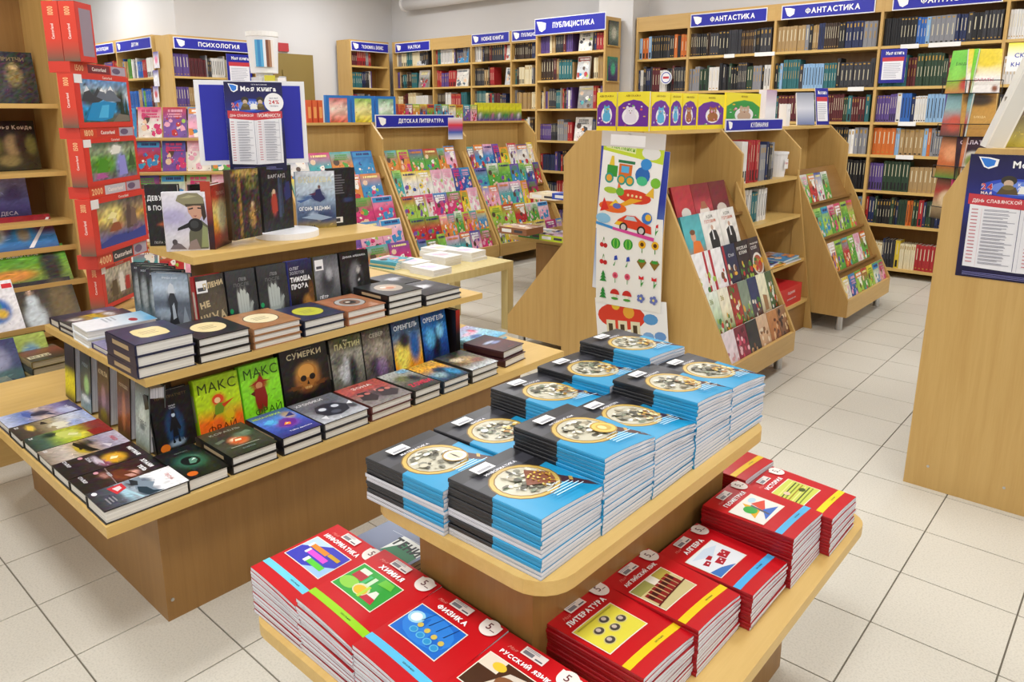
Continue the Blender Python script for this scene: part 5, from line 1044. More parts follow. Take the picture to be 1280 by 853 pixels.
for bi in (1, 2):
    rk, stp = CR[bi]; nm = ('middle childrens rack', 'far childrens rack')[bi - 1]
    for ti in range(5):
        tier_books(rk, stp, ti, CY[bi] + .035, CY[bi + 1] - .035, CX, rnd_items(bi * 50 + ti, 14, .09, .16, .20, .235), 'childrens books on the slanted racks', lean=lnC, tname=nm)
rk, stp = CR[0]
FT = [[(.20, .225, 6, 1, .01), (.20, .225, 8, 2, .01), (.20, .225, 5, 3, .01), (.20, .225, 1, 4, .01)], [(.20, .225, 8, 5, .01), (.2, .225, 10, 0, .01), (.2, .225, 5, 1, .01), (.2, .225, 1, 2, .01)],
      [(.21, .225, 3, 1, .01), (.21, .225, 7, 2, .01), (.21, .225, 0, 3, .01), (.21, .225, 0, 4, .01)], [(.21, .225, 9, 1, .01), (.21, .225, 4, 3, .01), (.21, .225, 9, 2, .01), (.21, .225, 9, 4, .01)], [(.21, .225, 7, 1, .01), (.21, .225, 9, 3, .01), (.21, .225, 5, 3, .01), (.21, .225, 0, 2, .01)]]
for ti in range(5): tier_books(rk, stp, ti, CY[0] + .04, CY[1] - .03, CX, FT[ti], 'childrens books on the slanted racks', lean=lnC, tname='fairy tale rack')
# gardening booklets on the small aisle rack
lnG = 18.0
GI = [[3, 7, 6, 3], [8, 11, 3, 11, 3, 11], [5, 3, 7, 3, 6, 3], [6, 10, 11, 3, 11, 6, 9]]
for ti in range(4):
    its = [(.122, .195, ci, (ti * 3 + q) % 10, .006) for q, ci in enumerate(GI[ti])]
    tier_books(G2, S2, ti, GY[2] + .05, GY[3] - .01, GC, its, 'gardening booklets on the aisle rack', lean=lnG, tname='gardening rack')
# cookery books on the near rack: drawn one by one
def ck(bg, sh=(), tx=(), bl=(), jit=.10):
    def mk(w, h):
        a = Art(w, h, bg=bg, blobs=bl, jit=jit, n=(8, 12))
        for s in sh: getattr(a, {'e': 'ell', 'r': 'rect', 'p': 'poly'}[s[0]])(*s[1:])
        for t in tx: a.text(*t)
        return a
    return mk
def food(seed, cols, n=16, y0=.05, y1=.5):
    rg = random.Random(seed); return [('e', rg.uniform(.1, .9), rg.uniform(y0, y1), rg.uniform(.05, .12), rg.uniform(.04, .08), rg.choice(cols), 9) for _ in range(n)]
GR = ['#3a7a2a', '#c8302a', '#e8b03a', '#f0ead8', '#7a4a24', '#a8c84a']
man = [('p', [(.3, .0), (.75, .0), (.8, .35), (.72, .55), (.5, .58), (.3, .5)], '#17171a'), ('p', [(.48, .35), (.56, .35), (.54, .57), (.49, .57)], '#f0f0f0'), ('e', .53, .63, .07, .06, '#caa48c', 12)]
CKB = [
 [('dark red', '#8a2028', ck(('#a82a30', '#b83038', '#a8282e'), [('e', .5, .25, .25, .16, '#d8d0c8', 14)])), ('crimson', '#7a1c24', ck(('#3a2420', '#c0404a', '#8a1c28', '#7a1a22'), [('e', .5, .22, .28, .16, '#e8dcd0', 14), ('p', [(.3, .3), (.7, .3), (.6, .5), (.4, .5)], '#a86a4a')])), ('maroon', '#6a1820', ck(('#4a2a24', '#7a2028', '#6a1a22'), [('e', .5, .2, .3, .18, '#d8ccc0', 14)]))],
 [('teal chef', '#3a8a90', ck(('#c8702a', '#4aa8b0', '#56b4ba', '#4aa0a8'), [('p', [(.2, 0), (.9, 0), (.75, .4), (.4, .45)], '#e87a2a'), ('e', .45, .52, .13, .11, '#d8a080', 14), ('e', .45, .62, .14, .06, '#7a4a2a', 12)])), ('white chef portrait', '#e8e4dc', ck(('#dcd8d0', '#eae6de', '#ece8e2'), man, [('ЖДЕМ', .5, .88, .09, '#8a8a80', .02, .7), ('ГОТОВИМ', .5, .78, .08, '#c86a4a', .03, .8)])), ('white chef portrait', '#e8e4dc', ck(('#dcd8d0', '#eae6de', '#ece8e2'), man, [('ЖДЕМ', .5, .88, .09, '#8a8a80', .02, .7), ('ГОТОВИМ', .5, .78, .08, '#c86a4a', .03, .8)]))],
 [('white and red ribbon', '#f0ecec', ck(('#f4f0f0', '#f4f2f2'), [('p', [(.72, 0), (.86, 0), (.86, 1), (.72, 1)], '#b82030')] + food(1, GR, 9))), ('white and red ribbon', '#f0ecec', ck(('#f4f0f0', '#f4f2f2'), [('p', [(.1, 0), (.26, 0), (.26, 1), (.1, 1)], '#b82030')] + food(2, GR, 9))), ('navy dinner', '#1c2444', ck(('#2a2438', '#1c2444', '#20284a'), [('p', [(.05, 0), (.2, 0), (.2, 1), (.05, 1)], '#a82030')] + food(3, GR, 10), [('Стол', .6, .75, .08, '#e0e0e8', .02, .5)])), ('dark Russian kitchen', '#2a1a1c', ck(('#4a2420', '#2a1c20', '#28181c'), food(4, GR, 14), [('РУССКАЯ', .5, .84, .08, '#f0ece4', .03, .8), ('КУХНЯ', .5, .73, .08, '#f0ece4', .03, .7)])), ('dark festive plate', '#3a2a2c', ck(('#5a3a30', '#3a2a30', '#3c2c30'), [('e', .5, .35, .42, .28, '#e8e0d8', 20), ('e', .5, .35, .34, .22, '#a85a3a', 18)] + food(5, GR, 10, .2, .5), [('ПРАЗДНИЧНЫЙ', .5, .86, .06, '#f0ece4', .02, .85), ('СТОЛ', .4, .76, .08, '#f0ece4', .03, .5)]))],
 [('pale green', '#dce8d0', ck(('#3a7a3a', '#c8dcb8', '#eaf0e4'), food(6, GR, 14, .02, .4), [('36', .3, .8, .12, '#8a9a40', .01, .3)])), ('cream', '#efe8c8', ck(('#7a9a4a', '#f0e8c8', '#f2ecd8'), food(7, GR, 14, .02, .4), [('36', .3, .8, .12, '#b0a040', .01, .3)])), ('red tomato', '#a82a28', ck(('#c83a30', '#a83028', '#8a2420'), food(8, GR, 26, .05, .95))), ('grey green', '#7a8a70', ck(('#5a7a4a', '#8a9a84', '#7a8a78'), food(9, GR, 14, .02, .5))), ('navy', '#26305a', ck(('#6a4a3a', '#2a3460', '#26305c'), food(10, GR, 12, .02, .45))), ('cream bread', '#ece8c0', ck(('#c8b890', '#ece8c4', '#f0ecd0'), [('p', [(.3, .1), (.7, .1), (.75, .45), (.3, .5)], '#a87a4a')])), ('green salad', '#4a6a3a', ck(('#3a4a2a', '#5a7a4a', '#4a5a3a'), food(11, GR + ['#f0f0e8'] * 3, 26, .05, .7)))],
 [('pale pink', '#e8d8dc', ck(('#e4d0d8', '#ecdfe4'), food(12, ['#d8a0a8', '#b87a88'], 6))), ('crimson berry', '#8a1c34', ck(('#a82848', '#8a1c38', '#7a1830'), food(13, ['#d84a6a', '#f0c0c8', '#5a0c20'], 22, .05, .9))), ('black', '#1c1a1a', ck(('#2a2622', '#1c1a1a'), food(14, ['#7a4a2a', '#c8a070'], 8, .05, .4))), ('tan biscuit', '#c89a6a', ck(('#a87a4a', '#d8b088', '#e0c0a0'), food(15, ['#8a5a2a', '#f0dcc0'], 14, .05, .7))), ('orange brown', '#a8642a', ck(('#8a4a20', '#b8743a', '#c88a50'), food(16, ['#6a3414', '#e8c090'], 14, .05, .8))), ('brown pastry', '#7a4a2c', ck(('#5a3420', '#8a5a38', '#a87a50'), food(17, ['#3a2010', '#e8cca0'], 18, .05, .9)))]]
for ti, row in enumerate(CKB):
    d0, z0 = S1[ti]; y = GY[0] + .052 + (.0 if ti else .0); n = len(row); span = GY[1] - GY[0] - .10
    ws = {3: .19, 5: .15, 7: .108, 6: .125}[n]
    if ti < 2: y += (.06, .03)[ti]
    for k, (nm, col, mk) in enumerate(row):
        w, h, t = ws, (.19, .225, .225, .215, .205)[ti], .012; ln = R(lnG)
        o = link('cookery_book', thin_mesh(w, h, t), None, (GC + d0 + .036 - t * math.cos(ln) - .002, y, z0 + .003), standrot(90, lnG)); o.color = (*lin(col), 1)
        tag(o, '%s cookery book, %s on tier %d of the cookery rack' % (nm, ORD[k], ti + 1), 'book', 'cookery books on the near rack'); link('cover_print', mk(w, h).mesh('cover_print'), o, (0, 0, t + .0004))
        y += w + .003
# ------------------------------------------------------------------ posters
def poster_art(w, h):
    a = Art(w, h, bg=('#0e0c34', '#14124a', '#14124a', '#1c2a8a', '#191a60', '#120f40'), n=(2, 10))
    a.logo(.07, .885, .17, .095, '#ffffff', '#2f7fe0'); a.text('Моя книга', .585, .925, .055, '#ffffff', .03, maxw=.62); a.text('СЕТЬ МАГАЗИНОВ', .60, .972, .014, '#e8e8f4', .01, maxw=.4)
    a.ell(.42, .74, .30, .075, '#2a4ac0', 24); a.ell(.42, .74, .22, .055, '#6a8ae0', 24)
    for x in (.34, .60):
        a.ell(x, .80, .065, .038, '#3a3428', 14); a.ell(x, .775, .04, .03, '#cfb49a', 12); a.poly([(x - .09, .69), (x + .09, .69), (x + .06, .75), (x - .05, .75)], '#5a4a2a'); a.ell(x, .745, .05, .02, '#7a6a3a', 10)
    a.poly([(.42, .70), (.55, .70), (.53, .76), (.44, .76)], '#f0f0ea')
    for i, ch in enumerate('КЬВАЕН'): a.text(ch, .43 + .05 * (i % 3), .77 - .03 * (i // 3), .024, '#f4f4ff', .01)
    a.text('24', .17, .745, .052, '#f4d8dc', .06); a.text('24', .17, .745, .050, '#c0303c', .02); a.text('МАЯ', .17, .695, .024, '#f4e0e4', .04)
    if True:
        a.circ(.84, .775, .17, '#f4f4f6', 26); a.text('ВЕСЬ МАЙ', .84, .825, .018, '#2a2a6a', .01, maxw=.26); a.text('24%', .84, .78, .045, '#c8303a', .02, maxw=.26); a.text('СКИДКА', .84, .735, .018, '#2a2a6a', .01, maxw=.24)
    # open book with the calendar of events
    for x0, x1, m_ in ((.05, .50, 1), (.50, .95, -1)):
        pts = [(x0, .075 + (.015 if m_ > 0 else 0)), (x1, .075 + (0.0 if m_ > 0 else .015)), (x1, .60), (x0, .60)]
        a.poly(pts, '#ececf0')
    a.poly([(.03, .60), (.25, .585), (.5, .575), (.5, .655), (.25, .675), (.03, .685)], '#c83a44'); a.poly([(.5, .575), (.75, .59), (.97, .60), (.97, .68), (.75, .675), (.5, .655)], '#c83a44')
    a.text('ДЕНЬ СЛАВЯНСКОЙ', .265, .632, .042, '#fff4f0', .01, asp=.40); a.text('ПИСЬМЕННОСТИ', .735, .632, .042, '#fff4f0', .01, asp=.40)
    for x in (.07, .535):
        for i in range(16):
            y = .555 - i * .0285; a.rect(x, y, .055, .008, '#c87a84'); a.rect(x + .105, y + .003, .20, .005, '#9a9aa8'); a.rect(x + .105, y - .006, .26 - .05 * (i % 3), .005, '#a4a4b0')
        a.rect(x + .085, .10, .002, .47, '#d8a8b0')
    a.rect(.465, .085, .005, .5, '#4a4a70'); a.rect(.499, .085, .003, .5, '#b8b8c4'); a.rect(.90, .085, .004, .5, '#8a8aa0')
    a.lines(.06, .018, .86, .035, 3, '#8a8ac8', 2, .3, .15)
    return a
def sheet(name, lb, cat, w, h, art, loc, rot, th=.002, m='white', group=None):
    o = link(name, MB().box(0, w, 0, h, 0, th).mesh(name, M[m]), None, loc, rot); tag(o, lb, cat, group); art.attach(o, 'print', z=th + .0003); return o
sheet('poster', 'dark blue event poster with calendar on the beech end panel', 'poster', .35, .42, poster_art(.35, .42), (-.508, 2.918, .818), standrot(0))
def facing(u, d): # point at column u and horizontal distance d, yaw that looks back at the camera
    r = ray(u, 140); r = r / math.hypot(r[0], r[1]); return r[0] * d, r[1] * d
# blue board with poster on the top tier
xa, ya_ = facing(245, 2.87); xb, yb_ = facing(382, 2.91); yw = math.degrees(math.atan2(yb_ - ya_, xb - xa)); W = math.hypot(xb - xa, yb_ - ya_)
bb = empty('notice_board', (xa, ya_, ZT), (0, 0, R(yw)), 'blue notice board with white edge standing on the top tier', 'notice board')
link('board', MB().box(0, W, -.0, .008, .27, .565).mesh('board', M['white']), bb)
link('blue_field', MB().box(.016, W - .016, -.002, 0, .286, .549).mesh('blue_field', M['blue']), bb)
for f_ in (.42, .58): link('support_leg', MB().box(W * f_ - .006, W * f_ + .006, .008, .016, 0, .50).mesh('support_leg', M['white']), bb)
xa2, ya2 = facing(282, 2.855); xb2, yb2 = facing(354, 2.88); W2 = math.hypot(xb2 - xa2, yb2 - ya2)
sheet('poster', 'dark blue discount poster in front of the blue board', 'poster', W2, .315, poster_art(W2, .315), (xa2, ya2, 1.165), standrot(yw, 0))
# small price posters
def mini(w, h):
    a = Art(w, h, bg=('#1c1f8a', '#20249a'), n=(1, 1)); a.rect(.1, .10, .8, .56, '#ececf2'); a.rect(.08, .64, .84, .12, '#c83a44'); a.text('Моя книга', .55, .88, .10, '#ffffff', .03, maxw=.7); a.lines(.16, .14, .68, .46, 9, '#a8a8b8', 4, .3); return a
q = PYp(6.70, 1096, 104); q2 = PYp(6.70, 1133, 60)
sheet('notice', 'small blue price notice clipped to the fantasy bookcase', 'notice', q2[0] - q[0], q2[2] - q[2], mini(q2[0] - q[0], q2[2] - q[2]), (q[0], 6.735, q[2]), standrot(0))
# items on top of the aisle gondola
ZG = 1.287
def yart(seed, ground='#6a2a98'):
    def mk(w, h):
        rg = random.Random(seed); a = Art(w, h, bg=('#f2dc1a', '#f4e02a', '#f4e43a'), n=(2, 4)); a.poly([(.02, .12), (.98, .12), (.98, .6), (.75, .76), (.5, .8), (.2, .74), (.02, .62)], ground)
        cc = rg.choice(['#e8e0ec', '#5ab0d8', '#e88a3a', '#c8a890', '#a8683a']); x, y = rg.uniform(.4, .6), rg.uniform(.36, .42)
        a.ell(x, y, .27, .22, '#f4f0f4', 18); a.ell(x, y - .04, .2, .14, cc, 16); a.ell(x, y + .12, .14, .11, cc, 14)
        for sx in (-.1, .1): a.ell(x + sx, y + .21, .045, .05, cc, 10); a.ell(x + sx * .45, y + .14, .028, .025, '#f8f8f8', 8); a.ell(x + sx * .45, y + .137, .015, .015, '#201820', 8); a.ell(x + sx * 1.3, y - .12, .06, .04, cc, 10)
        a.poly([(x - .03, y + .09), (x + .03, y + .09), (x, y + .06)], '#7a2a2a')
        for _ in range(9): a.ell(rg.uniform(.06, .94), rg.uniform(.14, .7), rg.uniform(.015, .045), rg.uniform(.012, .035), rg.choice(['#f0a8c8', '#f0c83a', '#6ab85a', '#e8e4f0', '#d85a5a']), 7)
        a.text('АБВ СКАЗКА', .5, .9, .05, '#8a6a1a', .02, maxw=.7); return a
    return mk
def yb(lb, u0, u1, face, pl, vb, mk, h=.185, z=ZG):
    if face == 'S': x0, x1 = xfor(pl, z + .09, u0), xfor(pl, z + .09, u1); loc = (x0, pl + .012, z); w = x1 - x0; rot = standrot(0, 0)
    else: y0, y1 = yfor(pl, z + .09, u0), yfor(pl, z + .09, u1); loc = (pl - .012, y0, z); w = y1 - y0; rot = standrot(90, 0)
    o = link('picture_book', thin_mesh(w - .002, h, .012), None, loc, rot); o.color = (*lin('#f0d820'), 1); tag(o, lb, 'book', 'yellow picture books on the gondola top'); link('cover_print', mk(w - .002, h).mesh('cover_print'), o, (0, 0, .0125))
yb('yellow and purple picture book with small animals above the stickers', 746, 771, 'S', 3.10, 165, yart(1))
yb('yellow and purple picture book with brown bear above the stickers', 772, 812, 'S', 3.10, 165, yart(2))
for k, (u0, u1, sd, nm) in enumerate(((814, 837, 3, 'blue globe'), (838, 852, 4, 'small orange figure'), (853, 871, 5, 'grey mouse'), (872, 905, 6, 'orange lion cub'))):
    yb('yellow and purple picture book with %s on the gondola top' % nm, u0, u1, 'E', GC + .15, 165, yart(sd))
yb('yellow picture book with green hills and blue heading on the gondola top', 907, 950, 'E', GC + .14, 150, yart(9, '#3a9a48'), h=.20)
def blk(name, lb, cat, w, d, h, loc, yaw, col, faces=None, tilt=0, group=None, mtl='cover'):
    """upright or lying box with painted front (towards local -Y) and optional side"""
    e = link(name, MB().box(0, w, 0, d, 0, h).mesh(name, M[mtl]), None, loc, (R(-tilt), 0, R(yaw))); e.color = (*lin(col), 1); tag(e, lb, cat, group)
    for nm, art in (faces or {}).items():
        me = art.mesh(nm + '_print')
        if nm == 'front': link('front_print', me, e, (0, -.0005, 0), (R(90), 0, 0))
        elif nm == 'left': link('side_print', me, e, (-.0005, d, 0), (R(90), 0, R(-90)))
        elif nm == 'right': link('side_print', me, e, (w + .0005, 0, 0), (R(90), 0, R(90)))
        elif nm == 'top': link('top_print', me, e, (0, 0, h + .0005))
    return e
# white boxes and leaning notices on the gondola beyond the cookery sign
y0 = yfor(GC + .08, ZG + .1, 953)
blk('gift_box', 'white slotted gift box with lilac top behind the cookery sign', 'box', .16, .05, .23, (GC + .10, y0, ZG), 90, '#e4e0e6', {'front': cov(.16, .23, ('#eceaf0', '#f4f2f6', '#c8a8c4'), [], jit=.03, n=(1, 8))})
y0 = yfor(GC + .08, ZG + .07, 979)
blk('gift_box', 'small white carton beside the slotted gift box', 'box', .07, .05, .145, (GC + .10, y0, ZG), 90, '#f0eeee', {'front': cov(.07, .145, ('#f2f0f0', '#f4f4f4'), jit=.02, shapes=[('e', .6, .72, .12, .06, '#8a8a90', 10), ('e', .6, .72, .08, .04, '#f2f0f0', 10)], n=(1, 1))})
y0 = yfor(GC + .05, ZG + .1, 995)
sheet('leaflet_holder', 'grey leaflet holder leaning on the aisle gondola top', 'leaflet holder', .12, .23, Art(.12, .23, bg=('#5a6a9a', '#c8ccd8', '#8a90a0'), n=(1, 6)), (GC + .06, y0, ZG), standrot(40, 16), th=.02)
y0 = yfor(GC + .09, ZG + .1, 1028)
sheet('notice', 'tall blue price notice leaning at the gondola end', 'notice', .115, .27, mini(.115, .27), (GC + .06, y0 - .02, ZG), standrot(60, 10), th=.004)
# cookery shelf things
e = empty('bucket', (GC + .20, GY[2] - .14, .98), label='small white plastic bucket with red print on the cookery shelf', category='bucket')
link('pail', MB().cyl((0, 0, 0), (0, 0, .14), .055, .07, n=24).mesh('pail', M['white'], smooth=False), e); link('lid', MB().cyl((0, 0, .14), (0, 0, .155), .075, n=24).mesh('lid', M['white']), e)
Art(.06, .06, bg=('#f2f0ee', '#f2f0ee'), n=(1, 1)).text('Сода', .5, .6, .3, '#c8303a', .02, maxw=.8).attach(e, 'label_print', (0, 0)).matrix_local = Matrix.Translation((.0665, -.03, .05)) @ Matrix.Rotation(R(90), 4, 'Z') @ Matrix.Rotation(R(90), 4, 'X')
for k in range(2):
    blk('calendar_board', 'dark window-pane calendar board, %s on the cookery shelf' % ('front one' if k == 0 else 'rear one'), 'calendar', .22, .012, .21, (GC + .12 - .06 * k, GY[2] - .30, .74), 90, '#1c1814', {'front': cov(.22, .21, ('#1c1814', '#241e18'), jit=.02, n=(1, 1), shapes=[('r', .08 + .23 * i, .1 + .22 * j, .17, .16, '#8a8474') for i in range(4) for j in range(4)])} if k == 0 else None)
for k in range(6):
    rg = random.Random(k)
    blk('magazine', '%s magazine in the flat pile on the lower cookery shelf' % ('topmost pale' if k == 5 else ORD[k] + ' lowest'), 'magazine', .26, .20, .008, (GC + GH + .085, GY[1] + .20 + .03 * (k % 2) + (.26 if k > 2 else 0), .46 + .0085 * (k % 3)), 90 + rg.uniform(-4, 4), ['#d8d4d0', '#e8b040', '#c8d8e0', '#e0e0e4', '#9aa0a8', '#dcdce0'][k], {'top': rcover(.26, .20, BR[(k * 5) % 12], '#f0ece8', BR[(k * 3 + 2) % 12], k)}, group='flat magazines on the cookery shelf')
blk('parcel_box', 'red cardboard box with white print on the bottom cookery shelf', 'box', .40, .20, .12, (GC + GH + .12, GY[1] + .33, .20), 90, '#c8282e', {'front': cov(.40, .12, ('#c8282e', '#d03036'), jit=.02, n=(1, 1), texts=[('ПОДАРОК', .58, .68, .16, '#f4e8e8', .02, .5), ('для вашей семьи', .6, .36, .13, '#f4e8e8', .01, .55)], shapes=[('r', .06, .2, .14, .5, '#f0ecec'), ('l', .075, .25, .11, .4, 5, '#3a3a40')])})
# ------------------------------------------------------------------ sticker sheets on the end panel
YS = 3.088
def icons(a, spec, s=.05):
    for k, x, y in spec:
        A = s * 1.0; B = s * a.w / a.h
        if k == 'tree': [a.poly([(x - A * f, y + B * g), (x + A * f, y + B * g), (x, y + B * (g + .9))], '#2a8a3a') for f, g in ((.8, -1), (.65, -.4), (.45, .2))]
        elif k == 'cherry': a.ell(x - A * .4, y - B * .5, A * .45, B * .45, '#c8202a', 10); a.ell(x + A * .4, y - B * .6, A * .45, B * .45, '#b81c26', 10); a.poly([(x - A * .3, y - B * .2), (x, y + B), (x + A * .3, y - B * .2), (x + .01, y + B * .8)], '#4a8a2a')
        elif k == 'melon': a.ell(x, y, A, B, '#2f9a34', 14); a.ell(x, y, A * .6, B * .95, '#7ac84a', 12); a.ell(x, y, A * .3, B * .9, '#2f9a34', 10)
        elif k == 'sun': a.ell(x, y + B * .3, A * .75, B * .75, '#e8b020', 12); a.ell(x, y + B * .3, A * .38, B * .38, '#5a3414', 10); a.rect(x - A * .08, y - B * 1.2, A * .16, B * .8, '#3a8a34')
        elif k == 'tulip': a.poly([(x - A * .5, y + B * .3), (x + A * .5, y + B * .3), (x + A * .5, y + B), (x, y + B * .7), (x - A * .5, y + B)], '#d82a34'); a.rect(x - A * .07, y - B, A * .14, B * 1.3, '#3a9a3a'); a.poly([(x, y - B), (x + A * .6, y), (x, y - B * .4)], '#3a9a3a')
        elif k == 'bell': a.poly([(x - A * .3, y), (x + A * .5, y + B * .2), (x + A * .3, y + B), (x - A * .2, y + B * .8)], '#2a4ab0'); a.poly([(x - A * .5, y - B), (x + .005, y), (x - A * .2, y - B)], '#3a9a3a')
        elif k == 'rose': a.ell(x, y + B * .4, A * .6, B * .6, '#e0607a', 12); a.ell(x, y + B * .4, A * .3, B * .3, '#b83050', 8); a.rect(x - A * .06, y - B, A * .12, B * .9, '#3a9a3a')
        elif k == 'heart': a.poly([(x, y - B), (x + A, y + B * .3), (x + A * .5, y + B * .9), (x, y + B * .5), (x - A * .5, y + B * .9), (x - A, y + B * .3)], '#8a6a2a'); a.ell(x, y + B * .5, A * .7, B * .3, '#3a9a3a', 10)
        elif k == 'mush': a.ell(x, y, A, B, '#c8302a', 12, 0, 180); a.rect(x - A * .35, y - B * .9, A * .7, B * .9, '#f0e8d4'); a.ell(x, y - B * .8, A * .8, B * .25, '#4a9a3a', 10)
        elif k == 'pear': a.ell(x, y - B * .3, A * .65, B * .65, '#8ac83a', 12); a.ell(x, y + B * .4, A * .35, B * .45, '#9ad04a', 10)
        elif k == 'grape': [a.ell(x + A * dx, y + B * dy, A * .3, B * .3, '#6a3a9a', 8) for dx, dy in ((-.3, .2), (.3, .2), (0, -.1), (0, -.6), (-.2, -.3), (.2, -.3))]; a.poly([(x, y + B * .4), (x + A * .5, y + B), (x - A * .3, y + B * .9)], '#3a9a3a')
        elif k == 'plum': a.ell(x, y, A * .8, B * .7, '#4ab03a', 12); a.ell(x + A * .3, y + B * .5, A * .3, B * .2, '#2a7a2a', 8)
        elif k == 'flower': [a.ell(x + A * .5 * math.cos(t), y + B * .5 * math.sin(t), A * .35, B * .35, '#6a78b8', 8) for t in (0, 1.25, 2.5, 3.75, 5)]; a.ell(x, y, A * .25, B * .25, '#e8d87a', 8)
    return a
def art_fruit(w, h):
    a = Art(w, h, bg=('#efeee6', '#f4f3ee'), n=(1, 1)); xs = (.12, .31, .50, .71, .90)
    rows = (['grape', 'pear', 'plum', 'cherry', 'tulip'], ['cherry', 'melon', 'melon', 'sun', 'sun'], ['cherry', 'bell', 'bell', 'heart', 'heart'], ['tree', 'rose', 'rose', 'tulip', 'tulip'], ['tree', 'mush', 'mush', 'flower', 'flower'])
    return icons(a, [(rows[r][c], xs[c], .89 - r * .19) for r in range(5) for c in range(5)], .072)
def art_train(w, h):
    a = Art(w, h, bg=('#f2f1ec', '#f6f5f2'), n=(1, 1)); a.poly([(.0, .87), (1, .80), (1, .97), (0, 1)], '#c8dc3a'); a.poly([(.05, .90), (.55, .87), (.55, .94), (.05, .96)], '#e8f0b0'); a.text('Наклейки', .34, .92, .05, '#7ab83a', .02, maxw=.55, rot=-3)
    a.poly([(0, .985), (1, .955), (1, .975), (0, 1)], '#3aa0c8'); a.ell(.8, .90, .15, .07, '#e8e8e4', 14)
    # engine
    a.rect(.10, .60, .18, .12, '#3a9a3a'); a.rect(.30, .60, .22, .15, '#d8702a'); a.rect(.34, .66, .13, .07, '#5ab0e0'); a.poly([(.28, .76), (.56, .76), (.56, .79), (.28, .79)], '#2a7a4a'); a.poly([(.13, .72), (.22, .72), (.2, .82), (.16, .82)], '#e8c83a')
    for x in (.15, .36, .50): a.circ(x, .58, .075, '#2a9a8a', 14); a.circ(x, .58, .05, '#e8a83a', 12)
    a.ell(.70, .66, .12, .09, '#2a6ab8', 14); a.ell(.74, .78, .09, .06, '#3a90d8', 12); a.ell(.70, .60, .09, .05, '#4ac08a', 12)
    a.ell(.92, .60, .08, .055, '#7ac03a', 12)
    # aeroplane, rocket, car, balls
    a.ell(.60, .42, .28, .075, '#d8402a', 18); a.poly([(.55, .40), (.75, .40), (.45, .30), (.36, .31)], '#e8a82a'); a.poly([(.30, .42), (.42, .44), (.32, .55)], '#e86a2a'); a.poly([(.78, .46), (.92, .44), (.9, .56)], '#e8b83a')
    for i in range(4): a.circ(.5 + .07 * i, .43, .02, '#f0d8a0', 8)
    a.ell(.2, .45, .12, .035, '#a8c83a', 12); a.ell(.36, .45, .07, .045, '#6ab03a', 12)
    a.ell(.26, .27, .24, .06, '#e86a2a', 16); a.poly([(.05, .2), (.2, .24), (.1, .36)], '#d8302a'); a.poly([(.2, .28), (.4, .29), (.3, .36)], '#f0c83a'); a.ell(.33, .29, .07, .03, '#5a6ab8', 12); a.circ(.85, .22, .085, '#3a78c8', 14); a.circ(.87, .23, .05, '#e8b83a', 10)
    a.poly([(.32, .09), (.95, .06), (.93, .14), (.78, .17), (.66, .22), (.50, .21), (.38, .15)], '#d8442a'); a.poly([(.48, .16), (.52, .205), (.64, .21), (.70, .165)], '#b8d0d8'); a.poly([(.33, .09), (.5, .085), (.46, .13), (.36, .13)], '#f0c02a')
    for x in (.48, .78): a.circ(x, .075, .07, '#2a2420', 16); a.circ(x, .075, .045, '#c8c4c0', 12)
    a.ell(.12, .13, .13, .055, '#8ac0e0', 14); a.poly([(0, .05), (.4, .02), (.4, .05), (0, .08)], '#3a90d0'); a.poly([(.3, .025), (1, -.01), (1, .03), (.3, .055)], '#d84a9a')
    return a
def art_house(w, h):
    a = Art(w, h, bg=('#f0f0ee', '#f4f4f2'), n=(1, 1)); a.ell(.37, .62, .34, .30, '#d8402a', 20); a.ell(.48, .72, .08, .14, '#e8a83a', 12); a.ell(.3, .85, .06, .1, '#e8c03a', 10)
    for x in (.15, .32, .5): a.rect(x, .22, .13, .3, '#e4dcb8'); a.rect(x + .03, .26, .06, .18, '#4a3a20')
    a.ell(.78, .6, .1, .12, '#5a9ad0', 12); a.ell(.74, .22, .08, .1, '#7aa8d8', 10); a.ell(.9, .25, .08, .1, '#6a98d0', 10); a.ell(.2, .15, .15, .1, '#6a8a5a', 10); return a
def pinned(name, lb, tl, tr, bl, mk, y, th=.0015):
    p0, p1, p2 = PYp(y, *tl), PYp(y, *tr), PYp(y, *bl); w = math.hypot(p1[0] - p0[0], p1[2] - p0[2]); h = math.hypot(p2[0] - p0[0], p2[2] - p0[2]); an = math.atan2(p1[2] - p0[2], p1[0] - p0[0])
    e = link(name, MB().box(0, w, 0, h, 0, th).mesh(name, M['white'])); tag(e, lb, 'stickers', 'sticker sheets on the end panel')
    mk(w, h).attach(e, 'print', z=th + .0003)
    bx = p0[0] + h * math.sin(an); bz = p0[2] - h * math.cos(an)
    e.matrix_world = Matrix.Translation((bx, y, bz)) @ Matrix.Rotation(-an, 4, 'Y') @ Matrix.Rotation(R(90), 4, 'X'); return e
pinned('sticker_sheet', 'sticker sheet with a red mushroom house hanging lowest', (744, 372), (833, 378), (741, 425), art_house, YS)
pinned('sticker_sheet', 'blue edged sticker sheet behind the others on the end panel', (752, 182), (838, 190), (746, 360), lambda w, h: Art(w, h, bg=('#e4e6ea', '#7aa0d0', '#2a3aa0', '#3a4ab0'), n=(1, 6)), YS - .0022)
pinned('sticker_sheet', 'white sticker sheet of fruit and flowers on the end panel', (746, 268), (829, 275), (742, 377), art_fruit, YS - .0048)
pinned('sticker_sheet', 'sticker sheet with train, plane and red car on the end panel', (756, 172), (832, 182), (746, 285), art_train, YS - .0075)
pinned('sticker_sheet', 'clear topped white sticker pack above the train sheet', (753, 163), (833, 168), (752, 182), lambda w, h: Art(w, h, bg=('#d8d4d0', '#c8c0b8'), n=(1, 1)).rect(.15, .1, .55, .7, '#f2f0f0'), YS - .0095)
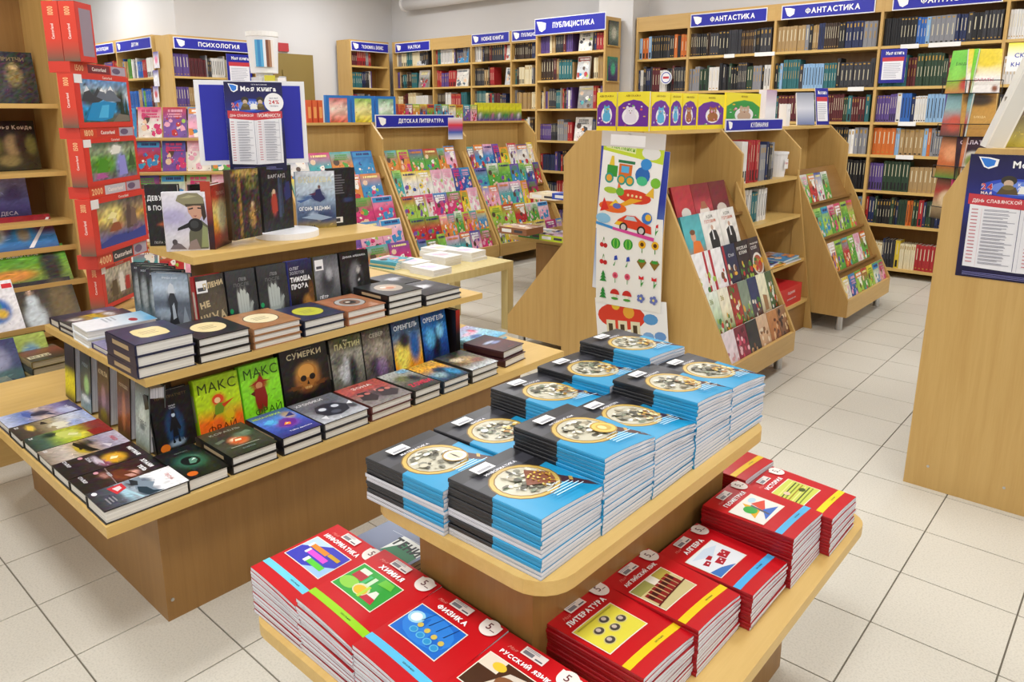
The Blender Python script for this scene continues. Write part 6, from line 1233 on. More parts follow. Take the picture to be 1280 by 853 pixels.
link('hanging_peg', MB().cyl((PYp(YS, 790, 168)[0], 3.09, PYp(YS, 790, 168)[2]), (PYp(YS, 790, 168)[0], 3.05, PYp(YS, 790, 168)[2] + .004), .0025, n=8).mesh('hanging_peg', M['chrome']), GON).matrix_parent_inverse = Matrix.Translation(-GON.location)
# ------------------------------------------------------------------ puzzle boxes beside the tall display bookcase
px0, py0 = facing(97, 3.30)
ZP = lambda v, u=97: HZ((px0, py0), u, v)
PZ = 41.0   # the picture side looks this far round from +X
bs = HZ((px0, py0), 120, 396)
st = empty('display_plinth', (px0, py0, 0), (0, 0, R(PZ + 90)), 'plain wooden plinth under the stack of puzzle boxes', 'plinth')
# local frame: x runs along the picture side away from the camera, y into the stack
boxo('plinth_body', (0.01, .36, .004, .05, 0, bs - .02), 'woodZ', st); boxo('plinth_top', (.0, .385, -.005, .085, bs - .02, bs), 'edgeX', st)
def pz_art(kind):
    def mk(w, h):
        G = {'mount': (('#2f5a3a', '#1f8ac0', '#2a9ad8', '#c8d4dc', '#8aa4b8', '#5a90c8'), [(.45, .30, .14, .28, '#1a9ae0', 1, 3), (.15, .55, .2, .2, '#3a3c44'), (.8, .5, .12, .35, '#243a2c'), (.5, .72, .2, .08, '#f0f4f8'), (.3, .68, .15, .1, '#4a4e58'), (.7, .12, .3, .1, '#5a5a4c'), (.15, .15, .15, .12, '#0f6a9a')]),
             'fall': (('#7a6a80', '#4a7a3a', '#6a9a4a', '#8a9a7a', '#4a5a4a'), [(.65, .35, .12, .35, '#8a8ad8', 1, 2), (.25, .4, .2, .25, '#5aa02a'), (.55, .8, .15, .12, '#e8e8e0'), (.2, .15, .15, .1, '#b0609a')]),
             'ship': (('#4a4a78', '#6a6a9a', '#8a7a6a', '#c8a050', '#8a7a60', '#4a4a50'), [(.28, .68, .22, .2, '#f8e88a', 1, 1), (.65, .6, .14, .24, '#5a4a48'), (.35, .4, .15, .1, '#a85a3a'), (.5, .15, .4, .1, '#3a4a98'), (.8, .3, .12, .1, '#7a5a7a')]),
             'knight': (('#5a4a38', '#8a7a60', '#a8a090', '#c8c4b0'), [(.6, .5, .12, .3, '#e8e4dc'), (.8, .4, .1, .2, '#c03028'), (.3, .35, .15, .25, '#6a5a3a')])}[kind]
        a = cov(w, h, ('#d8382c', '#d8382c'), jit=0, n=(1, 1)); b = Art(w * .86, h * .80, bg=G[0], blobs=G[1], jit=.30, n=(22, 16), seed=len(kind))
        o = len(a.mb.v); a.mb.v += [(x + w * .09, y + h * .10, z + .0003) for x, y, z in b.mb.v]; a.mb.c += b.mb.c; a.mb.f += [tuple(q + o for q in f) for f in b.mb.f]; a.mb.mi += b.mb.mi; a.lv = 8
        X_ = lambda q: [(.09 + x * .86, .10 + y * .80) for x, y in q]
        for pts, c in {'mount': [([(0, .5), (.12, .85), (.24, .62), (.34, .82), (.46, .55), (.3, .45)], '#3c4048'), ([(.3, .6), (.42, .82), (.5, .68), (.62, .88), (.76, .6), (.9, .5), (.5, .5)], '#6a7484'), ([(.38, .74), (.42, .82), (.47, .72)], '#f4f6f8'), ([(.55, .76), (.62, .88), (.68, .74), (.62, .78)], '#f4f6f8'), ([(.06, .7), (.12, .85), (.17, .75)], '#dfe4ea'), ([(.05, .05), (.2, .45), (.5, .5), (.72, .46), (.6, .1), (.35, .02)], '#1b90cc'), ([(.3, .1), (.4, .4), (.55, .42), (.5, .1)], '#4ab8ec'), ([(.78, .1), (.84, .75), (.9, .1)], '#1f3426'), ([(.88, .05), (.94, .65), (.99, .05)], '#2a4030'), ([(.6, 0), (.98, .02), (.98, .16), (.75, .2)], '#7a756a')],
                       'ship': [([(.58, .3), (.62, .85), (.70, .8), (.72, .3)], '#5c4a46'), ([(.66, .35), (.72, .78), (.80, .72), (.82, .35)], '#7a6258'), ([(.2, .32), (.3, .5), (.42, .5), (.46, .32)], '#9a5434'), ([(.27, .5), (.33, .7), (.38, .52)], '#e8d8b0'), ([(0, .1), (.3, .22), (.6, .16), (1, .26), (1, 0), (0, 0)], '#34449a'), ([(.18, .62), (.28, .76), (.40, .7), (.34, .6)], '#fff4b0')],
                       'fall': [([(.58, .08), (.62, .6), (.74, .62), (.78, .08)], '#9494e0'), ([(.1, .2), (.2, .6), (.36, .5), (.34, .2)], '#4c9424'), ([(.44, .66), (.52, .92), (.68, .86), (.62, .68)], '#ecece4'), ([(.05, .05), (.2, .2), (.34, .06)], '#b85aa0'), ([(.8, .3), (.9, .8), (.98, .3)], '#3c5c34')],
                       'knight': [([(.5, .2), (.54, .75), (.66, .75), (.7, .2)], '#ece8e0'), ([(.74, .2), (.76, .6), (.9, .6), (.9, .2)], '#b82c26'), ([(.2, .15), (.24, .6), (.4, .62), (.42, .15)], '#5c4a30')]}[kind]: a.poly(X_(pts), c)
        a.rect(.0, .82, .13, .16, '#f2f0f0'); a.text('Castorland', .58, .95, .05, '#f6e8e0', .02, maxw=.4); return a
    return mk
def pz_spine(num): return lambda w, h: Art(w, h, bg=('#6a5a48', '#d8402c', '#d8402c', '#d8402c'), n=(2, 8)).text(num, .5, .84, .1, '#f4c890', .02, maxw=.5, rot=90).text('Castorland', .5, .5, .05, '#f6ece4', .02, maxw=.9, rot=90)
def pz_side(num, c2): return lambda w, h: Art(w, h, bg=('#d8442c', '#d8442c'), n=(1, 1)).rect(.28, .1, .4, .8, c2).rect(.70, .08, .28, .84, '#b0a8b8').ell(.8, .5, .08, .3, '#6a5a78', 10).text(num, .14, .5, .55, '#f6cf9a', .02, maxw=.22).text('Castorland', .48, .5, .35, '#f8f0ea', .03, maxw=.34)
def rotP(x, y): a = R(PZ + 90); return px0 + x * math.cos(a) - y * math.sin(a), py0 + x * math.sin(a) + y * math.cos(a)
def pbox(lb, v0, v1, kind, num, off=0.0, dx=0.0, up=True, c2='#8a2a2a', w=.40, prev=None):
    h = ZP(v0) - ZP(v1); z = ZP(v1); t = .06 if up else .08
    X, Y = rotP(dx, off)
    f = {'front': (pz_art(kind)(w, h) if up else pz_side(num, c2)(w, h))}
    if up: f['left'] = pz_spine(num)(t, h)
    else: f['left'] = Art(t, h, bg=('#d03a2a', '#d03a2a'), n=(1, 1))
    return blk('puzzle_box', lb, 'puzzle box', w, t, h - .0006, (X, Y, z), PZ + 90, '#d23a2a', f, group='red puzzle boxes stacked on the plinth')
bot = 392
pbox('red puzzle box with a knight picture at the bottom of the stack', 340, bot + 4, 'knight', '2000', .02, .06, w=.24)
pbox('lying red puzzle box numbered 4000 under the ship puzzle', 322, 340, '', '4000', .0, .01, False, '#3a3a40')
pbox('red puzzle box with sailing ship in golden light', 250, 322, 'ship', '3000', -.012, -.012, w=.42)
pbox('lying red puzzle box numbered 2000 above the ship puzzle', 235, 250, '', '2000', .0, .01, False, '#c8c8d0')
pbox('red puzzle box with green garden and waterfall', 174, 235, 'fall', '1500', -.005, 0)
pbox('lying red puzzle box numbered 1800 under the mountain puzzle', 160, 174, '', '1800', .0, .0, False, '#c83a30')
pbox('red puzzle box with mountain lake picture', 91, 160, 'mount', '1000', -.005, -.01)
pbox('lying red puzzle box numbered 1500 above the mountain puzzle', 77, 91, '', '1500', .0, -.012, False, '#7a2430')
for k, (off, c2) in enumerate(((.0, '#c8383a'), (-.075, '#a83040'))):
    h = ZP(2) - ZP(77); X, Y = rotP(.0, -.036 + .062 * k)
    blk('puzzle_box', ('red puzzle box standing upright, nearest the white wall, on the stack', 'red puzzle box standing upright beside the bookcase panel on the stack')[k], 'puzzle box', .11, .06, h, (X, Y, ZP(77)), PZ + 90, '#c8382c', {'left': pz_spine('1000')(.06, h), 'front': cov(.11, h, ('#d83a2c', '#d83a2c'), jit=0, n=(1, 1), shapes=[('r', .2, .1, .7, .8, '#9a8a98')])}, group='red puzzle boxes stacked on the plinth')
# ------------------------------------------------------------------ albums on the tall display bookcase
px, py, _ = LB.location
XA = -3.93
shz = [PX(XA, 30, v)[2] for v in (130, 214, 275)]
for z in shz: boxo('shelf', (-4.13 - px, XF - .03 - px, -.878 - py, YE - py, z - .02, z), 'edgeY', LB)
AL = [('dark album with embossed gilded figures on the highest visible shelf', shz[0], 50, .215, .23, cov(.215, .23, ('#2c2a2c', '#3a3634', '#34302e', '#2a2828'), [(.6, .55, .16, .22, '#8a7a4a'), (.6, .7, .07, .06, '#b8a070')], [('ПРИТЧИ', .6, .86, .08, '#8a7a54', .02, .5)], jit=.35)),
      ('dark album with profile portrait and white lettering', shz[1], 52, .22, .225, cov(.22, .225, ('#3a3a24', '#4a442c', '#1c1814', '#141210'), [(.55, .5, .16, .22, '#b8a070', 1, 3), (.7, .55, .12, .25, '#3a2a1c'), (.45, .2, .2, .12, '#a89a60'), (.25, .5, .12, .2, '#7a7a3a'), (.88, .5, .1, .2, '#8a8a4a')], [('Софья Конде', .55, .86, .10, '#e4e0d4', .02, .8)])),
      ('violet album with misty waterfall and pale lettering', shz[2], 40, .21, .22, cov(.21, .22, ('#3a3a6a', '#5a5aa0', '#6a78b8', '#8a90c8', '#b8a8c8'), [(.4, .6, .3, .1, '#a8b8e0'), (.7, .5, .2, .2, '#5a5a98')], [('ЧУДЕСА', .5, .12, .10, '#e8e4f0', .01, .8)]))]
for lb, z, u, w, h, art in AL:
    yr = yfor(XA, z + .1, u)
    b = book(lb, w, h, .02, (XA - .055, yr - w, z), standrot(90, 9), '#2a2828', art, group='albums on the tall display bookcase', name='album', category='album')
# slanted lower tiers
def slant(lb, u, v, x, w, h, art, col, lean=32):
    p = PX(x, u, v); t = .015; ln = R(lean)
    book(lb, w, h, t, (x - t * math.cos(ln), p[1] - w, p[2]), standrot(90, lean), col, art, group='albums on the tall display bookcase', name='album', category='album'); return p[2]
LTI = [(75, 310, -3.80, .32, .17, 'red album with golden domes under a curved blue sky', '#8a2028', cov(.32, .17, ('#3a5a8a', '#3a8ac8', '#8a1c24', '#a02028'), [(.25, .55, .14, .3, '#e0e4e4', 1, 3), (.6, .5, .16, .25, '#3a9ad8', 1, 3), (.6, .45, .08, .2, '#a89a7a'), (.25, .45, .08, .15, '#5a8a5a')], shapes=[('p', [(.62, .05), (.95, .9), (.99, .9), (.68, .05)], '#f0ecec')])),
       (93, 352, -3.72, .36, .19, 'green album with a running fox and dark spine side', '#3a4a24', cov(.36, .19, ('#6a7a3a', '#7a9a3a', '#5a9a2a', '#4a8a24'), [(.35, .3, .28, .15, '#d08a3a', 1, 3), (.12, .25, .08, .2, '#c8803a'), (.8, .5, .12, .6, '#2a2c24', 1, 4)], [('Дикие животные', .4, .8, .12, '#f0f0e8', .02, .6)], jit=.2)),
       (107, 408, -3.60, .235, .245, 'dark album with lady in a white gown', '#3a3428', cov(.235, .245, ('#4a4636', '#5a5444', '#4a4636', '#2c2a30'), [(.25, .30, .18, .28, '#c8d4d8', 1, 3), (.26, .62, .10, .12, '#d0dce0'), (.25, .78, .05, .05, '#c8a890'), (.75, .5, .2, .5, '#7a6a48', .8)], [('МОДА', .78, .2, .08, '#8a7a58', .01, .4)])),
       (33, 413, -3.60, .19, .235, 'white album with a painted globe and flags', '#e8e8ec', cov(.19, .235, ('#e8e8ec', '#f0f0f0', '#ececf0'), [(.55, .42, .30, .26, '#2a6ab8', 1, 6), (.5, .5, .16, .12, '#5ab03a', 1, 3), (.65, .35, .12, .1, '#e0b83a', 1, 3)], shapes=[('r', .35, .82, .16, .08, '#d83038'), ('r', .55, .83, .2, .09, '#f0f0f0'), ('r', .78, .84, .2, .09, '#d83038')])),
       (72, 470, -3.42, .26, .20, 'yellow green album with blue inset pictures', '#b8c45a', cov(.26, .20, ('#5a7a9a', '#7a9ab0', '#a8bc5a', '#b0c460'), [(.75, .4, .16, .4, '#7aa8c8', 1, 4), (.45, .35, .15, .3, '#3a4a7a', 1, 4), (.72, .12, .1, .1, '#2a5ab0')], jit=.12)),
       (36, 486, -3.36, .24, .22, 'grey blue album with a pale half disc', '#5a6488', cov(.24, .22, ('#2a3a4a', '#3a4a6a', '#4a5078', '#3a3c68'), [(.45, .6, .42, .4, '#9a9cb8', 1, 5), (.35, .45, .25, .25, '#6a6e90', 1, 4), (.8, .3, .3, .12, '#4a6a6a')]))]
zs = []
for u, v, x, w, h, lb, col, art in LTI: zs.append((x, slant(lb, u, v, x, w, h, art, col)))
for x, z in zs:
    if True: panel_x('tier_ledge', [(x - .10, z - .012), (x + .012, z - .012), (x + .012, z + .012), (x + .006, z + .012), (x + .006, z - .002), (x - .10, z - .002)], -.878, YE, LB, 'woodY')
# piles lying on the bottom ledge
def pile(lb, u, v, zb, w, h, ts, yaw, cols, art, grp, pages=None):
    p = (-3.305, yfor(-3.305, zb, u)) if v is None else P(u, v, zb); z = zb
    for k, t in enumerate(ts):
        top = k == len(ts) - 1
        book((lb + ', top of its pile') if top else ('%s from the bottom under the %s' % (ORD[k], lb)), w, h, t, (p[0], p[1], z), flatrot(yaw), cols[k % len(cols)], art if top else None, group=grp, pages=pages); z += t + .0005
LG = 'piles on the ledge of the tall display bookcase'
pile('brown war book with cream label', 46, None, .245, .15, .21, (.03, .03, .03, .03, .028), 92, ['#8a7a4a', '#3a3a2a'], cov(.15, .21, ('#2a2e24', '#5a3a2c', '#8a4a3a', '#5a5a4a'), [], [('ВЕТЕР', .35, .3, .10, '#3a3020', .03, .5)], shapes=[('p', [(.05, .2), (.6, .24), (.6, .42), (.05, .38)], '#e4d8b8')]), LG, 'ypages')
pile('grey green landscape book with white lettering', -42, None, .245, .17, .24, (.03, .03, .03), 92, ['#8a8c74', '#6a6a54'], cov(.17, .24, ('#5a6a60', '#8a9484', '#c8b890', '#a8a888'), [(.4, .6, .3, .15, '#d8c8a0')], [('БАЙКАЛ', .5, .22, .09, '#eef0ec', .03, .6)], jit=.2), LG, 'ypages')
# ------------------------------------------------------------------ low table, board games, things on the childrens gondola
LKG = 'white paperbacks on the low table'
def wp(seed): return cov(.15, .2, ('#f0eeea', '#f4f2f0'), [(.5, .5, .3, .2, random.Random(seed).choice(['#e0b8c8', '#d8c8e8', '#e8d8b8', '#e0c0c8']), .8), (.3, .7, .15, .1, '#c8a8d8', .7)], jit=.05)
for (x, y, n, yaw, sd) in ((-3.22, 3.26, 3, 96, 1), (-3.23, 3.04, 3, 93, 2), (-3.075, 2.80, 2, 92, 3), (-3.30, 2.84, 2, 88, 4), (-3.42, 3.20, 3, 95, 5)):
    for k in range(n):
        book('white paperback with pastel flowers, %s in low table pile %s' % ('top' if k == n - 1 else ORD[k] + ' up', ('at the outer corner', 'in the middle', 'at the near edge', 'inside the near edge', 'at the back')[sd - 1]), .15, .2, .019, (x + rnd.uniform(-.004, .004), y, .45 + k * .0195), flatrot(yaw + rnd.uniform(-2, 2)), '#ecebe8', wp(sd) if k == n - 1 else None, group=LKG, soft=True, name='paperback')
for k in range(4):
    book('thin teal and orange booklet, %s in the pile behind the white paperbacks' % ('top' if k == 3 else ORD[k] + ' up'), .17, .21, .010, (-3.40, 2.78 + .006 * k, .45 + k * .0105), flatrot(97 + k), ['#3a90a0', '#d8c890', '#4aa0b0', '#5ab0c0'][k], rcover(.17, .21, '#4aa8c0', '#e8e4e0', '#f0a0b0', 3) if k == 3 else None, group=LKG, soft=True, name='paperback')
def gbox(lb, u, v, z, w, d, h, yaw, col, fc, tc):
    p = P(u, v, z); blk('board_game', lb, 'board game', w, d, h, (p[0], p[1], z), yaw, col, {'front': Art(w, h, bg=(fc, fc), n=(1, 1)).rect(.1, .25, .35, .5, '#e8e8e4').rect(.55, .3, .3, .4, '#3a3a40'), 'top': rcover(w, d, tc, '#e8e4dc', fc, int(u))}, group='boxed board games on the far table'); return z + h + .0008
z = ZL; GMX = [(625, 287)]
for k, (c, t_, nm) in enumerate((('#8a98b8', '#a8b4c8', 'lilac'), ('#3a6a8a', '#7a9ab0', 'steel blue'), ('#8a5a3a', '#c8a080', 'brown'))): z = gbox('%s board game box in the pile at the table corner' % nm, 624, 291, z, .26, .20, .05, 2, c, c, t_)
z = ZL
for c, t_, nm in (('#e0c020', '#d8d060', 'yellow'), ('#2a8a3a', '#9aa8b8', 'green')): z = gbox('%s board game box beside the corner pile' % nm, 648, 296, z, .25, .24, .045, 1, c, c, t_)
z = ZL
for c, t_, nm in (('#e4e4da', '#d0d0c8', 'white'), ('#b8cc2a', '#c8a8c0', 'lime green')): z = gbox('%s board game box at the edge behind the beech rack' % nm, 674, 300, z, .25, .24, .045, 0, c, c, t_)
for j, (u, v) in enumerate(((662, 248), (690, 249))):
    z = ZU
    for c, t_, nm in ((('#c8c4b8', '#d0c8b8', 'pale grey'), ('#d8c8a0', '#e0d8c0', 'beige'), ('#e8dcc0', '#e8d8b0', 'cream')), (('#a8a8b0', '#b0a8a0', 'grey'), ('#4a4a50', '#787070', 'charcoal'), ('#c84a50', '#d87a70', 'red'), ('#2a4ab0', '#5a70c8', 'royal blue')))[j]: z = gbox('%s board game box on the upper tier of the far table' % nm, u, v, z, .26, .22, .042, 0, c, c, t_)
# on the childrens gondola top
ZC = 1.30
def ctop(u0, u1, col, lb, mk, h=.2, d=.03, x=CX + .10):
    y0, y1 = yfor(x, ZC + h / 2, u0), yfor(x, ZC + h / 2, u1); w = y1 - y0 - .003
    blk('boxed_set', lb, 'boxed set', w, d, h, (x, y0, ZC), 90, col, {'front': mk(w, h)}, group='sets on top of the childrens gondola')
for k, (u0, u1) in enumerate(((384, 390), (391, 397), (398, 404))): ctop(u0, u1, '#d8502a', 'orange red story volume %s on the childrens gondola' % ('beside the blue board', 'between two others', 'beside the blue set')[k], lambda w, h: cov(w, h, ('#d8502a', '#e06a3a'), jit=.02, n=(1, 1), shapes=[('r', .2, .2, .6, .5, '#f0a860')]), .17)
for k, (u0, u1) in enumerate(((408, 438), (440, 468), (470, 495))): ctop(u0, u1, '#2a78c8', 'bright blue hanging set with %s figures on the childrens gondola' % ('red', 'yellow', 'green')[k], lambda w, h, k=k: cov(w, h, (('#e8604a', '#f0d0c0', '#c83a50'), ('#e8d02a', '#f0e8a0', '#5ab03a'), ('#4ab04a', '#e0ecd8', '#3a9a6a'))[k], jit=.25, n=(8, 10), shapes=[('r', 0, 0, .12, 1, '#2a78c8'), ('r', .88, 0, .12, 1, '#2a78c8'), ('r', 0, .9, 1, .1, '#2a78c8')]), .21)
us = list(range(498, 596, 9))
for k, u in enumerate(us): ctop(u, u + 9, '#b83a2a', '%s small picture book in the mixed row on the childrens gondola' % ORD[k], lambda w, h, k=k: rcover(w, h, BR[(k * 5 + 7) % 12], BR[(k * 3 + 5) % 12], '#b8402a', k), .15)
us = list(range(596, 652, 8))
for k, u in enumerate(us): ctop(u, u + 8, '#d8d02a', '%s yellow and violet book in the end row on the childrens gondola' % ORD[k], lambda w, h, k=k: cov(w, h, ('#6a3a98', '#5a8a4a', '#d8d82a', '#e8e040'), [(.5, .3, .25, .15, ('#e8e4f0', '#3a9a4a', '#c86a9a')[k % 3])], jit=.15, n=(4, 6)), .17)
q = PX(CX + .28, 563, 150)
sheet('hanging_leaflet', 'red and blue leaflet hanging from the childrens gondola panel', 'leaflet', .14, .19, Art(.14, .19, bg=('#e0e4f0', '#3a5ab0', '#d8303a', '#e0e0ea'), n=(1, 6)), (CX + .27, q[1] - .02, q[2] - .17), standrot(70, 0))
# ------------------------------------------------------------------ carousel of recipe booklets beside the near gondola
cx_, cy_ = facing(1213, 4.35)
e = empty('carousel_rack', (cx_, cy_, 0), (0, 0, R(28)), 'wire carousel rack with recipe booklets beside the near gondola', 'display rack')
link('pole', MB().cyl((0, 0, .62), (0, 0, 1.64), .010, n=12).mesh('pole', M['chrome']), e)
for z in (.80, 1.20): link('bracket', MB().cyl((0, 0, z), Matrix.Rotation(R(-28), 3, 'Z') @ Vector((max(.05, -.47 - cx_), -.02, z)), .008, n=8).mesh('bracket', M['chrome']), e)
def rec(bg, bl, tx, jit=.05): return lambda w, h: cov(w, h, bg, bl, tx, jit=jit)
RC = [[('green recipe booklet with tomato corner', '#6ac03a', rec(('#c87a3a', '#8ac83a', '#6ac83a', '#78d040'), [(.75, .2, .25, .16, '#c83a2a'), (.3, .5, .2, .2, '#8ad84a')], [('Блюда', .45, .68, .09, '#3a7a1a', .02, .6)])), ('white recipe booklet with yellow salad', '#f0eeea', rec(('#f0ecea', '#f2f0ee', '#ecd85a', '#e8d040'), [(.55, .78, .4, .2, '#e8d03a', 1, 5), (.2, .5, .1, .08, '#a82a2a'), (.85, .1, .1, .08, '#8a4a2a')], [('САЛАТЫ', .5, .3, .07, '#d84a7a', .01, .7)]))],
      [('teal recipe booklet with red peppers', '#7aa8a8', rec(('#5a3a34', '#b8504a', '#8ab0b0', '#6a9aa8'), [(.5, .3, .3, .2, '#c8503a')], [])), ('tan recipe booklet with dark bowl', '#c89a4a', rec(('#b8843a', '#c8984a', '#c09040', '#a87a34'), [(.5, .85, .45, .16, '#3a2a1a', 1, 3)], [('БЛЮДА', .55, .45, .06, '#e8d098', .01, .5)]))],
      [('orange and green recipe booklet', '#c86a3a', rec(('#5a8a3a', '#c86a3a', '#d8885a', '#8a5a3a'), [(.5, .6, .3, .2, '#e8a070')], [])), ('dark violet salad booklet with white plate', '#3a2430', rec(('#6a7a4a', '#3a2a34', '#34222e', '#4a2a44'), [(.5, .42, .36, .24, '#e8e4da', 1, 6), (.5, .42, .26, .17, '#8a9a4a', 1, 4)], [('САЛАТЫ', .5, .87, .10, '#f0e0f0', .04, .85)]))],
      [('brown recipe booklet with pasta', '#8a6a4a', rec(('#5a4a34', '#b8a07a', '#a83a34', '#6a5a44'), [(.5, .5, .3, .2, '#e0c8a0')], [])), ('pink recipe booklet low on the carousel', '#d83a7a', rec(('#f0e8ec', '#e0508a', '#e04a8a'), [], [('Быстро', .5, .8, .1, '#f8ecf2', .02, .6)]))]]
for k, row in enumerate(RC):
    z = 1.665 - k * .205
    for j, (lb, col, mk) in enumerate(row):
        a = (-62, 6)[j] + 28; w, h = .15, .205; ar = R(a); r = .085
        # pocket
        n_ = (math.sin(ar), -math.cos(ar)); tx, ty = math.cos(ar), math.sin(ar)
        x0, y0 = cx_ + n_[0] * r - tx * w / 2, cy_ + n_[1] * r - ty * w / 2
        o = link('recipe_booklet', thin_mesh(w, h, .01), None, (x0, y0, z - .2), standrot(a, 6)); o.color = (*lin(col), 1); tag(o, lb + (' on the carousel' if 'carousel' not in lb else ''), 'booklet', 'recipe booklets on the wire carousel'); link('cover_print', mk(w, h).mesh('cover_print'), o, (0, 0, .0105))
        wb = MB(); fr = r + .02
        la = Matrix.Rotation(R(-28), 4, 'Z') @ Matrix.Translation((-cx_, -cy_, 0))
        pts = [(cx_ + n_[0] * (fr + g) + tx * s * (w / 2 + .006), cy_ + n_[1] * (fr + g) + ty * s * (w / 2 + .006), z - .2 + hh) for g, hh, s in ((0, .06, -1), (0, 0, -1), (0, 0, 1), (0, .06, 1))]
        pts = [la @ Vector(p_) for p_ in pts]
        for p_, q_ in zip(pts, pts[1:] + pts[:1]): wb.cyl(p_, q_, .0022, n=6)
        mid = la @ Vector((cx_ + n_[0] * fr, cy_ + n_[1] * fr, z - .2)); wb.cyl((0, 0, z - .2), mid, .0022, n=6)
        link('wire_pocket', wb.mesh('wire_pocket', M['black']), e)
# things standing on the near gondola
ZN = 1.257
xs = xfor(3.0, ZN, 1232)
o = blk('paper_tray', 'white slanted paper tray standing on the near gondola', 'paper tray', .055, .20, .33, (xs, 2.99, ZN), 14, '#e4e0d8', {'front': cov(.055, .33, ('#e8e4dc', '#ecebe4'), jit=.02, n=(1, 1), shapes=[('r', .1, .03, .8, .94, '#d8d6ce')])})
o.rotation_euler = (0, R(17), R(14))
xs = xfor(3.1, ZN + .05, 1253)
blk('booklet', 'grey and yellow booklet leaning on the near gondola', 'booklet', .10, .02, .17, (xs, 3.08, ZN), 20, '#8a8270', {'front': cov(.10, .17, ('#d8c83a', '#b8b070', '#7a6a5a', '#8a8478'), jit=.15, n=(4, 6))})
xs = xfor(3.2, ZN + .1, 1262)
blk('leaflet_holder', 'white leaflet holder with vertical ribs on the near gondola', 'leaflet holder', .16, .10, .27, (xs, 3.22, ZN), 8, '#e6e6e6', {'front': cov(.16, .27, ('#e6e6e8', '#eeeeee'), jit=.02, n=(1, 1), shapes=[('r', .1 + .2 * i, .05, .02, .9, '#c8c8cc') for i in range(5)])})
xs = xfor(3.6, 1.55, 1256)
sheet('price_sign', 'yellow and white price sign above the near gondola', 'sign', .16, .11, Art(.16, .11, bg=('#f0f0f2', '#f4f4f4', '#e8e43a'), n=(1, 6)).text('СКИДКА', .5, .55, .2, '#4a5ab0', .02, maxw=.8).text('КНИГИ ТУТ', .5, .25, .16, '#4a5ab0', .02, maxw=.8), (xs, 3.62, 1.535), standrot(10))
link('sign_post', MB().cyl((xs + .08, 3.635, ZN), (xs + .08, 3.635, 1.60), .006, n=10).mesh('sign_post', M['white']), bpy.data.objects['price_sign']).matrix_parent_inverse = bpy.data.objects['price_sign'].matrix_basis.inverted()
# ------------------------------------------------------------------ magazine stand and toy carousel behind the pyramid table
mx, my = facing(206, 5.6)
ms = empty('magazine_rack', (mx, my, 0), (0, 0, R(52)), 'stepped magazine rack crowded with colourful magazines', 'display rack')
for k in range(5):
    z = .28 + .23 * k; boxo('step', (-.42, .42, -.30 + .11 * k, -.18 + .11 * k, z - .015, z), 'woodX', ms)
for x in (-.43, .43):
    px_, py_, pz_ = 0, 0, 0
    link('side_panel', MB().prism([(-.32, 0), (.32, 0), (.32, 1.3), (.22, 1.3), (-.32, .3)], x - .01, x + .01, 'X').mesh('side_panel', M['woodZ']), ms)
MC = [[6, 8, 7, 9, 6], [7, 6, 10, 7, 4], [10, 7, 6, 9, 6], [6, 7, 4, 6, 3], [1, 6, 4, 9, 6]]
for k in range(5):
    for j in range(5):
        w, h = .155, .215; a = R(52); lx, ly = -.415 + .166 * j, -.20 + .11 * k
        o = booklet('%s magazine, %s on step %d of the magazine rack' % (BRN[MC[k][j]], ORD[j], k + 1), w, h, .006, (mx + lx * math.cos(a) - ly * math.sin(a), my + lx * math.sin(a) + ly * math.cos(a), .283 + .23 * k), standrot(52, 14), BR[MC[k][j]], rc_mesh(w, h, MC[k][j], (k + j) % 6), 'magazines on the stepped rack', 'magazine', 'magazine')
tx_, ty_ = facing(334, 4.4)
tc = empty('gift_carousel', (tx_, ty_, 0), (0, 0, R(60)), 'slim white carousel of small gift packs behind the blue board', 'display rack')
link('pole', MB().cyl((0, 0, 0), (0, 0, 1.46), .02, n=14).mesh('pole', M['white']), tc); link('base', MB().cyl((0, 0, 0), (0, 0, .03), .2, n=24).mesh('base', M['white']), tc); link('tray', MB().cyl((0, 0, 1.44), (0, 0, 1.46), .14, n=24).mesh('tray', M['white']), tc)
t_ = empty('tin', (tx_, ty_, 1.585), (0, 0, R(60)), 'white plastic jar with blue print on top of the gift carousel', 'jar')
link('jar_body', MB().cyl((0, 0, 0), (0, 0, .19), .072, .082, n=28).mesh('jar_body', M['white'], smooth=False), t_); link('jar_lid', MB().cyl((0, 0, .19), (0, 0, .215), .085, n=28).mesh('jar_lid', M['paper']), t_)
lab = MB()
for k in range(8):
    a0, a1 = R(-130 + k * 10), R(-120 + k * 10); r = .082
    lab.add([(r * math.cos(a0), r * math.sin(a0), .03), (r * math.cos(a1), r * math.sin(a1), .03), (r * math.cos(a1), r * math.sin(a1), .17), (r * math.cos(a0), r * math.sin(a0), .17)], [(0, 1, 2, 3)], lin(('#e8eef4', '#5ab0e0', '#3a90d0', '#5ab0e0', '#e8eef4', '#7a4a34', '#a87a5a', '#e8e0d8')[k]))
link('label_print', lab.mesh('label_print', M['print'], colors=True), t_)
link('platform', MB().cyl((0, 0, 1.46), (0, 0, 1.585), .045, n=20).mesh('platform', M['white']), tc)
for k, (c, nm) in enumerate((('#d8d8dc', 'silver'), ('#d8d040', 'yellow'), ('#f0ecec', 'white'), ('#c8c8cc', 'grey'), ('#d04a50', 'red'))):
    a = R(-62 + 40 * k - 90 + 60 + 20); x, y = tx_ + .105 * math.cos(a + R(60) - R(60)), ty_ + .105 * math.sin(a + R(60) - R(60))
    blk('gift_pack', '%s gift pack on the tray of the gift carousel' % nm, 'gift pack', .055, .03, .10 + .01 * (k % 2), (x, y, 1.46), math.degrees(a) + 90, c, {'front': Art(.055, .10, bg=(c, c), n=(1, 1)).ell(.5, .5, .25, .2, '#6a8a5a' if k != 2 else '#5a3a90', 10)}, group='gift packs on the carousel')
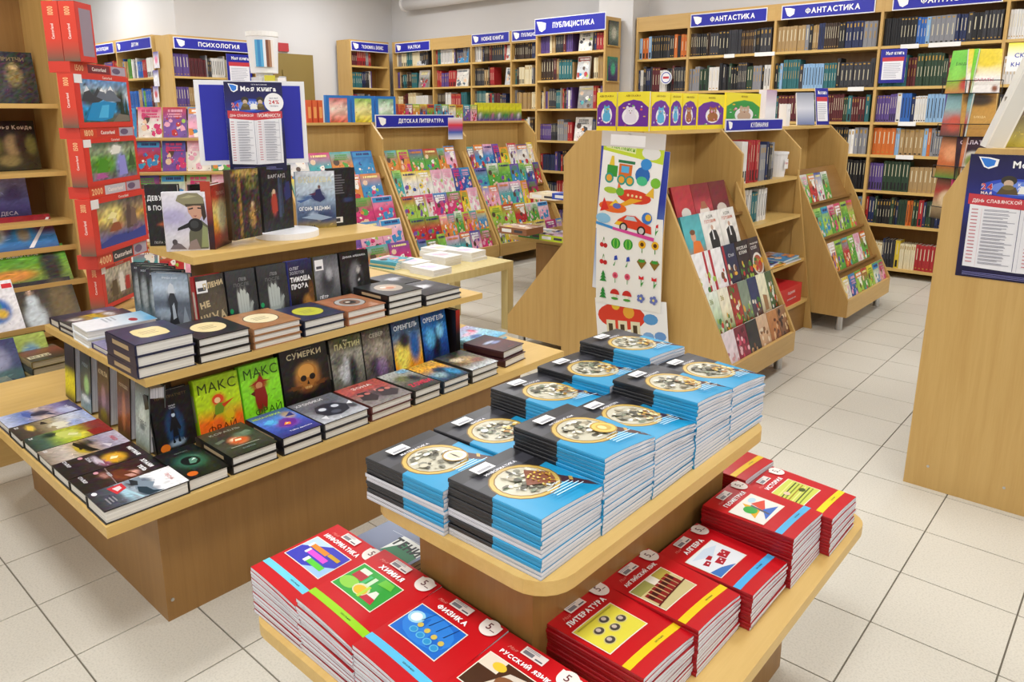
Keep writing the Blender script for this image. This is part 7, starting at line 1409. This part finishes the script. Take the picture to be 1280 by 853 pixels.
# emergency sign over the door, toys on the bookcase end
q = PX(-8.45, 347, 64); boxo_ = boxo('exit_sign', (-8.45, -8.42, q[1], q[1] + .14, q[2], q[2] + .10), plain('sign_red', '#b83a40', .5)); tag(boxo_, 'small red emergency sign above the painted door', 'sign')
for k, v in enumerate((75, 98, 118)):
    q = PYp(3.66, 196, v)
    sheet('hanging_toy', 'small %s card hanging on the bookcase end panel' % ('pink and white', 'violet and white', 'red and white')[k], 'toy card', .13, .17, cov(.13, .17, ('#e8e4ec', '#f0eef2', '#5a4a98'), [(.5, .5, .3, .25, ('#e87aa0', '#f0f0f4', '#c83a48')[k], 1, 3)], jit=.1, n=(6, 8)), (q[0] - .065, 3.655, q[2] - .085), standrot(0))
# small white notice and framed page near the psychology shelves
q = PX(-7.6, 284, 80)
sheet('notice', 'small blue edged notice on the psychology bookcase', 'notice', .30, .36, mini(.30, .36), (XW + .006, yfor(XW, 1.9, 283), 1.66), standrot(90))
sheet('notice', 'white framed page hanging below the psychology notice', 'notice', .42, .30, Art(.42, .30, bg=('#2a3060', '#2a3060'), n=(1, 1)).rect(.04, .05, .92, .9, '#e8eaee'), (XW + .012, yfor(XW, 1.6, 247), 1.38), standrot(90))
# price strips clipped to the fantasy shelves
for (u0, u1, v) in ((905, 918, 73), (943, 968, 73), (1060, 1080, 109), (1125, 1148, 64), (1160, 1200, 63), (1123, 1145, 152), (1120, 1142, 194)):
    q0, q1 = PYp(YF, u0, v), PYp(YF, u1, v); z = min(RS, key=lambda s: abs(s - q0[2]))
    link('price_strip', MB().box(q0[0] - RB.location.x, q1[0] - RB.location.x, YF - .003 - RB.location.y, YF - RB.location.y, z - .03, z + .004).mesh('price_strip', M['paper']), RB)
# face-out books and round badges on the far shelves
rg = random.Random(5)
for k, (x, y, z, w, h, ci) in enumerate(((-4.80, 6.45, 2.0, .17, .22, 6), (-4.82, 6.45, 1.72, .16, .23, 6), (-4.80, 6.45, 1.42, .20, .23, 7), (-4.84, 6.45, 1.08, .22, .25, 6), (-6.05, 6.70, 1.98, .17, .22, 6), (-6.06, 6.70, 1.70, .15, .2, 6), (-5.60, 6.70, 1.98, .15, .22, 8), (-6.85, 6.70, 1.98, .18, .22, 1), (-6.9, 6.70, 1.70, .22, .21, 6), (-7.62, 6.70, 1.98, .17, .22, 1), (-7.60, 6.70, 1.70, .2, .22, 3), (-4.62, 6.45, 1.72, .02, .2, 6))):
    if w < .05: continue
    booklet('%s book facing out %s' % (BRN[ci] if ci != 6 else 'pale', ('at the top of publicism bookcase', 'on the second publicism shelf', 'on the third publicism shelf', 'on the fourth publicism shelf', 'at the top of new books bookcase', 'on the second new books shelf', 'under the small publicism sign', 'at the top of plain topped bookcase', 'on the second plain topped shelf', 'at the top of corner bookcase', 'on the second corner shelf', '')[k]), w, h, .02, (x, y + .05, z), standrot(0, 8), BR[ci] if ci != 6 else '#d8d4cc', rcover(w, h, ('#e0dcd4', '#c8ccd0', '#8a8a88', BR[ci])[k % 4], '#e4e0d8', ('#3a3a40', '#a83a30', '#5a6a7a')[k % 3], k).mesh('cover_print'), 'books facing out on the back shelves', 'book', 'book')
for k, (x, z) in enumerate(((-3.90, 1.72), (-1.30, 1.18), (-2.02, .60), (-2.55, .35))):
    o = link('promo_badge', MB().cyl((0, 0, 0), (0, -.004, 0), .065, n=24).mesh('promo_badge', M['white']), None, (x, YF - .006, z)); tag(o, 'round white and blue badge %s' % ('on the narrow bookcase', 'on the yellow spines shelf', 'beside the bookcase upright', 'behind the gardening rack')[k], 'badge')
    Art(.11, .11, bg=None).ell(.5, .5, .5, .5, '#2a3aa0', 24).ell(.5, .5, .42, .42, '#f0eef2', 24).rect(.2, .4, .6, .2, '#c83a48').attach(o, 'badge_print', (0, 0)).matrix_local = Matrix.Translation((-.055, -.0045, -.055)) @ Matrix.Rotation(R(90), 4, 'X')

# two albums shown on the end panel of the publicism bookcase
for k, (v, c) in enumerate(((58, ('#3a4a4a', '#8a9a8a', '#2a2c2a')), (102, ('#2a2a4a', '#5a3a7a', '#3a8a6a')))):
    q = PX(-4.42, 772, v); booklet('%s album on the side of the publicism bookcase' % ('grey green', 'violet and green')[k], .17, .24, .012, (-4.418, 6.46, q[2]), standrot(90, 0), c[2], cov(.17, .24, c, [(.5, .5, .25, .25, ('#c8c8b8', '#4ac08a')[k], .9)], jit=.2).mesh('cover_print'), 'albums on the bookcase side', 'album', 'album')
    boxo('ledge', (-4.418 - PB.location.x, -4.39 - PB.location.x, 6.44 - PB.location.y, 6.66 - PB.location.y, q[2] - .008, q[2]), 'edgeY', PB)
